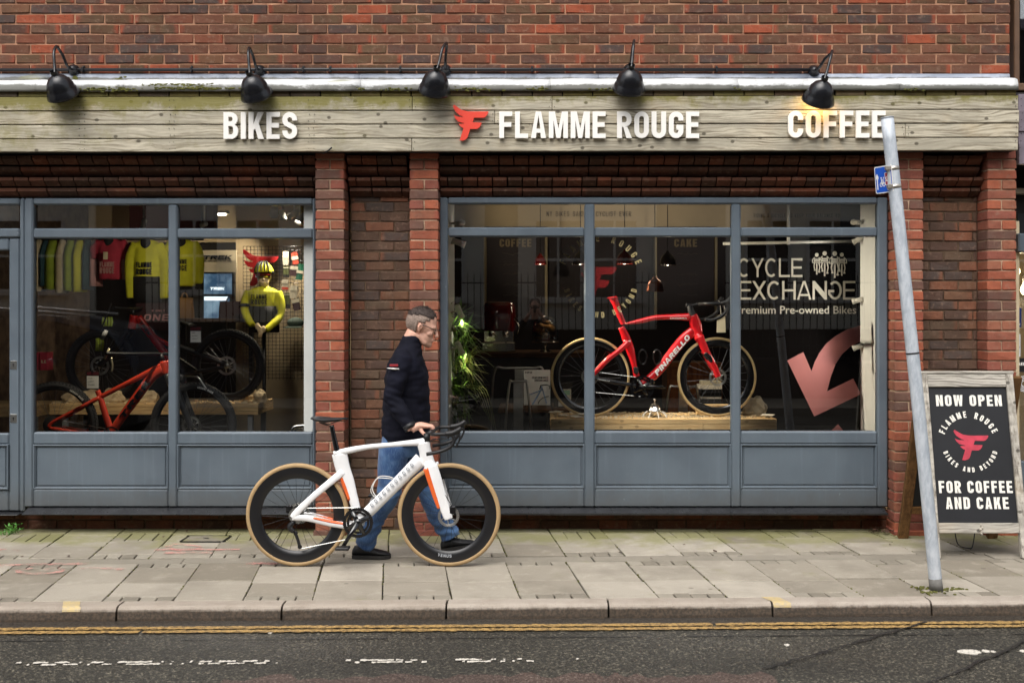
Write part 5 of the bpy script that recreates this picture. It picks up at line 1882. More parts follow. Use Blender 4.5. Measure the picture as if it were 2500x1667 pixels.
# jacket
jk = MB()
ring = lambda ul, ur, v, hw, sq=1.0: ell_ring(Q((ul + ur) / 2, v), PX(ur, v, PY).x / 2 - PX(ul, v, PY).x / 2, hw, 26, 0, sq)
jk.loft([ring(938, 1042, 1080, .178, .9), ring(934, 1047, 1062, .185, .9), ring(934, 1049, 1020, .182, .9), ring(937, 1049, 970, .18, .9), ring(940, 1045, 920, .195, .9), ring(948, 1037, 885, .205, .9), ring(958, 1030, 864, .175), ring(968, 1028, 848, .115), ring(976, 1030, 836, .088), ring(981, 1031, 824, .078), ring(984, 1030, 818, .074)])
for S, E, W_, sg in ((S_R, E_R, W_R, -1), (S_L, E_L, W_L, 1)):
 S2 = S + Vector((.0, -sg * .02, .0))
 up = spline([S2 + Vector((0, -sg * .045, .012)), S2 + Vector((0, sg * .008, 0)), S.lerp(E, .5) + Vector((-.008, 0, 0)), E + Vector((-.012, 0, 0)), E.lerp(W_, .5), W_ - (W_ - E).normalized() * .012], 5)
 jk.tube(up, lerps([.06, .074, .066, .058, .053, .041], 5), 18, ref=(0, 1, 0))
me = remeshed(jk, .0085, 5, .5)
def folds(p, n):
 f = noise.noise(Vector((p.x * 7, p.y * 7, p.z * 15))) * .010 + noise.noise(Vector((p.x * 15, p.y * 14, p.z * 34 + 5))) * .006
 el = max(0, 1 - (Vector((p.x, p.y, p.z)) - E_R).length / .13)
 f += el * .006 * math.sin(p.z * 150 + p.x * 60)
 return f
displace(me, folds)
from_mesh(me, "jacket", M_NAVY, person)
cm = MB()                                    # cuffs and collar seam, chest zip, sleeve badge, hip pocket
d = (W_R - E_R).normalized()
cm.tube([W_R - d * .035, W_R - d * .004], [.045, .042], 18, ref=(0, 1, 0))
cm.build("cuff", M_BLACK, person)
M_PIPING = MT("dark_red_piping", srgb(92, 26, 36), .6)
bp = []
for (u, v) in ((956, 892), (966, 894), (976, 895), (990, 896)):
 bp.append((u, v))
sl = E_R.lerp(S_R, .72)
def on_sleeve(u, v, off=.0):
 """A point on the near face of the sleeve."""
 p = Q(u, v)
 return Vector((p.x, PY - .263 - off, p.z))
bd = MB()
rings = []
for (u, w_) in ((956, .2), (964, 1.6), (974, 2.2), (984, 1.9), (990, .3)):
 p = on_sleeve(u, 893.2 + (u - 956) * .07)
 dy_ = ((u - 973) / 17) ** 2 * .022
 rings.append([p + Vector((0, dy_, .0028 * w_)), p + Vector((0, dy_ - .003, 0)), p + Vector((0, dy_, -.0028 * w_)), p + Vector((0, dy_ + .012, 0))])
bd.loft(rings).build("sleeve_flash", M_DECAL_WHITE, person)
bd = MB()
p0, p1 = on_sleeve(964, 889.5), on_sleeve(984, 884)
bd.box(p0.x, p1.x, PY - .268, PY - .25, p0.z, p1.z, .002).build("sleeve_badge", MT("red_badge", srgb(150, 30, 38), .6), person)
# jeans
jn_ = MB()
jn_.loft([ell_ring(Q(978, 1050), .12, .162), ell_ring(Q(976, 1085), .128, .172), ell_ring(Q(976, 1112), .118, .165)])
for Hh, K, A_, fr_ in ((HIP_R, KN_R, AN_R, 0), (HIP_L, KN_L, AN_L, 1)):
 dirn = (A_ - K).normalized()
 jn_.tube(spline([Hh + Vector((0, 0, .02)), Hh.lerp(K, .5) + Vector((.008, 0, 0)), K + Vector((.01, 0, 0)), K.lerp(A_, .45) + Vector((-.012, 0, 0)), A_ - dirn * .0, A_ + dirn * .035], 5), lerps([.108, .095, .078, .074, .068, .070], 5), 20, ref=(0, 1, 0))
me = remeshed(jn_, .0085, 5, .5)
def jfold(p, n):
 f = noise.noise(Vector((p.x * 9, p.y * 9, p.z * 9))) * .006
 low = max(0, 1 - abs(p.z - .16) / .16)
 kn = max(0, 1 - abs(p.z - .45) / .14)
 f += (low * .007 + kn * .004) * math.sin(p.z * 95 + noise.noise(p * 8) * 5)
 return f
displace(me, jfold)
from_mesh(me, "jeans", M_DENIM, person)
def shoe(heel, toe, roll, y):
 """Shoe from heel to toe (world x, z of the sole line)."""
 a, b = Vector((heel[0], y, heel[1])), Vector((toe[0], y, toe[1]))
 ax = (b - a).normalized()
 up = Vector((-ax.z, 0, ax.x))
 Ln = (b - a).length
 mb, so = MB(), MB()
 rings, sr = [], []
 for f, h, w in ((0, .055, .024), (.06, .082, .034), (.2, .092, .038), (.38, .086, .040), (.55, .066, .044), (.72, .052, .049), (.88, .042, .044), (.97, .032, .03), (1.0, .022, .014)):
  c = a + ax * Ln * f
  rings.append([c + Vector((0, math.cos(t) * w, 0)) + up * (max(0.016, .018 + (h - .018) * (.5 + .5 * math.sin(t)))) for t in [2 * PI * k / 14 for k in range(14)]])
  sr.append([c + Vector((0, sy * (w + .004), 0)) + up * z for sy, z in ((-1, 0), (1, 0), (1, .022), (-1, .022))])
 mb.loft(rings)
 so.loft(sr, True, False)
 s_ = mb.build("shoe", M_SHOE, person)
 so.build("sole", M_SOLE, s_)
 for i in range(4):
  c = a + ax * Ln * (.42 + .07 * i) + up * (.085 - .010 * i)
  MB().tube([c + Vector((0, -.03, -.008)), c + Vector((0, 0, .004)), c + Vector((0, .03, -.008))], .003, 6, ref=(0, 0, 1)).build("lace", M_DARKSTEEL if i == 1 else M_BLACK, s_)
 return s_
px = lambda u, v: (Q(u, v).x, Q(u, v).z)
shoe((Q(866, 0).x, .004), (Q(958, 0).x, .004), 0, PY - .09)
shoe((Q(1076, 0).x, .006), (Q(1160, 0).x, .048), 0, PY + .085)
# hair: dark top, clipped grey sides; spectacles
hm = MB()
def HR(x, y, z):
 v = Matrix.Rotation(R(19), 3, 'Y') @ (Vector((x, y, z)) * 1.05)
 return hc + v
def hair_shell(cond, off, name, mat):
 mb = MB()
 n1, n2 = 44, 26
 C, rad = (-.012, 0, .035), (.098 + off, .077 + off, .092 + off)
 vs, ok = [], []
 for i in range(n2 + 1):
  ph = PI * i / n2
  for k in range(n1):
   th = 2 * PI * k / n1
   d_ = Vector((math.sin(ph) * math.cos(th), math.sin(ph) * math.sin(th), math.cos(ph)))
   q = Vector((C[0] + rad[0] * d_.x, rad[1] * d_.y, C[2] + rad[2] * d_.z))
   q += d_ * noise.noise(q * 60) * .0035
   vs.append(HR(*q))
   ok.append(cond(q))
 fs = []
 for i in range(n2):
  for k in range(n1):
   f = (i * n1 + k, (i + 1) * n1 + k, (i + 1) * n1 + (k + 1) % n1, i * n1 + (k + 1) % n1)
   if all(ok[j] for j in f):
    fs.append(f)
 me_ = MB().add(vs, fs, True).mesh(name, mat)
 b = bmesh.new()
 b.from_mesh(me_)
 bmesh.ops.delete(b, geom=[v for v in b.verts if not v.link_faces], context='VERTS')
 b.to_mesh(me_)
 b.free()
 o_ = bpy.data.objects.new(name, me_)
 COL.objects.link(o_)
 s = o_.modifiers.new("thick", 'SOLIDIFY')
 s.thickness = .012
 s.offset = -1
 adopt(o_, person)
 st = MB()                                # short strands that break the edge of the cut
 for f in fs:
  p = [Vector(vs[j]) for j in f]
  for _ in range(5):
   a_, b_ = rng.random(), rng.random()
   q = p[0].lerp(p[3], a_).lerp(p[1].lerp(p[2], a_), b_)
   n_ = (q - HR(*C)).normalized()
   d_ = (n_ + Vector((rng.uniform(-.9, .3), rng.uniform(-.5, .5), rng.uniform(-.6, .3)))).normalized()
   w_ = d_.cross(n_).normalized() * .0011
   l_ = rng.uniform(.006, .016) * (1 if off > .007 else .6)
   st.add([q - w_, q + w_, q + d_ * l_], [(0, 1, 2)])
 so_ = st.build("strands", mat, o_, recalc=False)
 so_["kind"] = "stuff"
 return o_
hair_shell(lambda q: q.z > .078 - max(0, -q.x) * .25 and q.x < .066 + noise.noise(q * 30) * .01, .008, "hair", M_HAIR_DARK)
hair_shell(lambda q: q.z > -.045 + q.x * .55 + (.05 if q.x > -.01 else 0) + (.03 if q.x > .02 else 0) and q.x < .044 and not (abs(q.x - .0) < .018 and q.z < .03), .005, "hair_sides", M_HAIR_GREY)
gl = MB()
for s in (-1, 1):
 gl.tube([HR(-.012, s * .083, .026), HR(.04, s * .080, .022), HR(.088, s * .066, .016)], .0028, 8, r2=.0022)
 pts = [HR(.094, s * (.034 + math.cos(t) * .026), .004 + math.sin(t) * .018) for t in [2 * PI * k / 20 for k in range(20)]]
 gl.tube(pts, .0022, 6, ref=(1, 0, 0), closed=True)
gl.tube([HR(.098, -.009, .010), HR(.102, 0, .012), HR(.098, .009, .010)], .002, 6, ref=(0, 0, 1))
gl.build("spectacles", M_SPEC, person)
# ================================================================== STREET FURNITURE
# ---- leaning galvanised pole with the small blue cycle route sign
pb, pt = Vector((PX(2287, 0, -1.56).x, -1.56, -.02)), Vector((PX(2166, 0, -1.56).x, -1.56, PX(0, 289, -1.56).z))
pole = thing("sign_post", "leaning galvanised steel post at the kerb with a small blue sign", "post", pb)
n = 14
mid = pb.lerp(pt, .42) + Vector((.006, 0, 0))
MB().tube(spline([pb, mid, pt], 8), .038, 28, ref=(0, 1, 0)).build("tube", M_GALV, pole)
dirp = (pt - pb).normalized()
MB().tube([pt - dirp * .002, pt + dirp * .006], .0395, 28, ref=(0, 1, 0)).build("cap", MT("grey_plastic_cap", srgb(150, 156, 162), .5), pole)
MB().tube([pb + dirp * .015, pb + dirp * .095], .0392, 28, ref=(0, 1, 0)).build("base_band", MT("dull_grey_band", srgb(104, 102, 98), .8, var=.2, vs=20), pole)
def pole_at(v):
 z = CAMZ - (v - CY) * (-1.56 - CAMY) / F
 f = (z - pb.z) / (pt.z - pb.z)
 return pb.lerp(pt, f) + Vector((.006, 0, 0)) * max(0, 1 - abs(f - .42) / .42)
c = pole_at(862)
MB().tube([c - dirp * .005, c + dirp * .005], .0395, 24, ref=(0, 1, 0)).build("cable_tie", M_BLACK, pole)
for v in (412, 456):
 c = pole_at(v)
 MB().tube([c - dirp * .011, c + dirp * .011], .0402, 24, ref=(0, 1, 0)).box(c.x - .05, c.x - .02, c.y - .036, c.y - .004, c.z - .011, c.z + .011, .002).build("sign_clamp", MT("stainless_band", srgb(196, 188, 176), .35, .8), pole)
# plate: turned to face traffic from the left
cc = pole_at(437) + Vector((-.018, -.036, 0))
M_BLUE = MT("blue_sign_sheet", srgb(30, 88, 196), .35, var=.04)
xa = Vector((.42, -.90, 0)).normalized()        # reading direction: from the far left edge towards the pole
upv = (dirp - xa * dirp.dot(xa)).normalized()
nz = xa.cross(upv).normalized()
PLM = Matrix.Translation(cc - xa * .146) @ Matrix((xa, upv, nz)).transposed().to_4x4() @ Matrix.Scale(.93, 4)
plate = MB().prism([rr(0, -.088, .158, .088, .012)], -.0015, .0015, PLM).build("sign_plate", M_WHITE_PLASTIC, pole)
MB().prism([rr(.007, -.081, .151, .081, .009)], .0015, .0022, PLM).build("blue_face", M_BLUE, plate)
ar = MB().prism([[(.018, -.062), (.027, -.062), (.027, .012), (.034, .004), (.034, .022), (.0225, .042), (.011, .022), (.011, .004), (.018, .012)]], .0022, .0029, PLM)
for (cx_, cy2) in ((.054, -.032), (.080, -.032)):
 ar.prism([[(cx_ + math.cos(2 * PI * k / 16) * .0115, cy2 + math.sin(2 * PI * k / 16) * .0145) for k in range(16)], [(cx_ + math.cos(2 * PI * k / 16) * .008, cy2 + math.sin(2 * PI * k / 16) * .010) for k in range(16)]], .0022, .0029, PLM)
for st_ in ([(.054, -.032), (.060, -.004), (.075, -.004), (.080, -.032)], [(.060, -.004), (.067, -.030), (.075, -.004)], [(.058, .012), (.060, -.004)], [(.052, .013), (.064, .013)], [(.075, -.004), (.078, .012), (.084, .012)]):
 ar.prism([stroke(st_, .0045)], .0022, .0029, PLM)
ar.prism([rr(.108, -.074, .122, -.052, .002)], .0022, .0029, PLM)
ar.build("symbols", M_DECAL_WHITE, plate)
M_REDP = MT("red_route_patch", srgb(150, 36, 66), .4)
rp = MB()
for cx_ in (.094, .121):
 rp.prism([rr(cx_, -.036, cx_ + .022, .040, .002)], .0022, .0027, PLM)
rp.build("route_patch", M_REDP, plate)
rw = MB()
for cx_ in (.094, .121):
 rw.prism([rr(cx_ - .002, -.038, cx_ + .024, .042, .003), rr(cx_ + .001, -.035, cx_ + .021, .039, .002)], .0027, .0032, PLM)
 rw.prism([stroke([(cx_ + .005, -.012), (cx_ + .016, -.012), (cx_ + .005, .008), (cx_ + .016, .016)], .005)], .0027, .0032, PLM)
rw.build("route_number", M_DECAL_WHITE, plate)
# ---- chalkboard
M_BOARD = MT("black_signboard", srgb(24, 25, 29), .55, var=.15, vs=6)
M_BOARD_TXT = MT("white_board_lettering", srgb(236, 232, 222), .55, var=.04)
M_BOARD_RED = MT("faded_red_print", srgb(188, 58, 76), .6, var=.18, vs=14)
ab = thing("sandwich_board", "black and whitewashed timber sandwich board with white lettering by the shop's end pier", "sandwich board", (PX(2385, 0, -.6).x, -.55, 0))
yb_, yt_ = -.76, -.50
zt_ = PX(0, 910, yt_).z
xl, xr = PX(2266, 0, -.63).x - .018, PX(2486, 0, -.63).x + .012
# board coordinates: a across, b up the slope, d towards the street
e_up = Vector((0, yt_ - yb_, zt_)).normalized()
e_n = Vector((1, 0, 0)).cross(e_up)
LB = Vector((0, yt_ - yb_, zt_)).length
AM = Matrix.Translation((xl, yb_, .004)) @ Matrix((Vector((1, 0, 0)), e_up, e_n)).transposed().to_4x4()
Wd = xr - xl
sw = .052
bx = lambda n_, m_, a0, a1, b0, b1, d0, d1, c_=.004: MB().box(a0, a1, b0, b1, d0, d1, c_, AM).build(n_, m_, ab)
bx("stile", M_TIMBER_WHITE, 0, sw, 0, LB - .012, -.02, .022)
bx("stile", M_TIMBER_WHITE, Wd - sw, Wd, 0, LB - .012, -.02, .022)
bx("rail", M_TIMBER_WHITE_H, sw, Wd - sw, LB - .105, LB - .014, -.018, .020)
bx("rail", M_TIMBER_WHITE_H, sw, Wd - sw, .165, .235, -.018, .020)
bx("top_cap", M_TIMBER_WHITE_H, -.004, Wd + .004, LB - .012, LB + .006, -.05, .026)
bx("panel", M_BOARD, sw - .004, Wd - sw + .004, .232, LB - .10, -.006, .004, .001)
T = lambda s_, a, b, H, w, **kw: text_mb(txt, s_, AM @ Vector((a, b, .0042)), (1, 0, 0), e_up, H, .0015, width=w, **kw)
txt = MB()
kk = dict(wf=.5, tf=.2, rf=.16, gap=.16, space=.36)
aw = Wd - 2 * sw
def ab_uv(u, v):
 """Board coordinates of the pixel (u, v)."""
 # intersect the ray with the board's plane
 o_ = Vector((0, CAMY, CAMZ))
 r_ = Vector(((u - CX) / F, 1, -(v - CY) / F))
 pl_o = AM @ Vector((0, 0, .004))
 t_ = (pl_o - o_).dot(e_n) / r_.dot(e_n)
 q = AM.inverted() @ (o_ + r_ * t_)
 return q.x, q.y
for s_, u0, u1, v0, v1 in (("NOW OPEN", 2286, 2444, 964, 991), ("FOR COFFEE", 2293, 2470, 1173.5, 1203), ("AND CAKE", 2310, 2461, 1213, 1242)):
 a0, b0 = ab_uv(u0, v1)
 a1, b1 = ab_uv(u1, v0)
 letter_parts("letter", M_BOARD_TXT, ab, s_, AM @ Vector((a0, b0, .0042)), (1, 0, 0), e_up, b1 - b0, .0015, width=a1 - a0, **kk)
ca, cb_ = ab_uv(2367, 1082)
CC = AM @ Vector((ca, cb_, .0042))
rad_ = (ab_uv(2367, 1010)[1] - ab_uv(2367, 1082)[1])
LP = ("letter", M_BOARD_TXT, ab)
text_arc_mb(None, "FLAMME ROUGE", CC, rad_ - .026, 91, .044, .0015, (1, 0, 0), e_up, parts=LP, wf=.5, tf=.2, rf=.16, gap=.42, space=.95)
text_arc_mb(None, "BIKES AND BEYOND", CC, rad_ - .040, -90, .033, .0015, (1, 0, 0), e_up, flip=True, parts=LP, wf=.5, tf=.2, rf=.16, gap=.42, space=.8)
a0, b0 = ab_uv(2333, 1123)
a1, b1 = ab_uv(2412, 1049)
em = MB()
emblem_mb(em, AM @ Vector((a0, b0, .0042)), (1, 0, 0), e_up, b1 - b0, .0015, (a1 - a0) / (b1 - b0))
em.build("emblem", M_BOARD_RED, ab)
# rear frame leaning the other way
for (uT, vT, uB, vB) in ((2229, 990, 2204, 1313), (2420, 1000, 2421, 1317)):
 B_ = PX(uB, vB, -.10)
 B_.z = 0.0
 T_ = Vector((PX(uB, 0, -.10).x + .02, yt_ + .04, zt_ - .03))
 d_ = (T_ - B_).normalized()
 mbx = MB()
 sx_ = Vector((1, 0, 0))
 nn = sx_.cross(d_)
 M = Matrix.Translation(B_) @ Matrix((sx_, nn, d_)).transposed().to_4x4()
 mbx.box(-.036, .036, -.02, .02, 0, (T_ - B_).length, .003, M)
 mbx.build("rear_leg", M_TIMBER_BROWN, ab)
xa_, xb_ = PX(2204, 0, -.1).x, PX(2421, 0, -.1).x
Bq, Tq = Vector((xa_, -.10, 0)), Vector((xa_, yt_ + .04, zt_ - .03))
d_ = (Tq - Bq).normalized()
M = Matrix.Translation(Bq) @ Matrix((Vector((1, 0, 0)), Vector((1, 0, 0)).cross(d_), d_)).transposed().to_4x4()
MB().box(.04, xb_ - xa_ - .04, -.004, .006, .26, 1.15, 0, M).build("rear_panel", M_BLACK, ab)
MB().box(.038, xb_ - xa_ - .038, -.016, .016, .20, .258, .003, M).build("rear_rail", M_TIMBER_BROWN, ab)
# stay chain with its knotted end
chn = MB()
P = spline([AM @ Vector((.17, .17, -.01)), AM @ Vector((.2, .09, -.05)), Vector((PX(2360, 0, -.5).x, -.52, .02)), Vector((PX(2374, 0, -.45).x, -.46, .03)), Vector((PX(2380, 0, -.3).x, -.34, .25))], 6)
chn.tube(P, .004, 6, ref=(1, 0, 0)).build("stay_cord", M_DARKSTEEL, ab)
kn = MB()
for i, (du, dv) in enumerate(((0, 0), (2, 6), (-1, 11), (1, 16), (0, 21))):
 kn.ball(AM @ Vector((ab_uv(2393 + du, 1282 + dv)[0], ab_uv(2393 + du, 1282 + dv)[1], .022)), (.010, .009, .012), 8, 6)
kn.build("knotted_string", M_TIMBER_WHITE, ab)
# ---- weeds and litter along the wall foot
M_WEED = MT("weed_leaf", srgb(70, 128, 38), .55, var=.25, rnd=.3)
wd = thing("weed", "small green weed growing at the foot of the shop door", "weed", (PX(32, 0, .1).x, .02, 0))
for k in range(34):
 a = rng.uniform(0, 2 * PI)
 s = rng.uniform(.012, .026)
 base = Vector((PX(32 + rng.gauss(0, 10), 0, .03).x, .03 + rng.uniform(-.05, .05), rng.uniform(.012, .075)))
 d_ = Vector((math.cos(a), math.sin(a) * .7 - .25, rng.uniform(-.1, .7))).normalized()
 sd_ = d_.cross(Vector((0, 0, 1))).normalized()
 nn = d_.cross(sd_)
 vs = [base, base + d_ * s * .5 + sd_ * s * .42 + nn * .002, base + d_ * s * 1.15 - nn * .003, base + d_ * s * .5 - sd_ * s * .42 + nn * .002, base + d_ * s * .5 - nn * .003]
 MB().add(vs, [(0, 1, 4), (1, 2, 4), (2, 3, 4), (3, 0, 4)], True).build("leaf", M_WEED, wd)
stm = MB()
for k in range(9):
 x = PX(32 + rng.gauss(0, 7), 0, .03).x
 stm.tube([(x, .03, 0), (x + rng.uniform(-.02, .02), .02, .03), (x + rng.uniform(-.04, .04), .0, rng.uniform(.04, .08))], .0018, 5, ref=(0, 1, 0))
stm.build("stems", M_WEED, wd)
gr = MB()
for k in range(70):
 x = PX(rng.uniform(-20, 30), 0, .03).x
 y = rng.uniform(-.02, .1)
 h = rng.uniform(.012, .03)
 gr.add([(x, y, 0), (x + .004, y, 0), (x + rng.uniform(-.01, .015), y + rng.uniform(-.01, .01), h)], [(0, 1, 2)])
tag(gr.build("grass", M_WEED), kind="stuff")
M_DEADLEAF = MT("dead_leaf", srgb(70, 46, 32), .8, var=.4, rnd=.4)
lf = MB()
for k in range(70):
 x, y = PX(rng.gauss(2150, 18), 0, .05).x, rng.uniform(-.05, .16)
 if k > 52:
  x = rng.uniform(-3.6, 3.2)
  y = rng.uniform(-.9, .1)
 s = rng.uniform(.008, .02)
 z0 = rng.uniform(.004, .03 if k <= 52 else .006)
 a = rng.uniform(0, 2 * PI)
 v = [Vector((math.cos(a + t) * s * q, math.sin(a + t) * s * q, rng.uniform(-.3, .6) * s)) + Vector((x, y, z0 + .006)) for t, q in ((0, 1.2), (1.2, .6), (PI, 1.1), (4.6, .6))]
 lf.add(v, [(0, 1, 2, 3)], True)
tag(lf.build("fallen_leaves", M_DEADLEAF), kind="stuff")
# moss and dirt in the joints
mj = MB()
for k in range(500):
 a = rng.uniform(-3.6, 3.4)
 kk_ = round((a - A0) / W)
 b = rng.choice([rng.uniform(1.06, 1.9), rng.uniform(0, .9)])
 p = PV(A0 + kk_ * W + (.03 if b > 1 else 0) + rng.gauss(0, .003), b)
 s = rng.uniform(.002, .0055)
 mj.ball((p.x, p.y, -.003), (s * 1.3, s * 2.2, s), 6, 4)
tag(mj.build("moss", M_MOSS), kind="stuff")
for (u, v) in ((2300, 1441), (2255, 1436), (2330, 1438), (2275, 1446)):
 mb = MB()
 d = F * CAMZ / (v - CY)
 for k in range(26):
  s = rng.uniform(.003, .008)
  mb.ball(((u - CX) * d / F + rng.gauss(0, .03), d + CAMY + rng.gauss(0, .018), .002), (s * 1.6, s * 1.6, s * .8), 6, 4)
 tag(mb.build("moss", M_MOSS), kind="stuff")
# ================================================================== LEFT SHOP: what stands behind the glass
C4 = lambda Y: Plane(0, 450, 2.4125, Y)
C5 = lambda Y: Plane(1060, 450, 2.4125, Y)
C6 = lambda Y: Plane(1700, 450, 2.851, Y)
def slab(pl, x0, x1, y0, y1, d0, d1, name, mat, parent=None, c=.003):
 """Box whose front face fills the crop rectangle on PL's plane; d0, d1 depths behind that plane."""
 a, b = pl(x0, y1), pl(x1, y0)
 return MB().box(a.x, b.x, pl.Y + d0, pl.Y + d1, a.z, b.z, c).build(name, mat, parent)
def letters(name, mat, parent, s, pl, x0, x1, y0, y1, depth=.002, dy=0.0, shear=0.0, **kw):
 mb = MB()
 a, b = pl(x0, y1, dy), pl(x1, y0, dy)
 text_mb(mb, s, a, (1, 0, 0), (0, 0, 1), b.z - a.z, depth, width=b.x - a.x, shear=shear, **kw)
 return mb.build(name, mat, parent)
GOTH = dict(wf=.5, tf=.2, rf=.16, gap=.13, space=.32)
WIDE = dict(wf=.95, tf=.27, rf=.16, gap=.14, space=.4)
# ---- beige band of wall high up, beige wall behind the accessories
struct("upper_wall", MB().box(XA, XM - .06, 4.57, 4.60, 2.45, 2.95), M_BEIGE)
struct("accessory_wall", MB().box(PX(576, 0, 3.4).x, XM - .06, 3.4, 3.5, -.02, 2.95), M_BEIGE)
struct("upper_wall", MB().box(XM + .06, XB, 4.16, 4.20, 2.50, 2.95), M_BEIGE)
M_DKRED_BAND = MT("dark_red_band", srgb(74, 30, 30), .7)
struct("ceiling_beam", MB().box(PX(320, 0, 3.6).x, PX(525, 0, 3.6).x, 3.55, 3.7, 2.52, 2.95), M_DKRED_BAND)
# ---- red hardtail mountain bike close behind the glass
pl = C4(0.93)
mt = thing("mountain_bike", "red hardtail mountain bike with black lettering nearest the left shop window", "bicycle", (pl(665, 1500).x, .93, .37))
Rm = .355
cr, cf = pl(322, 1414), pl(1139, 1418)
wheel(mt, cr, Rm, .058, .288, M_TYRE, M_BLACK, 28, .026, M_SPOKE, True)
wheel(mt, cf, Rm, .058, .288, M_TYRE, M_BLACK, 28, .026, M_SPOKE, True)
fm = MB()
tub(fm, pl, [(965, 1062), (760, 1165), (588, 1254)], [21, 15, 14], [14, 13, 12])
for s in (-1, 1):
 tub(fm, pl, [(590, 1252), (450, 1330), (330, 1396), (310, 1424)], [11, 10, 10, 12], [7, 7, 7, 7], dys=[s * .012, s * .05, s * .065, s * .068])
 tub(fm, pl, [(310, 1430), (480, 1456), (655, 1470)], [11, 11, 14], [7, 7, 9], dys=[s * .068, s * .05, s * .03])
tub(fm, pl, [(574, 1214), (590, 1255), (622, 1360), (655, 1462)], [15, 17, 19, 22], [14, 14, 15, 16])
tub(fm, pl, [(962, 1088), (900, 1130), (800, 1260), (690, 1412), (660, 1462)], [34, 29, 27, 25, 25], [20, 20, 19, 20, 24])
tub(fm, pl, [(966, 1040), (984, 1118)], [26, 26], [26, 26])
fm.build("frame", M_FRAME_MTB, mt)
dv = (pl(895, 1142) - pl(690, 1418))
Ld = dv.length
dv.normalize()
upn = Vector((-dv.z, 0, dv.x))
hh = .044
o0 = pl(720, 1376) - upn * hh * .5 + Vector((0, -.0295, 0))
letter_parts("letter", M_DECAL_BLACK, mt, "TREK", o0, dv, upn, hh, .003, width=Ld * .80, wf=1.0, tf=.3, rf=.12, gap=.2, shear=.15)
fkm = MB()
tub(fkm, pl, [(985, 1115), (1030, 1190), (1056, 1200)], [22, 30, 30], [26, 60, 60])
for s in (-1, 1):
 tub(fkm, pl, [(1050, 1180), (1082, 1280), (1122, 1380), (1140, 1428)], [17, 20, 19, 18], [17, 19, 18, 14], dy=s * .062)
fkm.build("suspension_fork", MT("dark_grey_fork", srgb(52, 54, 58), .3), mt)
sm_ = MB()
sm_.tube([pl(964, 1042), pl(946, 1000)], .018, 12)
sm_.tube(spline([pl(715, 985, -.33), pl(800, 992, -.22), pl(900, 996, -.08), pl(948, 1000), pl(1000, 1010, .08), pl(1090, 1110, .3)], 5), .014, 10, ref=(0, 0, 1))
sm_.build("handlebar", M_BLACK, mt)
g_ = MB().tube([pl(700, 905, -.36), pl(724, 855, -.34)], .017, 12)
g_.build("grip", MT("grey_grip", srgb(120, 120, 118), .6), mt)
lvb = MB()
lvb.tube(spline([pl(742, 1090, -.3), pl(746, 1050, -.3), pl(738, 1010, -.3)], 4), .008, 8)
lvb.tube([pl(706, 1018, -.32), pl(732, 958, -.31)], .010, 8)
lvb.build("brake_lever", MT("pale_alloy", srgb(196, 184, 150), .3, .6), mt)
lvb = MB().tube(spline([pl(1110, 1126, -.1), pl(1190, 1130, -.12), pl(1218, 1165, -.12), pl(1242, 1198, -.12)], 4), .008, 8)
lvb.build("brake_lever", M_STEEL, mt)
cassette(mt, cr, .082, -.04, M_STEEL, 9)
chain(mt, [cr + Vector((.05, -.05, .045)), pl(655, 1438, -.045)], 0, M_STEEL, .004)
rotor(mt, cf, .08, -.05)
ckm = MB()
chainring(ckm, pl(668, 1470), .07, -.05, 32)
ckm.build("crankset", M_BLACK, mt)
tl = MB()
for (cc_, a_, w_) in ((cr, 52, "AGENT ROC"), (cf, 70, "AGENT RACE")):
 text_arc_mb(tl, "ARDENT RACE", cc_ + Vector((0, -.027, 0)), Rm - .042, a_, .016, .002, (1, 0, 0), (0, 0, 1), wf=.7, tf=.24, rf=.12, gap=.16, space=.4)
tl.build("tyre_lettering", M_DECAL_WHITE, mt)
# low plinth it stands on
zt_ = cr.z - Rm
struct("display_plinth", MB().box(-6.5, XM - .1, .55, 1.36, -.02, zt_ - .001, .01), M_DARKWALL)
def price_tag(label, x0, x1, y0, y1, Y, lines):
 p_ = C4(Y)
 t = thing("price_tag", label, "price tag", p_((x0 + x1) / 2, y1), "price tags on the bikes")
 slab(p_, x0, x1, y0, y1, 0, .004, "holder", M_BLACK, t, .001)
 slab(p_, x0 + 4, x1 - 4, y0 + 26, y1 - 5, -.002, .0, "card", M_WHITE_PLASTIC, t, 0)
 slab(p_, x0 + 4, x1 - 4, y0 + 3, y0 + 20, -.002, .0, "header", M_PIPING, t, 0)
 wr = MB()
 for k, (f, s_) in enumerate(lines):
  yy = y0 + 26 + (y1 - y0 - 31) * f
  pts = []
  n = 16
  for i in range(n):
   xx = x0 + 12 + (x1 - x0 - 26) * s_ * i / n
   pts.append(p_(xx, yy + (rng.uniform(-4, 4)), -.0025))
  wr.tube(spline(pts, 2), .0008, 4)
 wr.build("handwriting", M_BLACK, t)
 cl = MB().tube([p_((x0 + x1) / 2, y0 + 8, -.004), p_((x0 + x1) / 2, y0 - 16, .002)], .006, 8)
 cl.build("clip", M_DARKSTEEL, t)
 return t
price_tag("white price card in a black holder on the red mountain bike's seat tube", 508, 585, 1102, 1206, .80, ((.2, .5), (.45, .7), (.7, .75)))
price_tag("white handwritten price card to the right of the window mullion, higher of the two", 1118, 1187, 838, 935, .85, ((.15, .5), (.42, .85), (.7, .9)))
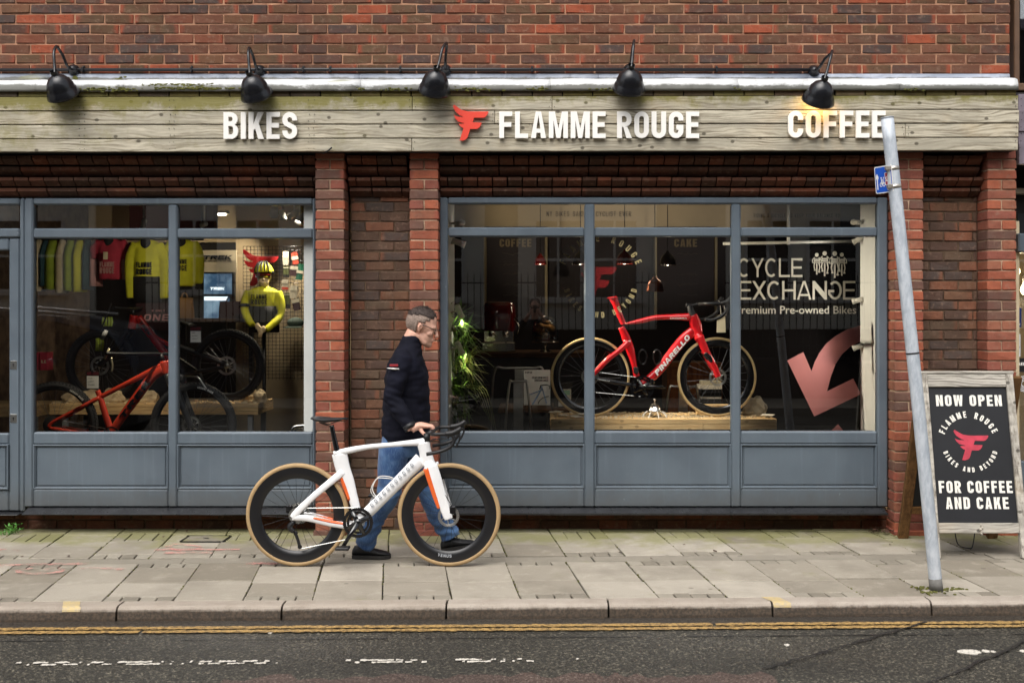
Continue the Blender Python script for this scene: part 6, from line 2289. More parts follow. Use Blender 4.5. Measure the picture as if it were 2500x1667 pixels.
# ---- pine display bench with a second, dark red bike
bn = thing("display_bench", "long pine bench with grey legs behind the red mountain bike", "bench", (pl(900, 1400).x - .3, 1.75, 0))
pb_ = C4(1.5)
ztop, zbot = pb_(0, 1291).z, pb_(0, 1356).z
xa_, xb_ = pb_(290, 0).x, pb_(1520, 0).x
for k in range(3):
 z0 = zbot + (ztop - zbot) * k / 3
 MB().box(xa_, xb_, 1.5, 2.05, z0 + .001, zbot + (ztop - zbot) * (k + 1) / 3 - .001, .002).build("board", M_PINE, bn)
M_GREYLEG = MT("grey_painted_leg", srgb(118, 120, 120), .6)
for x in (xa_ + .12, xb_ - .08):
 for y in (1.53, 1.98):
  MB().box(x - .022, x + .022, y, y + .04, -.02, zbot - .001, .002).build("leg", M_GREYLEG, bn)
b2 = thing("display_bench", "short pine bench end seen through the shop door's glass at the left edge", "bench", (pb_(60, 1400).x, 1.75, 0))
for k in range(3):
 z0 = zbot + (ztop - zbot) * k / 3 - .02
 MB().box(pb_(-500, 0).x, pb_(214, 0).x, 1.5, 2.05, z0 + .001, z0 + (ztop - zbot) / 3 - .001, .002).build("board", M_PINE, b2)
for x in (pb_(190, 0).x, pb_(-460, 0).x):
 for y in (1.53, 1.98):
  MB().box(x - .022, x + .022, y, y + .04, -.02, zbot - .021, .002).build("leg", M_GREYLEG, b2)
M_ROCK = MT("sandstone", srgb(186, 164, 128), .85, var=.25, vs=12, bump=.6, bs=40)
def rock(name, label, c, rx, ry, rz, mat, seed, group=None):
 bm_ = bmesh.new()
 bmesh.ops.create_icosphere(bm_, subdivisions=3, radius=1)
 for v in bm_.verts:
  d_ = v.co.normalized()
  k = 1 + noise.noise(d_ * 1.3 + Vector((seed, 0, 0))) * .45 + noise.noise(d_ * 4 + Vector((seed, 3, 0))) * .12
  v.co = Vector((d_.x * rx * k, d_.y * ry * k, max(d_.z * rz * k, -rz * .55)))
 me_ = bpy.data.meshes.new(name)
 bm_.to_mesh(me_)
 bm_.free()
 me_.polygons.foreach_set("use_smooth", [False] * len(me_.polygons))
 o = from_mesh(me_, name, mat)
 o.location = (c[0], c[1], c[2] + rz * .55)
 return tag(o, label, "rock", group)
for i, (x, rx, rz, lab) in enumerate(((385, .075, .055, "sandy rock on the bench behind the red bike's rear wheel"), (500, .10, .075, "sandy rock on the bench under the white price card"), (640, .09, .08, "sandy rock on the bench just right of the price card"),
         (845, .10, .075, "rounded sandy rock on the bench behind the lettered down tube"), (1410, .085, .075, "sandy rock on the bench inside the rear bike's right wheel"), (1510, .055, .075, "upright brown rock at the bench's right end"))):
 p = pb_(x, 1291)
 rock("rock", lab, (p.x, 1.62 if i != 4 else 1.85, ztop), rx, .07, rz, M_ROCK, i * 3.1, "rocks on the display bench")
M_CHIP = MT("pale_wood_chips", srgb(216, 196, 158), .8, var=.25, rnd=.3)
gm = MB()
for k in range(420):
 x, y = rng.uniform(xa_, xb_), rng.uniform(1.505, 1.9)
 s = rng.uniform(.005, .014)
 gm.box(x - s, x + s, y - s * .7, y + s * .7, ztop, ztop + s * .9, 0, None)
tag(gm.build("gravel", M_CHIP), kind="stuff")
pr_ = C4(1.72)
rb = thing("mountain_bike", "dark full-suspension mountain bike with a red frame standing on the pine bench", "bicycle", (pr_(1000, 1290).x, 1.72, ztop))
M_FRAME_DKRED = MT("deep_red_frame", srgb(164, 26, 26), .25, coat=.5)
cr, cf = pr_(1345, 1066), pr_(603, 1066)
Rb = cr.z - ztop
wheel(rb, cr, Rb, .058, Rb - .075, M_TYRE, M_BLACK, 28, .026, M_SPOKE, True)
wheel(rb, cf, Rb, .058, Rb - .075, M_TYRE, M_BLACK, 28, .026, M_SPOKE, True)
f2 = MB()
tub(f2, pr_, [(812, 785), (870, 860), (962, 985), (1015, 1090)], [26, 24, 22, 22], [18, 18, 18, 18])
tub(f2, pr_, [(830, 795), (915, 900), (1010, 950), (1040, 960)], [14, 13, 13, 12], [11, 11, 11, 11])
tub(f2, pr_, [(790, 770), (776, 850)], [24, 24], [24, 24])
tub(f2, pr_, [(1046, 900), (1030, 1000), (1015, 1095)], [15, 16, 18], [13, 13, 14])
f2.build("frame", M_FRAME_DKRED, rb)
f3 = MB()
for s in (-1, 1):
 tub(f3, pr_, [(1050, 955), (1180, 1000), (1335, 1058)], [11, 10, 12], [7, 7, 7], dys=[s * .03, s * .06, s * .07])
 tub(f3, pr_, [(1035, 1128), (1180, 1100), (1335, 1074)], [12, 11, 12], [7, 7, 7], dys=[s * .03, s * .06, s * .07])
 tub(f3, pr_, [(768, 860), (690, 965), (603, 1070)], [17, 18, 16], [15, 16, 12], dy=s * .06)
tub(f3, pr_, [(1046, 900), (1060, 830)], [12, 12], [12, 12])
tub(f3, pr_, [(1000, 818), (1060, 812), (1130, 828)], [8, 10, 8], [30, 40, 55])
f3.tube([pr_(790, 770), pr_(778, 735)], .018, 10)
f3.tube([pr_(765, 728, -.37), pr_(778, 735, 0), pr_(765, 728, .37)], .014, 10, ref=(0, 0, 1))
f3.tube([pr_(688, 855, -.36), pr_(744, 700, -.34)], .006, 6)
f3.build("rear_triangle", M_BLACK, rb)
rotor(rb, cr, .085, -.055)
rotor(rb, cf, .085, -.055)
dl = MB()
dv = (pr_(962, 985) - pr_(820, 795)).normalized()
text_mb(dl, "TREK", pr_(830, 806, -.031) - Vector((-dv.z, 0, dv.x)) * .014, dv, Vector((-dv.z, 0, dv.x)), .03, .002, width=.16, **WIDE)
dl.build("lettering", M_DECAL_BLACK, rb)
# ---- clothes on a rail
M_YEL = MT("acid_yellow_cloth", srgb(206, 204, 40), .8, var=.1, vs=8, bump=.2, bs=40)
M_YGREEN = MT("lime_cloth", srgb(150, 170, 54), .8, var=.12, vs=8)
M_OFFWHITE = MT("cream_cloth", srgb(206, 192, 160), .85, var=.08)
M_TEAL = MT("teal_cloth", srgb(40, 74, 84), .85, var=.15)
M_PINKRED = MT("crimson_cloth", srgb(172, 44, 64), .85, var=.1)
M_PINKPALE = MT("pale_pink_cloth", srgb(196, 140, 136), .85, var=.08)
M_BLACKCLOTH = MT("black_cloth", srgb(22, 20, 22), .85, var=.2)
pk = C4(2.6)
rail = thing("clothes_rail", "dark steel rail the cycling tops hang from, high in the left window", "clothes rail", (pk(500, 320).x, 2.6, pk(0, 330).z))
MB().tube([pk(150, 322), pk(1200, 322)], .014, 10, ref=(0, 0, 1)).build("bar", M_DARKSTEEL, rail)
for x in (170, 1190):
 MB().tube([pk(x, 322), pk(x, 322) + Vector((0, .0, 2.95 - pk(0, 322).z))], .010, 8).build("drop_rod", M_DARKSTEEL, rail)
def hung(label, x0, x1, y0, y1, mat, cat="jersey", n=7, Y=2.6):
 """A garment seen edge-on on its hanger: narrow, with vertical folds and a sloping shoulder."""
 p_ = C4(Y)
 a, b = p_(x0 - 6, y1), p_(x1 + 6, y0)
 w = b.x - a.x
 mb = MB()
 rings = []
 for i in range(n + 1):
  f = i / n
  z = b.z + (a.z - b.z) * f
  sh = min(1, .18 + f * 3.2) if f < .3 else 1.0
  ring_ = []
  for k in range(18):
   t = 2 * PI * k / 18
   ru = w * .5 * (.55 + .45 * sh) * (1 + .12 * noise.noise(Vector((x0 * .01, f * 3, t))))
   rv = .11 * sh
   wob = .010 * math.sin(t * 5 + x0) * sh
   ring_.append(Vector(((a.x + b.x) / 2 + math.cos(t) * (ru + wob), p_.Y + math.sin(t) * rv, z)))
  rings.append(ring_)
 mb.loft(rings)
 o = mb.build("hanging_top", mat)
 hk = MB().tube([p_((x0 + x1) / 2, y0, 0), p_((x0 + x1) / 2, 318, 0)], .003, 6)
 hk.build("hanger_hook", M_DARKSTEEL, o)
 return tag(o, label, cat, "cycling tops hanging on the rail")
hung("cream top hanging at the far left of the clothes rail", 206, 252, 326, 630, M_OFFWHITE)
hung("dark teal top hanging between the cream and lime tops", 254, 282, 330, 600, M_TEAL)
hung("broad lime top hanging second group from the left of the rail", 284, 340, 330, 622, M_YGREEN)
hung("slim pale cream top hanging between two lime tops", 346, 388, 326, 640, M_OFFWHITE)
hung("olive yellow top hanging right of the slim cream one", 392, 440, 330, 628, M_YGREEN)
hung("bright yellow top hanging last in the lime row", 444, 494, 330, 634, M_YEL)
hung("dark teal top hanging beside the pink one", 500, 540, 330, 620, M_TEAL)
hung("pale pink top hanging half behind the crimson tee", 544, 586, 326, 600, M_PINKPALE)
hung("slim pale pink top hanging right of the crimson tee", 718, 752, 326, 560, M_PINKPALE)
def front_top(name, label, x0, x1, y0, y1, mat, Y, low=None, txt_=None, txtmat=None, sleeve=True, long=True, group="cycling tops hanging on the rail"):
 """A top facing the window: body, sleeves hanging, neck opening, chest print."""
 p_ = C4(Y)
 root = thing(name, label, "jersey", (p_((x0 + x1) / 2, y1).x, Y, p_(0, y1).z), group)
 w = x1 - x0
 cx_ = (x0 + x1) / 2
 mb = MB()
 rings = []
 for (f, hw, hd) in ((0, .16, .03), (.05, .30, .05), (.13, .36, .07), (.3, .33, .08), (.6, .31, .085), (1.0, .32, .085)):
  z = p_(0, y0 + (y1 - y0) * f).z
  c_ = Vector((p_(cx_, 0).x, Y, z))
  rings.append([c_ + Vector((math.cos(t) * p_.m(w * hw), math.sin(t) * hd, 0)) for t in [2 * PI * k / 20 for k in range(20)]])
 mb.loft(rings)
 for s in (-1, 1):
  ye = y0 + (y1 - y0) * (.95 if long else .5)
  mb.tube(spline([p_(cx_ + s * w * .26, y0 + (y1 - y0) * .08), p_(cx_ + s * w * .40, y0 + (y1 - y0) * .25), p_(cx_ + s * w * .45, (y0 + ye) / 2), p_(cx_ + s * w * .44, ye)], 5), lerps([.055, .055, .048, .038], 5), 12, r2=lerps([.05, .05, .045, .035], 5))
 me_ = remeshed(mb, .012, 4)
 displace(me_, lambda q, n: noise.noise(Vector((q.x * 14, q.y * 9, q.z * 4))) * .008)
 from_mesh(me_, "cloth", mat, root)
 if low is not None:
  f0 = low
  rings = []
  for f in (f0, (f0 + 1) / 2, 1.01):
   z = p_(0, y0 + (y1 - y0) * f).z
   c_ = Vector((p_(cx_, 0).x, Y, z))
   rings.append([c_ + Vector((math.cos(t) * (p_.m(w * .325) + .008), math.sin(t) * .094, 0)) for t in [2 * PI * k / 22 for k in range(22)]])
  MB().loft(rings).build("lower_panel", M_BLACKCLOTH, root)
 nk = MB().ball(p_(cx_, y0 + (y1 - y0) * .06, -.05), (p_.m(w * .13), .03, p_.m(w * .17)), 14, 10)
 nk.build("neck_opening", M_BLACKCLOTH, root)
 if txt_:
  for s_, f0, f1 in txt_:
   letters("print", txtmat, root, s_, p_, cx_ - w * .19, cx_ + w * .20, y0 + (y1 - y0) * f0, y0 + (y1 - y0) * f1, .003, dy=-.096, **GOTH)
 return root
front_top("front_jersey", "acid yellow long-sleeved jersey with black chest words and black lower half", 752, 985, 325, 690, M_YEL, 2.35, .60, (("FLAMME", .37, .455), ("ROUGE", .475, .57)), M_DECAL_BLACK)
front_top("front_jersey", "crimson tee with pale chest words hanging left of the yellow jersey", 545, 760, 320, 560, M_PINKRED, 2.5, None, (("FLAMME", .58, .70), ("ROUGE", .72, .86)), M_PINKPALE, long=False)
front_top("front_jersey", "acid yellow jersey half hidden right behind the window mullion", 965, 1185, 325, 600, M_YEL, 2.5, None, (("FLAMME", .43, .53), ("ROUGE", .56, .68)), M_DECAL_BLACK)
tg = MB()
a = C4(2.38)
slab(a, 622, 648, 400, 444, -.06, -.055, "swing_ticket", M_OFFWHITE)
tag(bpy.data.objects["swing_ticket"], "small pale swing ticket hanging on the crimson tee", "tag")
# dark poster with the cut-off word
pp = C4(2.0)
ps = thing("poster", "dark red poster behind the red bike with cut-off pale capitals", "poster", (pp(910, 850).x, 2.0, pp(0, 850).z))
slab(pp, 800, 1035, 700, 860, 0, .012, "sheet", MT("dark_red_poster", srgb(44, 14, 16), .6), ps)
letters("words", M_PINKPALE, ps, "ONE", pp, 846, 990, 765, 803, .002, dy=-.003, shear=.18, wf=.8, tf=.2, rf=.2, gap=.24)
letters("words", M_PINKPALE, ps, "S ONLY", pp, 895, 972, 738, 750, .002, dy=-.003, wf=.6, tf=.16, rf=.2, gap=.3, space=.5)
# bits of merchandise in the dark: yellow caps and a red box
for (x0, x1, y0, y1, mat, lab) in ((602, 665, 782, 836, M_YGREEN, "stack of lime gloves hanging in the dark left window"), (562, 606, 880, 980, M_YGREEN, "lime strap hanging low in the dark left window")):
 p_ = C4(2.3)
 t = thing("gloves", lab, "gloves", (p_(x0, y1).x, 2.3, p_(0, y1).z))
 for k in range(4):
  xx = x0 + (x1 - x0) * k / 4
  MB().tube(spline([p_(xx + 6, y0), p_(xx + 8 + rng.uniform(-3, 3), (y0 + y1) / 2), p_(xx + 5, y1)], 4), lerps([.010, .014, .011], 4), 8).build("finger", mat, t)
for (x0, x1) in ((204, 224), (234, 280)):
 p_ = C4(2.2)
 o = slab(p_, x0, x1, 990, 1095, 0, .12, "red_box", M_PINKRED)
 tag(o, "narrow red product box at the left window's dark edge" if x0 < 230 else "wider red product box with pale letters at the left window's edge", "box")
 if x0 > 230:
  letters("words", M_OFFWHITE, o, "LE", p_, 245, 272, 1035, 1052, .002, dy=-.002, **GOTH)
# ---- cream board, screen kiosk
p_ = C4(3.2)
bd_ = thing("brand_board", "cream board with a wide black slanted word above the screen", "sign board", (p_(1285, 517).x, 3.2, p_(0, 517).z))
slab(p_, 1180, 1392, 388, 520, 0, .03, "board", MT("cream_board", srgb(214, 200, 170), .6, var=.03), bd_)
letters("word", M_DECAL_BLACK, bd_, "TREK", p_, 1194, 1364, 418, 444, .003, dy=-.002, shear=.28, wf=1.15, tf=.3, rf=.14, gap=.1)
letters("slogan", M_DECAL_BLACK, bd_, "RIDE BIKES. HAVE FUN. FEEL GOOD.", p_, 1200, 1366, 449, 456, .002, dy=-.002, wf=.55, tf=.14, rf=.2, gap=.22, space=.5)
def screen_mat():
 t = NT("lit_screen")
 n = t.noise(t.world((2, 1, 2)), 3.0, 4)
 c = t.mix(t.step(n, .35, .7), srgb(52, 78, 104), srgb(120, 146, 166))
 return t.finish(c, .3, 0, .5, None, c, .55)
M_SCREEN = screen_mat()
M_SCREENWHITE = MT("lit_white", srgb(230, 240, 245), .5, emit=(.85, .95, 1), estr=.9)
ks = thing("screen_kiosk", "black-framed lit blue screen with a white word beside the yellow dummy", "screen", (p_(1280, 800).x, 3.15, 0))
pq = C4(3.12)
slab(pq, 1192, 1378, 517, 800, 0, .06, "case", M_BLACK, ks)
slab(pq, 1202, 1366, 527, 646, -.004, .0, "upper_screen", M_SCREEN, ks, 0)
slab(pq, 1202, 1352, 660, 792, -.004, .0, "lower_screen", M_SCREEN, ks, 0)
slab(pq, 1204, 1342, 662, 684, -.006, -.004, "light_bar", M_SCREENWHITE, ks, 0)
letters("word", M_SCREENWHITE, ks, "TREK", pq, 1236, 1322, 606, 622, .001, dy=-.005, shear=.28, wf=1.15, tf=.32, rf=.14, gap=.1)
MB().box(pq(1240, 0).x, pq(1330, 0).x, 3.14, 3.18, 0, pq(0, 795).z).build("stand", M_BLACK, ks)
# ---- mannequin
pm = C4(2.2)
dm_ = thing("mannequin", "half-length shop dummy in yellow and black jersey, yellow helmet and dark glasses", "mannequin", (pm(1550, 870).x, 2.2, pm(0, 860).z))
body = MB()
E = lambda x, y, hw, hd: [pm(x, y) + Vector((math.cos(t) * pm.m(hw), math.sin(t) * hd, 0)) for t in [2 * PI * k / 20 for k in range(20)]]
body.loft([E(1552, 600, 26, .05), E(1552, 612, 60, .075), E(1551, 630, 92, .10), E(1551, 690, 84, .115), E(1552, 760, 76, .105), E(1556, 830, 84, .11), E(1556, 870, 84, .11)])
for s, pts in ((-1, [(1470, 632), (1446, 690), (1446, 750), (1478, 800), (1506, 828)]), (1, [(1634, 632), (1656, 700), (1658, 770), (1626, 820), (1588, 856)])):
 dys_ = [0, -.01, -.03, -.09, -.13]
 body.tube(spline([pm(x, y, d) for (x, y), d in zip(pts, dys_)], 5), lerps([.046, .041, .036, .034, .028], 5), 14)
me_ = remeshed(body, .009, 4)
displace(me_, lambda q, n: noise.noise(Vector((q.x * 16, q.y * 12, q.z * 16))) * .004)
from_mesh(me_, "jersey", M_YEL, dm_)
low_ = MB().loft([E(1552, 717, 83.5, .1185), E(1553, 760, 81, .114), E(1556, 830, 88, .117), E(1556, 872, 88, .117)])
low_.build("black_panel", M_BLACKCLOTH, dm_)
ab_ = MB()
for s, x, y in ((-1, 1446, 716),):
 ab_.tube([pm(x - 1, y - 7, -.012), pm(x, y + 7, -.018)], .0555, 14)
ab_.build("arm_band", M_BLACKCLOTH, dm_)
M_DUMMY = MT("ivory_plastic", srgb(214, 192, 156), .4, var=.04)
hd = MB()
hc = pm(1556, 545)
hd.ball(hc + Vector((0, .0, .01)), (.068, .085, .09), 16, 12)
hd.ball(hc + Vector((.008, -.045, -.045)), (.048, .045, .055), 14, 10)
hd.tube([hc + Vector((.014, -.082, .0)), hc + Vector((.018, -.102, -.03)), hc + Vector((.016, -.09, -.036))], [.008, .013, .009], 8)
hd.tube([hc + Vector((-.012, -.088, -.056)), hc + Vector((.014, -.096, -.056)), hc + Vector((.036, -.084, -.056))], .007, 8, ref=(0, 0, 1))
hd.tube([hc + Vector((-.003, .015, -.05)), pm(1552, 615)], [.048, .05], 14)
from_mesh(remeshed(hd, .006, 3), "head", M_DUMMY, dm_)
hands = MB()
for (x, y, dx) in ((1540, 834, 1), (1574, 852, -1)):
 c_ = pm(x, y, -.145)
 hands.ball(c_, (.026, .018, .034), 10, 8)
 for k in range(4):
  hands.tube(spline([c_ + Vector((dx * (.004 * k), -.006, -.012)), c_ + Vector((dx * (.012 + .008 * k), -.014, -.045)), c_ + Vector((dx * (.016 + .008 * k), -.004, -.066 - .003 * k))], 3), lerps([.009, .008, .006], 3), 8)
 hands.tube([c_ + Vector((dx * .018, -.008, .006)), c_ + Vector((dx * .036, -.014, -.018))], [.009, .007], 8)
from_mesh(remeshed(hands, .0042, 2), "hands", M_DUMMY, dm_)
hl = MB()
hcc = hc + Vector((-.002, .005, .062))
n1, n2 = 24, 10
vs, fs = [], []
for i in range(n2 + 1):
 ph = (PI / 2) * i / n2
 for k in range(n1):
  t = 2 * PI * k / n1
  lift = .012 if math.sin(t) < -.3 else 0
  vs.append(hcc + Vector((.088 * math.sin(ph) * math.cos(t), .118 * math.sin(ph) * math.sin(t), .088 * math.cos(ph) - .03 * (i / n2) + lift * (i / n2))))
for i in range(n2):
 for k in range(n1):
  fs.append((i * n1 + k, (i + 1) * n1 + k, (i + 1) * n1 + (k + 1) % n1, i * n1 + (k + 1) % n1))
hl.add(vs, fs, True)
ho = hl.build("helmet", M_YEL, dm_)
so = ho.modifiers.new("thick", 'SOLIDIFY')
so.thickness = .014
vt = MB()
for k in range(-2, 3):
 P = []
 for j in range(7):
  ph = (PI / 2) * (.1 + .85 * j / 6)
  t = -PI / 2 + k * .34 * (1 if j > 0 else 1)
  P.append(hcc + Vector((.0895 * math.sin(ph) * math.cos(t) + k * .006, .1195 * math.sin(ph) * math.sin(t), .0895 * math.cos(ph) - .03 * ph / 1.57 + .004)))
 vt.tube(spline(P, 3), lerps([.003, .007, .0085, .009, .008, .006, .003], 3), 8)
vt.build("helmet_vents", M_BLACK, ho)
MB().lathe([(.086, -.035), (.093, -.03), (.093, -.012), (.088, -.006)], hcc + Vector((0, .004, .0)), (0, 0, 1), 28).build("helmet_rim", M_BLACK, ho)
sg = MB()
P = [hc + Vector((math.sin(t) * .072, -.02 - math.cos(t) * .082, .014)) for t in [-1.3 + 2.6 * k / 12 for k in range(13)]]
rings = []
for i, q in enumerate(P):
 hgt = .020 if abs(i - 6) > .5 else .014
 rings.append([q + Vector((0, -.004, hgt)), q + Vector((0, -.006, 0)), q + Vector((0, -.004, -hgt * 1.05)), q + Vector((0, .002, 0))])
sg.loft(rings).build("glasses", MT("dark_red_lens", srgb(70, 18, 14), .08, coat=1), dm_)
for (s_, y0, y1) in (("FLAMME", 648, 675), ("ROUGE", 679, 707)):
 letters("print", M_DECAL_BLACK, dm_, s_, pm, 1500, 1592, y0, y1, .003, dy=-.122, **GOTH)
MB().tube([pm(1556, 872), Vector((pm(1556, 0).x, 2.2, 0))], .018, 10).build("stand", M_DARKSTEEL, dm_)
# ---- wire grid with the red emblem and packets of socks
pg = C4(3.1)
gd = thing("wire_grid", "dark wire display grid on the beige wall behind the dummy", "wire grid", (pg(1600, 750).x, 3.1, pg(0, 750).z))
gm_ = MB()
for i in range(18):
 x = 1432 + i * 21.5
 gm_.tube([pg(x, 365), pg(x, 1150)], .0028, 5, caps=False)
for i in range(37):
 y = 366 + i * 21.5
 gm_.tube([pg(1432, y, -.004), pg(1798, y, -.004)], .0028, 5, ref=(0, 0, 1), caps=False)
gm_.build("mesh", M_DARKSTEEL, gd)
em = MB()
a, b = pg(1440, 600, -.05), pg(1652, 385, -.05)
emblem_mb(em, a, (1, 0, 0), (0, 0, 1), b.z - a.z, .02, (b.x - a.x) / (b.z - a.z))
tag(em.build("emblem_sign", MT("deep_red_foam", srgb(166, 20, 24), .6)), "deep red winged emblem on the wire grid behind the dummy", "emblem sign")
M_GREEN = MT("bottle_green_knit", srgb(28, 104, 78), .85)
M_ORANGE = MT("orange_red_knit", srgb(206, 74, 48), .85)
M_PLUM = MT("plum_knit", srgb(70, 36, 42), .85)
M_OLIVE = MT("olive_knit", srgb(98, 104, 58), .85)
M_PAPER = MT("white_paper_band", srgb(222, 212, 192), .7, var=.03)
def socks(label, x, y, w, h, mat, ang, band=(.3, .62), toe=None):
 p0 = C4(3.02)
 c_ = p0(x, y)
 t = thing("socks", label, "socks", c_, "socks hanging on the wire grid")
 M = Matrix.Translation(c_) @ Matrix.Rotation(R(ang), 4, 'Y') @ Matrix(((1, 0, 0, 0), (0, 0, 1, 0), (0, 1, 0, 0), (0, 0, 0, 1)))
 W2, H_ = p0.m(w) / 2, p0.m(h)
 MB().prism([rr(-W2, -H_, W2, 0, W2 * .35)], -.012, .012, M).build("knit", mat, t)
 MB().prism([[(-W2 - .002, -H_ * band[1]), (W2 + .002, -H_ * band[1]), (W2 + .002, -H_ * band[0]), (-W2 - .002, -H_ * band[0])]], -.014, .014, M).build("paper_band", M_PAPER, t)
 if toe is not None:
  MB().prism([rr(-W2 - .001, -H_ - .001, W2 + .001, -H_ * .74, W2 * .3)], -.013, .013, M).build("toe", toe, t)
 MB().tube([c_ + Vector((0, .09, .0)), c_ + Vector((0, -.02, .004)), c_ + Vector((0, -.025, .014))], .003, 6).build("hook", M_CHROME, t)
 return t
socks("white socks in a paper band, top left packet on the wire grid", 1684, 396, 34, 80, M_PAPER, 0, (.3, .5), None)
socks("orange-red socks with a white band at the top of the wire grid", 1734, 402, 36, 70, M_ORANGE, -9, (.32, .62))
socks("olive and black socks below the white packet on the grid", 1686, 482, 32, 66, M_OLIVE, 0, (.1, .2), M_BLACKCLOTH)
socks("plum socks with white band hanging centre of the sock rack", 1735, 480, 44, 60, M_PLUM, 6, (.05, .4))
socks("bottle green socks with a white band at the rack's right edge", 1776, 468, 38, 96, M_GREEN, 10, (.42, .6))
socks("white socks with an orange toe on the left of the grid", 1681, 560, 36, 60, M_PAPER, 2, (.2, .4), M_ORANGE)
socks("long white socks in paper band low on the sock rack", 1732, 596, 40, 76, M_PAPER, 4, (.3, .4))
socks("plum socks with a white top band lowest on the rack", 1738, 676, 40, 68, M_PLUM, -12, (.02, .32))
socks("olive socks low at the left of the sock rack", 1690, 640, 34, 90, M_OLIVE, 0, (.08, .14), M_BLACKCLOTH)
# grey-green cap and paper bags
p_ = C4(2.9)
cpm = MB().ball(p_(1740, 815), (.085, .09, .055), 16, 10)
cpm.loft([[p_(1740, 836, 0) + Vector((math.cos(t) * (.07 + .03 * f), -.05 - .09 * f + math.sin(t) * .03, .004 - .02 * f)) for t in [2 * PI * k / 14 for k in range(14)]] for f in (0, .5, 1)])
tag(cpm.build("cap", MT("grey_green_cloth", srgb(84, 100, 92), .8)), "grey-green peaked cap at the foot of the wire grid", "cap")
def bag(label, x0, x1, y0, y1, Y, mat, handles=True):
 p_ = C4(Y)
 t = thing("paper_bag", label, "bag", (p_((x0 + x1) / 2, y1).x, Y, p_(0, y1).z))
 a, b = p_(x0, y1), p_(x1, y0)
 mb = MB()
 rings = []
 for f in (0, .3, .7, 1):
  z = a.z + (b.z - a.z) * f
  d = .07 * (1 - .75 * f)
  c_ = .006 * math.sin(f * 9)
  rings.append([Vector((a.x + c_, Y - d, z)), Vector((b.x + c_, Y - d, z)), Vector((b.x + c_, Y - d * .1, z)), Vector((b.x + c_, Y + d, z)), Vector((a.x + c_, Y + d, z)), Vector((a.x + c_, Y - d * .1, z))])
 mb.loft(rings, True, False).build("body", mat, t)
 if handles:
  for s in (-1, 1):
   MB().tube(spline([p_(x0 + (x1 - x0) * .3, y0 + 2, s * .012), p_(x0 + (x1 - x0) * .4, y0 - 24, s * .012), p_(x0 + (x1 - x0) * .6, y0 - 24, s * .012), p_(x0 + (x1 - x0) * .7, y0 + 2, s * .012)], 4), .004, 6).build("handle", mat, t)
 return t
bag("brown paper carrier bag right of the left window's mullion", 1042, 1132, 668, 788, 2.4, MT("kraft_paper", srgb(166, 122, 66), .8, var=.1))
bag("dark maroon carrier bag in front of the lit screen", 1296, 1418, 690, 812, 2.6, MT("maroon_paper", srgb(58, 24, 22), .8, var=.1))
# shelf that carries the bags
sh_ = thing("display_shelf", "dark wooden shelf under the bags and screen behind the raised bike", "shelf", (pm(1200, 0).x, 2.5, C4(2.4)(0, 792).z))
zz = C4(2.4)(0, 790).z
MB().box(C4(2.4)(1040, 0).x, C4(2.4)(1480, 0).x, 2.3, 2.75, zz - .03, zz - .001, .003).build("board", M_TABLE, sh_)
for x in (1060, 1460):
 MB().box(C4(2.4)(x, 0).x - .02, C4(2.4)(x, 0).x + .02, 2.5, 2.54, 0, zz - .031).build("leg", M_BLACK, sh_)
# shop chair: bright tubular back just inside the right of the left window
p_ = C4(.7)
chn_ = thing("tubular_chair", "chrome tubular chair back low in the right corner of the left window", "chair", (p_(1790, 1500).x, .75, .3))
MB().tube(spline([p_(1716, 1500), p_(1722, 1440), p_(1745, 1424), p_(1800, 1420), p_(1850, 1424)], 5), .013, 10).build("frame", M_CHROME, chn_)
MB().tube(spline([p_(1730, 1500, .02), p_(1734, 1450, .02), p_(1760, 1440, .02), p_(1850, 1440, .02)], 5), .008, 8).build("inner_rail", M_CHROME, chn_)
MB().tube([p_(1716, 1500), Vector((p_(1716, 0).x, .7, 0))], .013, 10).build("leg", M_CHROME, chn_)
# ---- lit spot lamps under the ceiling
M_SPOT_ON = MT("lit_spot_face", (1, .95, .85), .5, emit=(1.0, .92, .78), estr=14)
M_SPOT_WHITE = MT("white_spot_body", srgb(226, 222, 212), .4)
def spot(label, pos, aim, energy, lit=True, r=.034, L=.10, group="ceiling spot lamps in the left shop", mount=None, col=(1.0, .88, .68), size=58, dark=False):
 t = thing("spot_lamp", label, "spot lamp", pos, group)
 pos, aim = Vector(pos), Vector(aim)
 ax = (aim - pos).normalized()
 MB().lathe([(0, -L * .6), (r * .8, -L * .6), (r * .92, -L * .5), (r * .92, L * .05), (r * .86, L * .06), (r * .86, L * .12), (r * 1.15, L * .42), (r * 1.1, L * .42), (r * .8, L * .16), (0, L * .14)], pos, ax, 20).build("body", M_BLACK if dark else M_SPOT_WHITE, t)
 if lit:
  MB().lathe([(0, L * .24), (r * .86, L * .25), (r * .8, L * .2)], pos, ax, 16).build("lamp_face", M_SPOT_ON, t)
  ld = bpy.data.lights.new("spot_light", 'SPOT')
  ld.energy = energy
  ld.color = col
  ld.spot_size = R(size)
  ld.spot_blend = .7
  ld.shadow_soft_size = .03
  lo = bpy.data.objects.new("spot_light", ld)
  COL.objects.link(lo)
  lo.location = pos + ax * (L * .5)
  lo.rotation_euler = ax.to_track_quat('-Z', 'Y').to_euler()
  adopt(lo, t)
 if mount is not None:
  MB().tube([pos - ax * L * .2, Vector(mount)], .008, 8).build("arm", M_BLACK if dark else M_SPOT_WHITE, t)
 return t
p_ = C4(2.9)
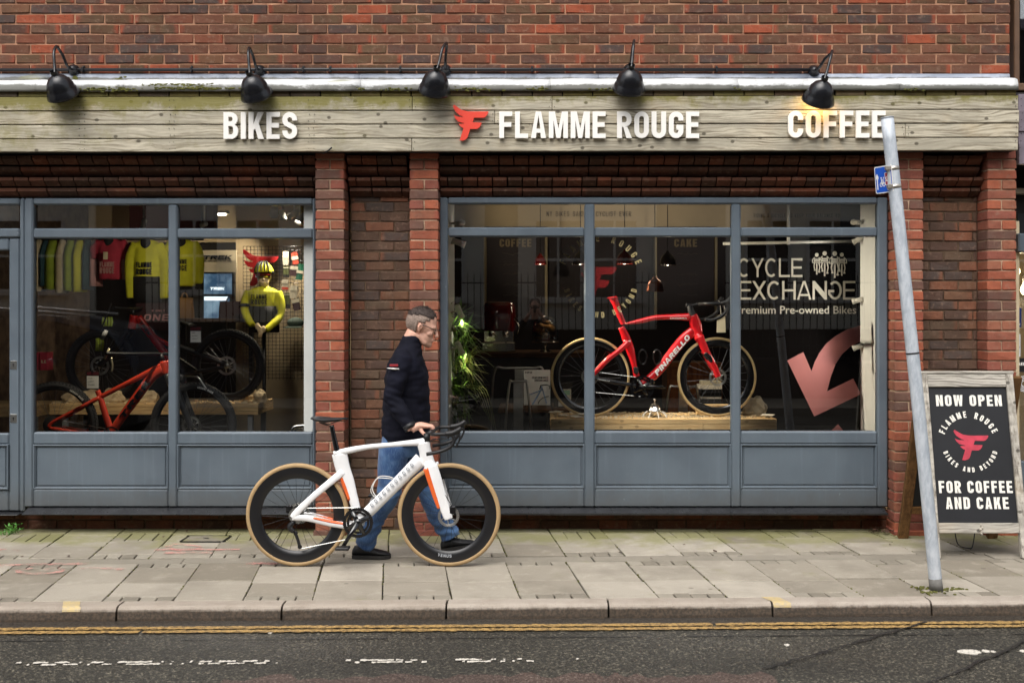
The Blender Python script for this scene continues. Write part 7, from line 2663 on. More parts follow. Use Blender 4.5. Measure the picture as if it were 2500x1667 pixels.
for i, (x, y, aim, e, lab) in enumerate(((1615, 162, pm(1556, 660), 13, "leftmost of the four lit spot lamps in the left window's upper pane"), (1664, 182, C4(3.1)(1730, 560), 45, "second of the four lit spots in the left window's upper pane"),
          (1726, 178, C4(3.2)(1300, 480), 60, "largest white lit spot, third in the left window's upper pane"), (1762, 204, C4(1.5)(1300, 1290), 70, "lowest lit spot at the right of the left window's upper pane"))):
 q = p_(x, y)
 if i in (0, 3):
  q = C4(1.25 if i == 0 else 2.3)(x, y)
 spot(lab, q, aim, e, mount=(q.x, q.y, 2.95))
q = C4(.50)(845, 237)
spot("small lit spot high behind the middle pane's top left", q, C4(.93)(640, 1300), 42, r=.022, L=.08, mount=(q.x, q.y, 2.95))
q = C4(.62)(1200, 237)
spot("small lit spot high just right of the left window's mullion", q, C4(2.6)(470, 470), 30, r=.022, L=.07, mount=(q.x, q.y, 2.95))
st_ = thing("strip_light", "thin bright ceiling strip light seen through the left shopfront's upper panes", "strip light", C4(4.0)(1000, 178))
a, b = C4(4.0)(1050, 181), C4(4.0)(1330, 175)
MB().box(a.x, b.x, 3.97, 4.03, a.z, b.z, .004).build("tube", MT("lit_tube", (1, .9, .7), .5, emit=(1.0, .86, .62), estr=26), st_)
MB().box(a.x - .03, b.x + .03, 3.95, 4.05, b.z + .001, b.z + .035, .004).build("batten", M_SPOT_WHITE, st_)
for x in (a.x + .1, b.x - .1):
 MB().box(x - .006, x + .006, 3.99, 4.01, b.z + .035, 2.95).build("hanger", M_SPOT_WHITE, st_)
# ================================================================== RIGHT SHOP: the cafe
cafe = C5(4.1)
M_GOLD = MT("gold_vinyl", srgb(196, 176, 124), .5, var=.05)
M_CHALK = MT("chalk", srgb(84, 76, 66), .9)
# chalk menus with cream frames
for (lab, x0, x1, word, wx) in (("tall dark coffee menu board with cream frame strips on the cafe wall", 292, 668, "COFFEE", (385, 572)), ("tall dark cake menu board with cream frame strips on the cafe wall", 1296, 1668, "CAKE", (1415, 1550))):
 t = thing("menu_board", lab, "menu board", (cafe((x0 + x1) / 2, 800).x, 4.1, cafe(0, 800).z))
 slab(cafe, x0, x1, 250, 800, .02, .05, "board", MT("dark_chalkboard", srgb(26, 9, 9), .7), t)
 for x in (x0, x1 - 16):
  slab(cafe, x, x + 16, 250, 800, -.01, .019, "frame_strip", MT("dull_cream_trim", srgb(132, 118, 88), .7), t)
 letters("heading", MT("dull_gold_paint", srgb(116, 98, 66), .7), t, word, cafe, wx[0], wx[1], 322, 368, .002, dy=.017, **GOTH)
 ck_ = MB()
 for k in range(5):
  y = 410 + k * 60
  P = [cafe(wx[0] + 20 + i * 9, y + rng.uniform(-6, 6), .018) for i in range(14)]
  ck_.tube(spline(P, 2), .0025, 4)
 ck_.build("handwriting", M_CHALK, t)
# words written on the beige wall, seen through the fanlights
up = C5(4.15)
wl_ = MB()
a, b = up(662, 189), up(1160, 160)
text_mb(wl_, "NY BIKES SAID NO CYCLIST EVER", a, (1, 0, 0), (0, 0, 1), b.z - a.z, .002, width=b.x - a.x, wf=.5, tf=.1, rf=.2, gap=.25, space=.6)
p6 = C6(4.15)
a, b = p6(400, 232), p6(1012, 205)
text_mb(wl_, "RIDING A BICYCLE TO KEEP YOUR BALANCE YOU", a, (1, 0, 0), (0, 0, 1), b.z - a.z, .002, width=b.x - a.x, wf=.5, tf=.1, rf=.2, gap=.25, space=.6)
tag(wl_.build("wall_lettering", MT("brown_wall_writing", srgb(74, 60, 44), .8)), "thin brown hand-drawn capitals along the cafe's beige upper wall", "wall lettering")
def pendant(label, x, y, w, mat, Y, lit, energy=8):
 p_ = C5(Y)
 c_ = p_(x, y)
 r = p_.m(w) / 2
 t = thing("pendant_lamp", label, "pendant lamp", c_, "pendant lamps in the cafe")
 MB().lathe([(.012, r * 1.7), (.02, r * 1.55), (r * .3, r * 1.45), (r * .62, r * 1.2), (r * .88, r * .75), (r, r * .1), (r * 1.02, 0), (r * .97, 0), (r * .84, r * .7), (r * .58, r * 1.12), (r * .1, r * 1.35)], c_, (0, 0, 1), 28).build("shade", mat, t)
 MB().tube([c_ + Vector((0, 0, r * 1.6)), (c_.x, c_.y, 2.95)], .004, 6).build("flex", M_BLACK, t)
 MB().ball(c_ + Vector((0, 0, r * .35)), r * .34, 12, 8).build("bulb", M_SPOT_ON if lit else M_BULB_OFF, t)
 if lit:
  ld = bpy.data.lights.new("pendant_light", 'POINT')
  ld.energy = energy
  ld.color = (1, .82, .58)
  ld.shadow_soft_size = .05
  lo = bpy.data.objects.new("pendant_light", ld)
  COL.objects.link(lo)
  lo.location = c_ + Vector((0, 0, -.02))
  adopt(lo, t)
 return t
M_REDSHADE = MT("red_enamel_shade", srgb(92, 16, 13), .25, coat=.4)
M_BLKSHADE = MT("black_enamel_shade", srgb(26, 20, 18), .25, coat=.4)
M_COPPER = MT("dark_copper", srgb(150, 84, 50), .3, .8)
pendant("red pendant lamp left of the cafe window's first mullion", 625, 472, 76, M_REDSHADE, 3.2, True, 1)
pendant("black pendant lamp half hidden by the cafe window's first mullion", 862, 474, 100, M_BLKSHADE, 2.6, True, 1.4)
pendant("red pendant lamp between the words on the cafe window", 1122, 470, 102, M_REDSHADE, 2.6, True, 1.4)
pendant("black pendant lamp under the cake menu heading", 1375, 478, 100, M_BLKSHADE, 2.6, True, 1.4)
pendant("unlit dark copper pendant hanging lowest above the red bike", 1300, 632, 104, M_COPPER, 2.3, False)
# ---- counter, coffee machine, cake stand
ctr = thing("counter", "dark cafe counter with a timber top behind the plant", "counter", (C5(2.6)(600, 1200).x, 2.9, 0))
zc_ = C5(2.6)(0, 990).z
MB().box(XM + .1, C5(2.6)(900, 0).x, 2.62, 3.2, 0, zc_ - .05).build("front", M_BLACK, ctr)
MB().box(XM + .08, C5(2.6)(930, 0).x, 2.56, 3.25, zc_ - .049, zc_, .004).build("top", M_TABLE, ctr)
pm_ = C5(2.9)
mc = thing("espresso_machine", "glossy red rounded espresso machine on the cafe counter", "coffee machine", (pm_(385, 990).x, 2.9, zc_))
M_REDGLOSS = MT("glossy_red_enamel", srgb(96, 7, 7), .1, coat=.8)
a, b = pm_(285, 860), pm_(482, 690)
mb = MB()
rings = []
for f, w, zz in ((0, 1, 0), (0.02, 1, .02), (.45, 1, .55), (.7, .95, .82), (.88, .82, .96), (1, .6, 1.0)):
 z = a.z + (b.z - a.z) * zz
 rings.append([Vector(((a.x + b.x) / 2 + math.copysign(abs(math.cos(t)) ** .45, math.cos(t)) * (b.x - a.x) / 2 * w, 2.9 + math.copysign(abs(math.sin(t)) ** .45, math.sin(t)) * .2 * w, z)) for t in [2 * PI * k / 28 for k in range(28)]])
mb.loft(rings).build("hood", M_REDGLOSS, mc)
MB().box(a.x + .02, b.x - .02, 2.74, 3.05, zc_ + .10, a.z + .002, .006).build("back_panel", M_CHROME, mc)
MB().box(a.x, b.x, 2.66, 3.08, zc_, zc_ + .1, .01).build("drip_tray", M_CHROME, mc)
for k in (.3, .7):
 x = a.x + (b.x - a.x) * k
 g_ = MB().lathe([(.0, 0), (.03, 0), (.034, .03), (.03, .05), (0, .05)], (x, 2.70, a.z - .055), (0, 0, 1), 16)
 g_.tube([(x, 2.68, a.z - .035), (x + .02, 2.55, a.z - .05)], [.010, .013], 8)
 g_.build("brew_group", M_CHROME, mc)
wnd = MB().tube(spline([pm_(470, 790, -.2), pm_(500, 830, -.22), pm_(492, 880, -.22)], 4), .006, 8)
wnd.build("steam_wand", M_CHROME, mc)
p_ = C5(2.75)
ckst = thing("cake_stand", "glass-domed cake stand with golden pastries on the cafe counter", "cake stand", (p_(655, 960).x, 2.75, zc_))
c_ = p_(655, 930)
MB().lathe([(.07, zc_ - c_.z), (.06, zc_ - c_.z + .01), (.015, zc_ - c_.z + .03), (.015, -.01), (.14, 0), (.145, .012), (0, .012)], c_, (0, 0, 1), 28).build("plate", M_CHROME, ckst)
pst = MB()
for k in range(14):
 pst.ball(c_ + Vector((rng.uniform(-.09, .09), rng.uniform(-.06, .06), .04 + rng.uniform(0, .14))), (rng.uniform(.03, .045), .035, .024), 10, 7)
pst.build("pastries", MT("golden_pastry", srgb(196, 142, 66), .6, var=.25, vs=30), ckst)
MB().lathe([(.13, .014), (.13, .16), (.11, .22), (.06, .26), (.0, .27)], c_, (0, 0, 1), 28).build("dome", M_GLASS, ckst)
# ---- table, chairs, show cards
ptb = C5(1.25)
tb = thing("cafe_table", "brown plank cafe table holding the white show card", "table", (ptb(620, 1400).x, 1.4, 0))
zt2 = ptb(0, 1325).z
for k, (x0, x1) in enumerate(((375, 532), (534, 692), (694, 880))):
 MB().box(ptb(x0, 0).x + .001, ptb(x1, 0).x - .001, 1.25, 1.85, zt2 - .03, zt2, .004).build("board", M_TABLE, tb)
for x in (400, 850):
 for y in (1.3, 1.78):
  MB().box(ptb(x, 0).x - .02, ptb(x, 0).x + .02, y, y + .04, 0, zt2 - .031, .003).build("leg", M_DARKSTEEL, tb)
def tolix(label, x0, x1, ytop, Y, ybot=1480):
 p_ = C5(Y)
 t = thing("metal_chair", label, "chair", (p_((x0 + x1) / 2, 1500).x, Y + .2, 0), "steel cafe chairs")
 zs = .46
 a, b = p_(x0, ytop), p_(x1, ytop)
 w = b.x - a.x
 MB().tube(spline([Vector((a.x - .02, Y + .02, zs)), Vector((a.x - .01, Y, (a.z + zs) / 2)), Vector((a.x + .02, Y - .01, a.z - .02)), Vector((a.x + w * .25, Y - .02, a.z)), Vector((b.x - w * .25, Y - .02, a.z)), Vector((b.x - .02, Y - .01, a.z - .02)), Vector((b.x + .01, Y, (a.z + zs) / 2)), Vector((b.x + .02, Y + .02, zs))], 5), .011, 10).build("back_frame", M_STEEL, t)
 MB().box((a.x + b.x) / 2 - .04, (a.x + b.x) / 2 + .04, Y - .012, Y - .006, zs, a.z - .01, .002).build("back_splat", M_STEEL, t)
 MB().box(a.x, b.x, Y + .02, Y + .40, zs - .01, zs + .012, .008).build("seat", M_STEEL, t)
 for sx, sy in ((a.x, Y + .02), (b.x, Y + .02), (a.x, Y + .38), (b.x, Y + .38)):
  MB().tube([(sx, sy, zs), (sx + (sx - (a.x + b.x) / 2) * .12, sy + (sy - Y - .2) * .15, 0)], [.018, .011], 8).build("leg", M_STEEL, t)
 return t
tolix("steel chair with curved tube back left behind the show card", 345, 655, 1082, 1.95)
tolix("steel chair nearer the window with its back beside the plant", 430, 560, 1160, .98)
tolix("steel chair whose curved back shows between the red bike's wheels", 1372, 1560, 1190, 1.5)
# show card
psc = C5(1.3)
sc_ = thing("show_card", "white show card with a pale blue bicycle drawing standing on the cafe table", "card", (psc(600, 1297).x, 1.3, zt2))
slab(psc, 527, 684, 1092, 1300, 0, .004, "card", MT("white_card", srgb(228, 226, 220), .5, var=.02), sc_, .0005)
letters("words", M_DECAL_BLACK, sc_, "FORGE", psc, 536, 578, 1101, 1113, .0008, dy=-.001, wf=.55, tf=.17, rf=.15, gap=.16)
letters("words", M_DECAL_GREY if False else M_DARKWALL, sc_, "PERFORMANCE", psc, 576, 672, 1132, 1144, .0008, dy=-.001, wf=.55, tf=.15, rf=.15, gap=.16)
letters("words", M_DARKWALL, sc_, "ENDURANCE", psc, 592, 672, 1148, 1160, .0008, dy=-.001, wf=.55, tf=.15, rf=.15, gap=.16)
M_BLUEPRINT = MT("pale_blue_print", srgb(150, 178, 214), .6)
XZ = lambda Y: Matrix(((1, 0, 0, 0), (0, 0, 1, Y), (0, 1, 0, 0), (0, 0, 0, 1)))
bp_ = MB()
q2 = lambda x, y: (psc(x, y).x, psc(x, y).z)
for pts, w in (([(578, 1298), (636, 1200)], 9), ([(636, 1200), (662, 1290)], 7), ([(556, 1240), (636, 1210)], 6), ([(630, 1190), (640, 1214)], 8)):
 bp_.prism([stroke([q2(*p) for p in pts], psc.m(w))], -.002, -.0005, XZ(1.3))
bp_.build("bike_drawing", M_BLUEPRINT, sc_)
bp_ = MB()
for pts, w in (([(622, 1206), (628, 1184), (664, 1180)], 5), ([(664, 1180), (680, 1188), (678, 1206)], 4)):
 bp_.prism([stroke([q2(*p) for p in pts], psc.m(w))], -.002, -.0005, XZ(1.3))
bp_.prism([stroke([(q2(678, 1300)[0] + math.cos(R(t)) * psc.m(66), q2(678, 1300)[1] + math.sin(R(t)) * psc.m(52)) for t in range(92, 180, 8)], psc.m(4))], -.002, -.0005, XZ(1.3))
bp_.build("bike_drawing", M_BLACK, sc_)
ps2 = C5(1.32)
s2 = thing("show_card", "smaller leaflet in a clear stand right behind the red bike's rear wheel", "card", (ps2(758, 1310).x, 1.32, zt2))
slab(ps2, 704, 815, 1162, 1312, .006, .010, "stand", MT("smoky_acrylic", srgb(60, 56, 52), .15), s2, .0005)
slab(ps2, 732, 806, 1205, 1306, .0, .005, "leaflet", M_PAPER, s2, .0005)
slab(ps2, 736, 800, 1212, 1240, -.001, -.0002, "green_print", MT("pale_green_print", srgb(150, 190, 160), .6), s2, 0)
slab(ps2, 762, 786, 1262, 1284, -.001, -.0002, "pink_print", MT("pink_print", srgb(214, 130, 130), .6), s2, 0)
# ---- pine platform with the red racing bike
pf = Plane(1300, 880, 3.92, .45)
plat = thing("display_platform", "low pine platform carrying the red racing bike in the right window", "platform", (pf(1250, 700).x, .7, 0))
zt3, zm3, zb3 = pf(0, 558).z, pf(0, 606).z, pf(0, 662).z
x0, x1 = pf(174, 0).x, pf(2338, 0).x
MB().box(x0, x1, .45, .95, zm3 + .001, zt3, .003).build("board", M_PINE, plat)
MB().box(x0, x0 + (x1 - x0) * .675, .452, .95, zb3, zm3 - .001, .003).build("board", M_PINE, plat)
MB().box(x0 + (x1 - x0) * .676, x1, .451, .95, zb3, zm3 - .001, .003).build("board", M_PINE, plat)
for x in (x0 + .1, x1 - .1):
 for y in (.5, .88):
  MB().box(x - .025, x + .025, y, y + .05, -.02, zb3 - .001).build("leg", M_GREYLEG, plat)
gm = MB()
for k in range(520):
 x, y = rng.uniform(x0 + .01, x1 - .01), rng.uniform(.49, .93)
 s = rng.uniform(.004, .010)
 gm.box(x - s, x + s, y - s * .7, y + s * .7, zt3, zt3 + s * 1.1, 0)
tag(gm.build("gravel", M_CHIP), kind="stuff")
nt = MB()
for k in range(12):
 x, y = rng.choice([x0 + rng.uniform(.02, .28), x1 - rng.uniform(.05, .24)]), rng.uniform(.5, .8)
 M = Matrix.Translation((x, y, zt3 + .012 + .002 * k)) @ Matrix.Rotation(rng.uniform(0, 3), 4, 'Z') @ Matrix.Rotation(rng.uniform(-.15, .15), 4, 'X')
 nt.box(-.05, .05, -.035, .035, -.0005, .0005, 0, M)
tag(nt.build("paper_scraps", M_PAPER), kind="stuff")
pz = Plane(1420, 700, 4.356, .62)
dg_ = thing("road_bicycle", "red racing bicycle with white lettering and tan tyres on the pine platform", "bicycle", (pz(900, 1400).x, .62, zt3))
cr, cf = PX(1441, 920, .62), PX(1750, 920, .62)
Rr = cr.z - zt3
cr.z = cf.z = zt3 + Rr
wheel(dg_, cr, Rr, .028, Rr - .078, M_TAN_PALE, M_CARBON_GLOSS, 24, .02, M_SPOKE, rimw=.012)
wheel(dg_, cf, Rr, .028, Rr - .078, M_TAN_PALE, M_CARBON_GLOSS, 24, .02, M_SPOKE, rimw=.012)
f_ = MB()
tub(f_, pz, [(470, 392), (620, 366), (780, 330), (950, 322), (1150, 322)], [12, 26, 28, 30, 44], [20, 24, 26, 28, 34], n=6)
tub(f_, pz, [(1180, 300), (1210, 400), (1240, 500)], [48, 66, 52], [34, 36, 40])
tub(f_, pz, [(420, 430), (455, 500), (485, 580), (520, 680), (560, 850), (585, 960)], [34, 42, 48, 46, 30, 38], [20, 22, 24, 24, 26, 30])
for s in (-1, 1):
 tub(f_, pz, [(500, 590), (420, 660), (290, 760), (200, 850), (120, 930), (95, 960)], [32, 28, 24, 22, 20, 20], [14, 14, 13, 12, 12, 12], dys=[s * .014, s * .03, s * .045, s * .055, s * .062, s * .064])
f_.build("frame", M_FRAME_RED, dg_)
fd = MB()
tub(fd, pz, [(1190, 470), (1080, 560), (950, 720), (820, 890), (680, 1010), (610, 1030)], [58, 56, 54, 50, 46, 52], [28, 30, 30, 32, 38, 46])
fd.build("down_tube", M_FRAME_RED, dg_)
fb = MB()
for s in (-1, 1):
 tub(fb, pz, [(95, 962), (250, 990), (420, 1022), (580, 1050)], [18, 18, 20, 24], [12, 12, 13, 16], dys=[s * .064, s * .055, s * .045, s * .03])
tub(fb, pz, [(600, 1050), (610, 1052)], [60, 60], [60, 60])
tub(fb, pz, [(760, 985), (690, 1030), (620, 1060)], [45, 46, 48], [36, 40, 46])
fb.build("chainstays", M_CARBON_GLOSS, dg_)
fk = MB()
tub(fk, pz, [(1215, 500), (1240, 530), (1262, 560)], [40, 56, 40], [46, 60, 50])
for s in (-1, 1):
 tub(fk, pz, [(1245, 520), (1290, 640), (1350, 760), (1410, 870), (1440, 955)], [46, 42, 36, 34, 32], [16, 15, 14, 14, 14], dys=[s * .036, s * .048, s * .054, s * .056, s * .056])
fk.build("fork", M_FRAME_RED, dg_)
fz = MB()
for s in (-1, 1):
 tub(fz, pz, [(1302, 700), (1342, 750), (1372, 800)], [26, 36, 16], [15.5, 15.5, 14.5], dys=[s * .0535, s * .0555, s * .057])
fz.build("black_fork_flash", M_CARBON_GLOSS, dg_)
sp = MB()
tub(sp, pz, [(330, 112), (362, 180), (400, 290), (440, 380), (446, 400)], [44, 38, 34, 30, 30], [20, 20, 20, 20, 20])
tub(sp, pz, [(275, 122), (330, 116), (385, 118)], [6, 14, 8], [24, 28, 24])
sp.build("seatpost", M_FRAME_RED, dg_)
cl = MB()
tub(cl, pz, [(446, 572), (520, 578)], [10, 12], [25, 25])
cl.build("silver_flash", M_DECAL_WHITE, dg_)
br = MB()
br.tube(spline([pz(1180, 300), pz(1160, 250), pz(1150, 195)], 4), lerps([.030, .026, .022], 4), 12)
br.tube(spline([pz(1110, 195), pz(1160, 200), pz(1250, 185)], 4), .016, 10)
for s in (-1, 1):
 yo = .62 + s * .2
 K = lambda x, y: Vector((pz(x, y).x, yo, pz(x, y).z))
 mid = Vector((pz(1255, 182).x, .62 + s * .12, pz(0, 182).z))
 br.tube(spline([pz(1250, 185), mid, K(1300, 180), K(1420, 180), K(1490, 190), K(1500, 240), K(1440, 310), K(1340, 350), K(1270, 345)], 5), .0135, 10, ref=(0, 0, 1))
 br.tube(spline([K(1440, 176), K(1500, 160), K(1540, 120), K(1545, 112)], 4), lerps([.016, .019, .017, .010], 4), 10)
br.build("handlebar", M_BLACK, dg_)
lv_ = MB()
for s in (-1, 1):
 yo = .62 + s * .2
 K = lambda x, y: Vector((pz(x, y).x, yo, pz(x, y).z))
 lv_.tube(spline([K(1540, 150), K(1558, 220), K(1580, 310)], 4), .007, 8)
lv_.build("brake_lever", M_STEEL, dg_)
ck = MB()
chainring(ck, pz(640, 1065), .098, -.045, 52)
chainring(ck, pz(640, 1065), .074, -.038, 36)
ck.tube([pz(640, 1062, -.058), pz(760, 1058, -.060), pz(880, 1062, -.062)], [.020, .014, .013], 10, r2=.008)
ck.build("crankset", M_BLACK_GLOSS, dg_)
fdm = MB().box(pz(545, 0).x, pz(600, 0).x, .57, .60, pz(0, 920).z, pz(0, 850).z, .006)
fdm.build("front_derailleur", M_BLACK, dg_)
cassette(dg_, cr, .05, -.03, M_STEEL, 8)
chain(dg_, [cr + Vector((0, -.042, .048)), pz(630, 965, -.042)], 0, M_STEEL)
chain(dg_, [cr + Vector((.03, -.042, -.12)), pz(620, 1162, -.042)], 0, M_STEEL)
rd = MB()
rd.tube([cr + Vector((0, -.05, -.02)), cr + Vector((.02, -.05, -.075)), cr + Vector((.035, -.045, -.13))], [.014, .012, .012], 8, r2=.006)
rd.build("rear_derailleur", M_BLACK, dg_)
rotor(dg_, cf, .07, -.05)
rotor(dg_, cr, .07, .048)
for (bx_, by_) in ((648, 745), (800, 745)):
 cg = MB()
 P = [pz(bx_ + math.cos(t) * 42, by_ + math.sin(t) * 78, -.035) for t in [2 * PI * k / 18 for k in range(18)]]
 cg.tube(P, .004, 6, closed=True)
 P = [pz(bx_ + math.cos(t) * 42, by_ + math.sin(t) * 78, .035) for t in [2 * PI * k / 18 for k in range(18)]]
 cg.tube(P, .004, 6, closed=True)
 cg.tube([pz(bx_ - 40, by_ + 20, -.035), pz(bx_ - 52, by_ + 20, 0), pz(bx_ - 40, by_ + 20, .035)], .004, 6)
 cg.build("bottle_cage", M_BLACK_GLOSS, dg_)
dv = pz(1145, 540) - pz(800, 940)
Ld = dv.length
dv.normalize()
upn = Vector((-dv.z, 0, dv.x))
letter_parts("letter", M_DECAL_WHITE, dg_, "PINARELLO", pz(800, 942, -.041), dv, upn, .037, .012, width=Ld, shear=.22, wf=.78, tf=.23, rf=.16, gap=.12)
letter_parts("letter", M_DECAL_WHITE, dg_, "DOGMA", pz(935, 342, -.026), (1, 0, 0), (0, 0, 1), .0125, .008, width=pz(1115, 0).x - pz(935, 0).x, shear=.1, wf=1.0, tf=.2, rf=.2, gap=.2)
tx = MB()
text_mb(tx, "PINARELLO", pz(165, 980, -.078), pz(290, 996) - pz(165, 975), (0.1, 0, 1), .009, .003, width=pz.m(125), shear=.2, wf=.78, tf=.23, rf=.16, gap=.12)
tx.build("lettering", M_DECAL_WHITE, dg_)
# luggage label on the bars
pt_ = Plane(1420, 700, 4.356, .42)
lt = thing("label_tag", "blank cream luggage label tied to the red bike's handlebar", "tag", pt_(1485, 485))
MB().prism([[q[0:2] for q in [(pt_(1436, 486).x, pt_(0, 486).z), (pt_(1532, 484).x, pt_(0, 486).z), (pt_(1528, 318).x, pt_(0, 318).z), (pt_(1512, 300).x, pt_(0, 300).z), (pt_(1456, 300).x, pt_(0, 300).z), (pt_(1440, 318).x, pt_(0, 318).z)]]], .42, .422).build("card", MT("cream_card", srgb(226, 208, 168), .7, var=.03), lt)
MB().tube(spline([pt_(1484, 308), pt_(1478, 240), pt_(1466, 160), pt_(1450, 150)], 4), .002, 5).build("string", M_PAPER, lt)
# counter bell, oversized
bl = thing("service_bell", "oversized silver counter bell on wire legs on the pine platform", "bell", (pz(780, 1400).x, .56, zt3))
pbl = Plane(1420, 700, 4.356, .56)
c_ = pbl(778, 1318)
rb_ = pbl.m(86)
MB().lathe([(0, rb_ * .92), (rb_ * .25, rb_ * .88), (rb_ * .62, rb_ * .66), (rb_ * .82, rb_ * .36), (rb_ * .9, rb_ * .12), (rb_, 0), (rb_ * .97, -.004), (rb_ * .85, .0)], c_, (0, 0, 1), 32).build("dome", M_CHROME, bl)
MB().lathe([(.004, rb_ * .9), (.004, rb_ * 1.25), (.010, rb_ * 1.28), (.006, rb_ * 1.36), (.012, rb_ * 1.40), (.010, rb_ * 1.48), (0, rb_ * 1.52)], c_, (0, 0, 1), 14).build("plunger", M_CHROME, bl)
lg = MB()
for k in range(8):
 a = 2 * PI * k / 8 + .2
 d_ = Vector((math.cos(a), math.sin(a), 0))
 lg.tube(spline([c_ + d_ * rb_ * .75 + Vector((0, 0, -.002)), c_ + d_ * rb_ * 1.28 + Vector((0, 0, -.016)), Vector((c_.x, c_.y, zt3 + .002)) + d_ * rb_ * 1.62], 5), .004, 6, ref=(0, 0, 1))
lg.lathe([(rb_ * .8, -.006), (rb_ * .86, -.006), (rb_ * .86, -.002), (rb_ * .8, -.002)], c_, (0, 0, 1), 28, closed_prof=True)
lg.build("wire_legs", M_SPOT_WHITE, bl)
pst_ = Plane(1300, 880, 3.92, .72)
rock("rock", "grey stone resting against the red racing bike's front wheel", (pst_(2130, 0).x, .72, zt3), .095, .07, .105, MT("grey_stone", srgb(140, 128, 104), .85, var=.25, vs=16, bump=.6, bs=50), 9.7)
wd_ = MB().box(pst_(1585, 0).x, pst_(1900, 0).x, .80, .86, zt3 + .001, pst_(0, 430).z, .004)
tag(wd_.build("timber_block", M_PINE), "pale timber block on the platform behind the front wheel", "timber block")
# timber cupboard and pile of books behind the front wheel
pb2 = Plane(1300, 880, 3.92, 1.9)
cb_ = thing("timber_cupboard", "orange-brown boarded cupboard behind the red bike's front wheel", "cupboard", (pb2(1500, 600).x, 2.1, 0))
M_CUP = timber_mat("orange_brown_boards", srgb(150, 88, 42), srgb(98, 52, 24), moss=False, grain=(26, 26, 1.4), knot=.3)
for k in range(5):
 xa2, xb2 = 1290 + k * 106, 1290 + (k + 1) * 106 - 2
 MB().box(pb2(xa2, 0).x, pb2(xb2, 0).x, 1.9, 1.93, 0, pb2(0, 20).z, .003).build("board", M_CUP, cb_)
MB().box(pb2(1288, 0).x, pb2(1822, 0).x, 1.931, 2.3, 0, pb2(0, 22).z).build("carcass", M_TABLE, cb_)
stl = thing("book_stand", "small dark stand under the pile of books behind the front wheel", "stand", (0, 0, 0))
pbk = Plane(1300, 880, 3.92, 1.5)
stl.location = (pbk(1710, 500).x, 1.6, 0)
MB().box(pbk(1600, 0).x, pbk(1830, 0).x, 1.5, 1.72, 0, pbk(0, 402).z, .003).build("body", M_BLACK, stl)
z = pbk(0, 400).z
for k, (w0, w1, h, m_, lab) in enumerate(((1610, 1815, 30, M_DARKWALL, "bottom dark book of the pile behind the front wheel"), (1618, 1812, 26, M_PAPER, "second book up, pale, in the pile behind the front wheel"), (1606, 1816, 34, M_DARKSTEEL, "third book up, grey, in the pile behind the front wheel"), (1622, 1814, 30, M_BLACKCLOTH, "fourth book up, black, in the pile behind the front wheel"), (1600, 1816, 40, M_PAPER, "pale top book but one of the pile behind the front wheel"), (1626, 1812, 34, M_OFFWHITE, "topmost cream book of the pile behind the front wheel"))):
 hgt = pbk.m(h)
 o = MB().box(pbk(w0, 0).x, pbk(w1, 0).x, 1.51 + .01 * (k % 2), 1.68, z, z + hgt, .002).build("book", m_, None)
 tag(o, lab, "book", "pile of books behind the bike")
 z += hgt + .0008
# ---- bamboo plant
M_LEAF = MT("bamboo_leaf", srgb(92, 128, 46), .4, var=.3, vs=6, rnd=.45)
M_LEAF_PALE = MT("variegated_leaf", srgb(176, 184, 110), .4, var=.3, vs=6, rnd=.3)
pv = C5(.72)
bb = thing("potted_bamboo", "leafy green bamboo plant at the left of the cafe window", "plant", (pv(150, 1460).x, .72, 0))
MB().lathe([(0, 0), (.13, 0), (.16, .3), (.165, .32), (.15, .32), (.14, .28), (0, .28)], (pv(120, 0).x, .74, 0), (0, 0, 1), 24).build("pot", M_BLACK, bb)
stems = []
for k in range(7):
 x = pv(100 + k * 14, 0).x
 top = pv(110 + k * 16 + rng.uniform(-10, 20), 740 + abs(k - 2) * 60)
 P = spline([Vector((pv(120, 0).x + rng.uniform(-.05, .05), .74 + rng.uniform(-.05, .05), .28)), Vector((x, .72 + rng.uniform(-.04, .06), .8)), top + Vector((0, rng.uniform(-.05, .1), 0))], 6)
 stems.append(P)
 MB().tube(P, lerps([.006, .005, .003], 6), 6).build("stem", M_LEAF, bb)
def leaf_blade(base, d, L, w, mat, parent, droop=.35):
 d = d.normalized()
 sd_ = d.cross(Vector((0, 0, 1)))
 if sd_.length < .1:
  sd_ = Vector((0, 1, 0))
 sd_.normalize()
 vs = []
 n = 5
 for i in range(n + 1):
  f = i / n
  c_ = base + d * L * f + Vector((0, 0, -droop * L * f * f))
  ww = w * math.sin(PI * min(1, f * .93 + .07)) ** .8 * (1 - .25 * f) if i < n else 0.0
  up_ = Vector((0, 0, .18 * ww))
  vs += [c_ + sd_ * ww + up_, c_, c_ - sd_ * ww + up_]
 fs = []
 for i in range(n):
  a = i * 3
  fs += [(a, a + 1, a + 4, a + 3), (a + 1, a + 2, a + 5, a + 4)]
 return MB().add(vs, fs, True).build("leaf", mat, parent, recalc=False)
fans = [(190, 770), (215, 810), (170, 840), (240, 850), (200, 900), (150, 930), (230, 950), (262, 1000), (190, 1010), (225, 1060), (150, 1080), (245, 1090), (180, 1130), (140, 1170), (215, 1190), (165, 1230), (240, 1240), (130, 1290), (190, 1300), (150, 1350), (120, 760), (120, 880), (118, 1000), (122, 1120)]
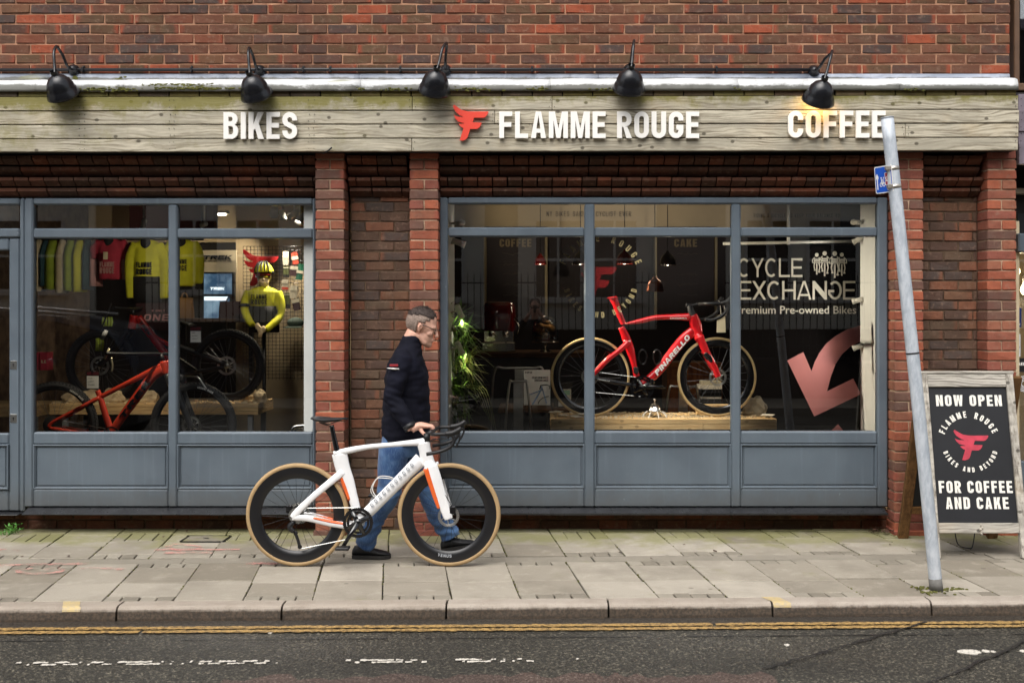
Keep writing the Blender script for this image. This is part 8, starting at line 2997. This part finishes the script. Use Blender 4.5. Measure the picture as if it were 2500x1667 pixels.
for (fx, fy) in fans:
 b_ = pv(fx - 50 + rng.uniform(-12, 12), fy + rng.uniform(-14, 14), rng.uniform(-.16, .12))
 pale = 980 < fy < 1110 and rng.random() < .55
 a0_ = rng.uniform(-.5, .3)
 for q in range(11):
  a = a0_ + (q - 5) * .27 + rng.uniform(-.12, .12)
  d_ = Vector((math.cos(a) * rng.uniform(.7, 1.05), rng.uniform(-.45, .35), math.sin(a) * .75 - .12))
  if rng.random() < .12:
   d_.x = -abs(d_.x)
  leaf_blade(b_ + Vector((0, 0, rng.uniform(-.02, .02))), d_, rng.uniform(.13, .24), rng.uniform(.010, .017), M_LEAF_PALE if pale else M_LEAF, bb, rng.uniform(.05, .5))
for k in range(6):
 MB().tube(spline([Vector((pv(150 + k * 12, 0).x, .7, pv(0, 1180).z)), Vector((pv(230 + k * 16, 0).x, .66, pv(0, 1210).z)), Vector((pv(300 + k * 14, 0).x, .62, pv(0, 1330 + k * 24).z))], 5), lerps([.002, .003, .001], 5), 5).build("blade", M_LEAF_PALE, bb)
# ---- white spot lamps on the reveals
xl_ = PX(1093, 0, .21).x
for i, (x, y, aim, e, lit, lab) in enumerate(((150, 228, (.4, 4.1, 2.74), 75, True, "topmost white spot lamp on the cafe window's left reveal, in the upper pane"), (150, 346, (2.2, .62, 1.15), 230, True, "second white spot lamp down on the cafe window's left reveal"),
           (150, 754, pv(250, 1000), 7, True, "third white spot lamp down, over the bamboo leaves"), (152, 970, pv(250, 1200), 4, True, "lowest white spot lamp, among the bamboo leaves"))):
 p_ = C5(.55)
 q = p_(x, y)
 spot(lab, q, aim, e, lit, r=.026, L=.11, group="white spot lamps on the window reveals", mount=(xl_ - .001, q.y, q.z - .004), size=(40, 56, 110, 110)[i])
xr_ = PX(2143, 0, .21).x
for i, (u, v, aim, e, lit, lab) in enumerate(((2090, 543, (1.5, 4.1, 2.74), 75, True, "small white spot on the right reveal in the upper pane"), (2092, 587, (1.75, .98, 1.75), 3, True, "small white spot at the end of the white track under the transom"),
           (2092, 734, (1.75, .98, 1.5), 3, True, "small white spot right of the reversed letter on the right reveal"), (2093, 847, (1.7, .98, 1.0), 2.5, True, "lowest small white spot beside the pink arrow"))):
 q = PX(u, v, .60)
 spot(lab, q, aim, e, lit, r=.022, L=.085, group="white spot lamps on the window reveals", mount=(xr_ + .003, q.y + .02, q.z + .002), size=(40 if i == 0 else 125), col=(1, .94, .86))
tk = thing("light_track", "thin white lighting track under the transom of the right bay", "lighting track", PX(1930, 593, .9))
MB().tube([PX(1765, 595, .9), PX(2110, 589, .9)], .012, 10, ref=(0, 0, 1)).build("bar", M_SPOT_WHITE, tk)
MB().box(PX(1925, 0, .9).x - .01, PX(1925, 0, .9).x + .01, .885, .915, PX(0, 597, .9).z, 2.95).build("hanger", M_SPOT_WHITE, tk)
# ---- black banner with cut-out lettering and the pink arrow
pn = C6(.98)
bnr = thing("banner", "tall black banner with cream words, cyclists and a pink curved arrow in the right bay", "banner", (PX(1990, 1050, .98).x, .98, .7))
M_BANNER = MT("black_banner_print", srgb(14, 11, 11), .9, spec=.08, var=.1)
MB().box(PX(1797, 0, .98).x, XB - .01, .98, .99, .30, PX(0, 600, .98).z).build("sheet", M_BANNER, bnr)
M_CREAM = MT("cream_print", srgb(232, 226, 210), .6, var=.02)
GRO = dict(wf=.80, tf=.125, rf=.36, gap=.09)
a, b = pn(288, 646, -.001), pn(738, 515, -.001)
mbx = MB()
text_mb(mbx, "CYCLE", a, (1, 0, 0), (0, 0, 1), b.z - a.z, .002, width=b.x - a.x, **GRO)
mbx.build("words", M_CREAM, bnr)
# EXCHANGE with its G turned round
a, b = pn(296, 803, -.001), pn(1106, 673, -.001)
lay_, tot = lay_text("EXCHANGE", b.z - a.z, width=b.x - a.x, wf=.76, tf=.125, rf=.36, gap=.07)
mbx = MB()
XZm = Matrix(((1, 0, 0, 0), (0, 0, 1, 0), (0, 1, 0, 0), (0, 0, 0, 1)))
for ch_, x, w, shp in lay_:
 for sh in shp:
  L_ = [[((w - p[0] if ch_ == 'G' else p[0]) + x + a.x, p[1] + a.z) for p in lp] for lp in sh]
  mbx.prism(L_, a.y - .002, a.y)
mbx.build("words", M_CREAM, bnr)
a, b = pn(276, 900, -.001), pn(1112, 846, -.001)
font_obj("Premium Pre-owned Bikes", "words", M_CREAM, bnr, a, (1, 0, 0), (0, 0, 1), height=b.z - a.z, width=b.x - a.x, bold=.008, depth=.002)
arrow = [(1922, 880), (1961, 859), (1981, 906), (1989, 884), (2000, 862), (2018, 838), (2040, 820), (2068, 804), (2099, 795), (2140, 789), (2140, 828), (2099, 834), (2076, 846), (2056, 864), (2040, 888), (2028, 920), (2019, 955), (2083, 924), (2102, 962), (1988, 1016)]
MB().prism([[(PX(u, v, .979).x, PX(u, v, .979).z) for u, v in arrow]], .9765, .979).build("arrow", MT("salmon_pink_print", srgb(236, 152, 150), .6, var=.02), bnr)
MB().prism([[(PX(u, v, .979).x, PX(u, v, .979).z) for u, v in ((2012, 1068), (2046, 1035), (2072, 1068))]], .9765, .979).build("arrow", MATS["salmon_pink_print"], bnr)
rdm = MB()
def rider(cx_, top, hgt):
 """Small line figure of a cyclist seen from the front, in crop pixels."""
 S = lambda x, y: (pn(cx_ + x * hgt, top + y * hgt).x, pn(cx_ + x * hgt, top + y * hgt).z)
 t_ = pn.m(hgt * .03)
 P = lambda pts, w=1.0: rdm.prism([stroke([S(*p) for p in pts], t_ * w)], .977, .979)
 E_ = lambda x, y, rx, ry: rdm.prism([[(S(x, y)[0] + math.cos(a) * pn.m(rx * hgt), S(x, y)[1] + math.sin(a) * pn.m(ry * hgt)) for a in [2 * PI * k / 14 for k in range(14)]]], .977, .979)
 E_(0, .09, .085, .09)
 P([(-.09, .2), (-.19, .3), (-.21, .45)], 1.0)
 P([(.09, .2), (.19, .3), (.21, .45)], 1.0)
 P([(-.21, .45), (.21, .45)], 1.2)
 P([(-.10, .21), (-.12, .42)], 1.0)
 P([(.10, .21), (.12, .42)], 1.0)
 P([(-.11, .30), (.11, .30)], 1.8)
 P([(-.11, .38), (.11, .38)], 1.8)
 P([(0, .50), (0, 1.0)], 1.9)
 P([(-.10, .46), (-.13, .62), (-.09, .78)], 1.5)
 P([(.10, .46), (.14, .66), (.10, .86)], 1.5)
 E_(-.09, .80, .045, .03)
 E_(.11, .88, .05, .035)
for cx_, top, hgt in ((838, 478, 150), (893, 466, 172), (963, 466, 186), (1012, 476, 160)):
 rider(cx_, top, hgt)
rdm.build("riders", M_CREAM, bnr)
# ---- gold lettering and emblem on the inside of the glass
pgz = C5(.19)
vg = thing("window_lettering", "gold ring of capitals stuck on the cafe window glass around a faint red emblem", "window lettering", pgz(978, 800))
cc_ = pgz(980, 562)
ra = pgz.m(226)
mbx = MB()
text_arc_mb(mbx, "FLAMME ROUGE", cc_, ra, 90, pgz.m(40), .001, (1, 0, 0), (0, 0, 1), wf=.5, tf=.18, rf=.16, gap=.75, space=1.2)
text_arc_mb(mbx, "BIKES AND BEYOND", cc_, ra - pgz.m(36), -90, pgz.m(34), .001, (1, 0, 0), (0, 0, 1), flip=True, wf=.5, tf=.18, rf=.16, gap=.55, space=1.0)
mbx.build("capitals", M_GOLD, vg)
mbx = MB()
a, b = pgz(852, 690), pgz(1130, 440)
emblem_mb(mbx, a, (1, 0, 0), (0, 0, 1), b.z - a.z, .001, .9)
def tint_mat():
 t = NT("translucent_red_vinyl")
 d = t.n("BsdfPrincipled")
 t.put(d.inputs['Base Color'], srgb(190, 30, 36))
 d.inputs['Roughness'].default_value = .5
 tr = t.n("BsdfTransparent")
 mx = t.n("MixShader")
 mx.inputs[0].default_value = .22
 t.t.links.new(tr.outputs[0], mx.inputs[1])
 t.t.links.new(d.outputs[0], mx.inputs[2])
 t.t.links.new(mx.outputs[0], t.out.inputs['Surface'])
 return t.m
mbx.build("emblem", tint_mat(), vg)
# ================================================================== NEXT DOOR (right edge)
nb = thing("neighbour_shop", "next-door shop at the right edge with slate-hung front and lit window", "building", (4.2, .4, 0))
NX = PX(2466, 0, .1).x + .03
M_DARKGAP = MT("dark_render", srgb(34, 30, 28), .8)
M_BROWNWOOD = MT("brown_window_timber", srgb(104, 78, 58), .5, var=.12, vs=8)
M_SLATE = MT("lilac_slate", srgb(126, 116, 126), .6, var=.15, vs=7, rnd=.25)
M_NEXTCREAM = MT("cream_window_frame", srgb(206, 190, 158), .5)
MB().box(3.60, 8.5, .62, .8, 2.45, 5.5).build("wall", M_DARKGAP, nb)
MB().box(3.58, 8.5, .50, 7.0, 5.5, 5.7).build("roof", M_SLATE, nb)
MB().box(PX(2476, 0, .3).x, PX(2490, 0, .3).x, .30, .40, PX(0, 205, .3).z, 4.9, .006).build("window_post", M_BROWNWOOD, nb)
MB().box(PX(2470, 0, .3).x, 5.4, .26, .42, PX(0, 224, .3).z, PX(0, 206, .3).z, .006).build("window_sill", M_BROWNWOOD, nb)
MB().box(PX(2490, 0, .38).x, 5.4, .37, .378, PX(0, 206, .3).z, 4.9).build("upper_pane", M_GLASS, nb)
ns = 0
for r in range(4):
 zt = PX(0, 232, .2).z - r * .125
 for k in range(9):
  x = PX(2482, 0, .2).x + k * .2 - (.1 if r % 2 else 0)
  x0_, x1_ = max(x, PX(2482, 0, .2).x), x + .197
  if x1_ - x0_ > .03:
   MB().box(x0_, x1_, .17 - .012 * (r % 2) , .20, zt - .16, zt, .003).build("slate", M_SLATE, nb)
MB().box(PX(2482, 0, .2).x, 5.6, .205, .62, PX(0, 392, .2).z, PX(0, 226, .2).z).build("hung_wall", M_DARKGAP, nb)
MB().box(PX(2484, 0, .3).x, 5.6, .28, .5, PX(0, 616, .3).z, PX(0, 570, .3).z, .01).build("fascia_bar", M_PAINT, nb)
MB().box(PX(2484, 0, .6).x, 5.6, .6, .62, PX(0, 570, .5).z, 2.45).build("recess", M_BLACK, nb)
MB().box(PX(2478, 0, .35).x, PX(2488, 0, .35).x, .34, .42, 0, PX(0, 540, .35).z, .005).build("window_frame", M_NEXTCREAM, nb)
MB().box(PX(2488, 0, .38).x, 5.4, .378, .384, .5, PX(0, 616, .3).z).build("shop_pane", M_GLASS, nb)
MB().box(PX(2484, 0, .35).x, 5.5, .34, .46, 0, .5, .01).build("stall_riser", M_PAINT, nb)
MB().box(3.62, 6.0, 2.4, 2.5, 0, 2.6).build("back_wall", MT("lit_beige_wall", srgb(190, 172, 140), .8), nb)
MB().box(3.62, 6.0, .5, 2.5, -.02, 0).build("shop_floor", M_FLOOR_IN, nb)
MB().box(3.62, 6.0, .5, 2.5, 2.6, 2.64).build("shop_ceiling", M_CEIL, nb)
for i, (u, v, e) in enumerate(((2480, 660, 5), (2502, 705, 16))):
 p = PX(u, v, .8)
 t = thing("filament_bulb", ["small glowing bulb close to the end pier's edge, next door", "glowing filament bulb hanging in the next-door window"][i], "light bulb", p, "glowing bulbs next door")
 MB().lathe([(.012, .06), (.014, .045), (.03, .01), (.034, -.012), (.024, -.04), (0, -.05)], p, (0, 0, 1), 16).build("glass", MT("lit_filament_glass", (1, .75, .42), .4, emit=(1, .72, .38), estr=9), t)
 MB().lathe([(0, .12), (.014, .12), (.016, .06), (.0, .06)], p, (0, 0, 1), 12).build("cap", M_BLACK, t)
 MB().tube([p + Vector((0, 0, .12)), (p.x, p.y, 2.6)], .003, 6).build("flex", M_BLACK, t)
 ld = bpy.data.lights.new("bulb_light", 'POINT')
 ld.energy = e
 ld.color = (1, .78, .5)
 ld.shadow_soft_size = .05
 lo = bpy.data.objects.new("bulb_light", ld)
 COL.objects.link(lo)
 lo.location = p + Vector((0, .1, -.12))
 adopt(lo, t)
pst = Plane(2440, 480, 3.267, .372)
M_STBLUE = MT("navy_sticker", srgb(24, 40, 92), .4)
M_STWHITE = MT("white_sticker", srgb(214, 216, 222), .4)
def sticker(label, x0, x1, y0, y1, mat):
 o = slab(pst, x0, x1, y0, y1, 0, .002, "sticker", mat, None, 0)
 return tag(o, label, "sticker", "stickers on the next-door window")
s1 = sticker("navy blue shield-like sticker with white letters, top of the next-door stickers", 122, 176, 886, 1042, M_STBLUE)
letters("words", M_DECAL_WHITE, s1, "ST", pst, 130, 152, 926, 962, .001, dy=-.001, **GOTH)
letters("words", M_DECAL_WHITE, s1, "ALIST", pst, 122, 164, 1012, 1026, .001, dy=-.001, **GOTH)
s2_ = sticker("white sticker with a round arrow mark, middle of the next-door stickers", 110, 168, 1096, 1276, M_STWHITE)
mk = MB()
c_ = pst(136, 1200)
mk.prism([[(c_.x + math.cos(2 * PI * k / 20) * .024, c_.z + math.sin(2 * PI * k / 20) * .03) for k in range(20)], [(c_.x + math.cos(2 * PI * k / 20) * .020, c_.z + math.sin(2 * PI * k / 20) * .026) for k in range(20)]], .3695, .3715)
mk.prism([stroke([(c_.x - .01, c_.z - .03), (c_.x + .012, c_.z + .04)], .004)], .3685, .3693)
mk.prism([[(c_.x + .018, c_.z + .052), (c_.x + .002, c_.z + .04), (c_.x + .018, c_.z + .034)]], .3685, .3693)
mk.build("mark", M_STBLUE, s2_)
s3 = sticker("black sticker with a white word, lowest of the next-door stickers", 118, 210, 1288, 1398, M_BLACK)
letters("words", M_DECAL_WHITE, s3, "LAKE", pst, 132, 200, 1322, 1346, .001, dy=-.001, shear=.1, **GOTH)
rg = MB()
c_ = pst(196, 1492)
for k, r in enumerate((.062, .050, .038, .026)):
 rg.prism([[(c_.x + math.cos(2 * PI * j / 32) * r, c_.z + math.sin(2 * PI * j / 32) * r) for j in range(32)], [(c_.x + math.cos(2 * PI * j / 32) * (r - .006), c_.z + math.sin(2 * PI * j / 32) * (r - .006)) for j in range(32)]], .366, .368)
tag(rg.build("ring_decal", M_STWHITE), "white concentric ring decal on the next-door glass", "decal")
# rest of the terrace either side, plain brick, so that the street closes
for (x0_, x1_, lab) in ((-16, -5.25, "plain brown brick terrace front continuing left of the shop"),):
 t = thing("terrace_house", lab, "building", ((x0_ + x1_) / 2, .3, 0))
 MB().box(x0_, x1_, .1, 6, 0, 7.4).build("wall", M_MORTAR_REC, t)
 MB().box(x0_ - .1, x1_, 0, 6.1, 7.4, 7.6).build("roof", M_SLATE, t)
tp = thing("shop_roof", "slate roof of the corner shop above the frame", "roof", (0, 2, 5))
MB().box(-5.3, 3.6, .2, 6, 5.6, 5.75).build("slates", M_SLATE, tp)
MB().box(-5.2, XR - .004, .1, 5.3, 4.705, 5.6).build("upper_storey", M_MORTAR_UP, tp)
# ================================================================== THE OTHER SIDE OF THE STREET (mirrored in the glass)
OY = -12.6
M_RENDER = MT("pale_render", srgb(232, 228, 214), .8, var=.06, vs=1.5)
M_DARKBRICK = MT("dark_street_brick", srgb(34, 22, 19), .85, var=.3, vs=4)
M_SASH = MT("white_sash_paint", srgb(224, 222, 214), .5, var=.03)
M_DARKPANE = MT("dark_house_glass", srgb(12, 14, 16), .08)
tag(MB().box(-90, 90, OY - 4, -9.6, -.2, 0.0).build("far_pavement", M_CHANNEL), kind="structure")
hs = thing("townhouse", "dark brick townhouse with pale window bays, mirrored in the shop glass", "building", (0, OY, 0))
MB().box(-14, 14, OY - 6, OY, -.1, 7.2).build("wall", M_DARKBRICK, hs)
MB().box(-14.2, 14.2, OY - 6.2, OY + .12, 7.2, 7.4).build("roof", M_SLATE, hs)
for (xa2, xb2, z0, z1, wins) in ((-3.1, -1.0, 1.25, 3.9, ((-2.75, -1.45),)), (-.35, 2.35, 1.25, 3.9, ((-.0, .85), (1.1, 1.95))), (3.7, 6.6, 1.25, 3.9, ((4.1, 4.9), (5.3, 6.2))), (-7.6, -4.6, 1.4, 3.9, ((-7.1, -6.2), (-5.8, -5.0))), (-11, -8.6, 1.4, 3.9, ((-10.5, -9.2),)), (8.2, 11, 1.25, 3.9, ((8.8, 10.2),))):
 b_ = MB().box(xa2, xb2, OY + .002, OY + .10, z0, z1, .01).build("bay_surround", M_RENDER, hs)
 for (wa, wb_) in wins:
  MB().box(wa, wb_, OY + .104, OY + .11, z0 + .62, z1 - .55).build("pane", M_DARKPANE, b_)
  w2 = MB()
  for (p0, p1, q0, q1) in ((wa - .06, wa, z0 + .62, z1 - .55), (wb_, wb_ + .06, z0 + .62, z1 - .55), (wa - .06, wb_ + .06, z1 - .55, z1 - .48), (wa, wb_, (z0 + z1) / 2, (z0 + z1) / 2 + .05), ((wa + wb_) / 2 - .02, (wa + wb_) / 2 + .02, z0 + .62, (z0 + z1) / 2), ((wa + wb_) / 2 - .02, (wa + wb_) / 2 + .02, (z0 + z1) / 2 + .05, z1 - .55)):
   w2.box(p0, p1, OY + .11, OY + .15, q0, q1)
  w2.build("sash", M_SASH, b_)
  MB().box(wa - .14, wb_ + .14, OY + .104, OY + .24, z0 + .5, z0 + .62, .01).build("sill", M_SASH, b_)
for (xa2, xb2) in ((-6.6, -5.4), (-2.6, -1.5), (.3, 1.6), (4.5, 5.8)):
 w_ = MB().box(xa2, xb2, OY + .003, OY + .06, 4.9, 6.5).build("upper_window", M_SASH, hs)
 MB().box(xa2 + .08, xb2 - .08, OY + .062, OY + .07, 4.98, 6.42).build("pane", M_DARKPANE, w_)
rl = thing("iron_railing", "thin black iron railing across the street, mirrored in the shop glass", "railing", (0, OY + 1.0, 0))
RY = OY + 1.0
M_IRON = MT("black_iron", srgb(18, 17, 18), .5)
MB().box(-8, 8, RY - .12, RY + .12, 0, .75, .02).build("dwarf_wall", M_DARKBRICK, rl)
for z in (.95, 2.12):
 MB().box(-8, 8, RY - .012, RY + .012, z, z + .025).build("rail", M_IRON, rl)
br_ = MB().tube([(0, 0, .75), (0, 0, 2.22), (0, 0, 2.34)], [.009, .009, .002], 6).mesh("bar", M_IRON)
x = -7.9
while x < 7.9:
 if not (-1.05 < x < -.4 and False):
  inst(br_, "bar", rl, (x, RY, 0))
 x += .125
# ---- the photographer, seen only as a dark figure in the glass
pgx, pgy = -.02, CAMY - .34
ph = MB()
def V(x, y, z):
 return Vector((pgx + x, pgy + y, z))
hd0 = V(.0, -.02, 1.70)
# head facing the shop (+y): build along x then turn
hm_ = MB()
head_shapes(hm_, Vector((0, 0, 0)), 1.0, .98)
Rz = Matrix.Translation(hd0) @ Matrix.Rotation(R(90), 4, 'Z')
ph.add([Rz @ Vector(p) for p in hm_.v], hm_.f, True)
ph.tube([V(0, -.03, 1.45), V(0, -.02, 1.62)], [.066, .058], 14)
ph.loft([[V(math.cos(t) * hw, math.sin(t) * hd_ - .03, z) for t in [2 * PI * k / 22 for k in range(22)]] for z, hw, hd_ in ((.86, .15, .10), (1.0, .15, .10), (1.2, .16, .11), (1.38, .18, .10), (1.46, .10, .07))])
for s in (-1, 1):
 ph.tube(spline([V(s * .18, -.03, 1.40), V(s * .30, .06, 1.24), V(s * .14, .24, 1.50), V(s * .07, .27, 1.60)], 5), lerps([.05, .042, .032, .026], 5), 12)
 ph.tube(spline([V(s * .09, -.03, .90), V(s * .10, -.02, .48), V(s * .11, -.05, .08)], 5), lerps([.08, .056, .040], 5), 14)
 for k in range(4):
  ph.tube([V(s * .075, .27, 1.60 + .018 * k), V(s * .05, .295, 1.605 + .018 * k), V(s * .02, .285, 1.605 + .018 * k)], [.0095, .009, .007], 8)
 ph.tube([V(s * .075, .25, 1.585), V(s * .045, .24, 1.60), V(s * .03, .245, 1.615)], [.012, .010, .008], 8)
pho = from_mesh(remeshed(ph, .0065, 3), "person", M_SKIN)
tag(pho, "photographer in dark clothes raising a camera, mirrored in the cafe window", "person")
ct = MB()
ct.loft([[V(math.cos(t) * hw, math.sin(t) * hd_ - .03, z) for t in [2 * PI * k / 24 for k in range(24)]] for z, hw, hd_ in ((.72, .22, .15), (.9, .21, .15), (1.15, .20, .145), (1.36, .215, .13), (1.44, .15, .10), (1.50, .085, .08))])
for s in (-1, 1):
 ct.tube(spline([V(s * .17, -.03, 1.42), V(s * .22, -.01, 1.38), V(s * .31, .06, 1.24), V(s * .15, .225, 1.485)], 5), lerps([.075, .075, .062, .048], 5), 14)
from_mesh(remeshed(ct, .011, 4), "coat", M_BLACKCLOTH, pho)
tr_ = MB()
tr_.loft([[V(math.cos(t) * .165, math.sin(t) * .12 - .03, z) for t in [2 * PI * k / 20 for k in range(20)]] for z in (.76, .86, .94)])
for s in (-1, 1):
 tr_.tube(spline([V(s * .085, -.03, .86), V(s * .10, -.02, .48), V(s * .11, -.05, .07)], 5), lerps([.10, .078, .065], 5), 16)
from_mesh(remeshed(tr_, .011, 4), "trousers", M_BLACKCLOTH, pho)
for s in (-1, 1):
 MB().loft([[V(s * .115 + math.cos(t) * w, y, .045 + math.sin(t) * .04) for t in [2 * PI * k / 12 for k in range(12)]] for y, w in ((-.14, .03), (-.08, .04), (.05, .045), (.14, .035), (.17, .015))]).build("shoe", M_SHOE, pho)
hr_ = MB().ball(hd0 + Vector((0, -.022, .05)), (.084, .098, .085), 18, 12)
hr_.build("hair", M_HAIR_DARK, pho)
cmr = thing("hand_camera", "black camera held up by the photographer, mirrored in the cafe window", "camera", (pgx, pgy + .25, 1.63))
MB().box(pgx - .068, pgx + .068, pgy + .205, pgy + .255, 1.60, 1.69, .01).build("camera_body", M_BLACK, cmr)
MB().box(pgx - .03, pgx + .03, pgy + .205, pgy + .25, 1.69, 1.715, .008).build("prism_hump", M_BLACK, cmr)
# ---- a dark car standing across the road, mirrored low in the left window
M_CARPAINT = MT("dark_blue_car_paint", srgb(44, 52, 66), .2, coat=.8, var=.03)
car = thing("parked_car", "dark car with a silver roof rail across the road, mirrored in the left shop window", "car", (-7.0, -5.6, ZR))
cx0, cyc = -9.2, -5.6
side = [(0.05, .34), (0.0, .55), (.06, .86), (.35, .98), (.72, 1.04), (1.05, 1.42), (1.5, 1.66), (2.4, 1.72), (3.3, 1.66), (3.95, 1.5), (4.28, 1.05), (4.38, .7), (4.34, .36)]
und = [(3.95, .26), (3.88, .52), (3.66, .68), (3.42, .68), (3.2, .52), (3.14, .26), (1.36, .26), (1.28, .52), (1.06, .68), (.82, .68), (.6, .52), (.54, .26)]
out = side + und
rings = []
for (y, kz) in ((-.90, .90), (-.86, 1.0), (0, 1.015), (.86, 1.0), (.90, .90)):
 ring_ = []
 for (x, z) in out:
  t_ = max(0, (z - 1.0) / .72)
  yy = y * (1 - .20 * t_)
  zz = z if z < 1.0 else 1.0 + (z - 1.0) * (kz if abs(y) > .88 else 1)
  ring_.append(Vector((cx0 + x, cyc + yy, ZR + zz)))
 rings.append(ring_)
mbx = MB()
n = len(out)
mbx.loft(rings, False, False)
for k in (0, -1):
 mbx.prism([[(p.x, p.z) for p in rings[k]]], rings[k][0].y, rings[k][0].y + (.002 if k == 0 else -.002), Matrix(((1, 0, 0, 0), (0, 0, 1, 0), (0, 1, 0, 0), (0, 0, 0, 1))))
mbx.build("body", M_CARPAINT, car)
for s in (-1, 1):
 for pts in ([(1.02, 1.10), (1.28, 1.40), (1.62, 1.58), (2.2, 1.60), (2.2, 1.08)], [(2.28, 1.08), (2.28, 1.60), (3.1, 1.57), (3.2, 1.08)], [(3.28, 1.08), (3.2, 1.55), (3.72, 1.44), (3.98, 1.12)]):
  vs = []
  for (x, z) in pts:
   t_ = max(0, (z - 1.0) / .72)
   vs.append(Vector((cx0 + x, cyc + s * (.905 - .20 * .9 * t_ + .004), ZR + z)))
  ins = [v + Vector((0, -s * .02, 0)) for v in vs]
  MB().loft([vs, ins], True, False).build("window", M_DARKPANE, car)
 MB().tube([(cx0 + 1.4, cyc + s * .66, ZR + 1.70), (cx0 + 2.4, cyc + s * .66, ZR + 1.765), (cx0 + 3.5, cyc + s * .66, ZR + 1.68)], .018, 8).build("roof_rail", M_STEEL, car)
 for xw in (.94, 3.54):
  w_ = sub("wheel", car)
  c_ = Vector((cx0 + xw, cyc + s * .82, ZR + .34))
  MB().lathe([(.2, -.10), (.31, -.11), (.338, -.08), (.34, 0), (.338, .08), (.31, .11), (.2, .10)], c_, (0, 1, 0), 32).build("tyre", M_TYRE, w_)
  rm = MB().lathe([(0, -.02), (.05, -.03), (.05, .03), (0, .02)], c_ + Vector((0, s * .07, 0)), (0, 1, 0), 16)
  rm.lathe([(.19, -.08), (.215, -.08), (.215, .08), (.19, .08)], c_, (0, 1, 0), 32, closed_prof=True)
  for k in range(5):
   a = 2 * PI * k / 5
   rm.tube([c_ + Vector((0, s * .07, 0)), c_ + Vector((math.cos(a) * .2, s * .07, math.sin(a) * .2))], [.04, .03], 8, r2=.012)
  rm.build("rim", M_STEEL, w_)
 for pts_, mm_, nm_ in (((4.30, .80), M_SPOT_WHITE, "headlight"), ((.03, .84), M_PINKRED, "tail_light")):
  MB().ball((cx0 + pts_[0], cyc + s * .68, ZR + pts_[1]), (.07, .17, .07), 12, 8).build(nm_, mm_, car)
 MB().ball((cx0 + 3.35, cyc + s * 1.0, ZR + 1.1), (.07, .11, .075), 10, 8).build("wing_mirror", M_CARPAINT, car)
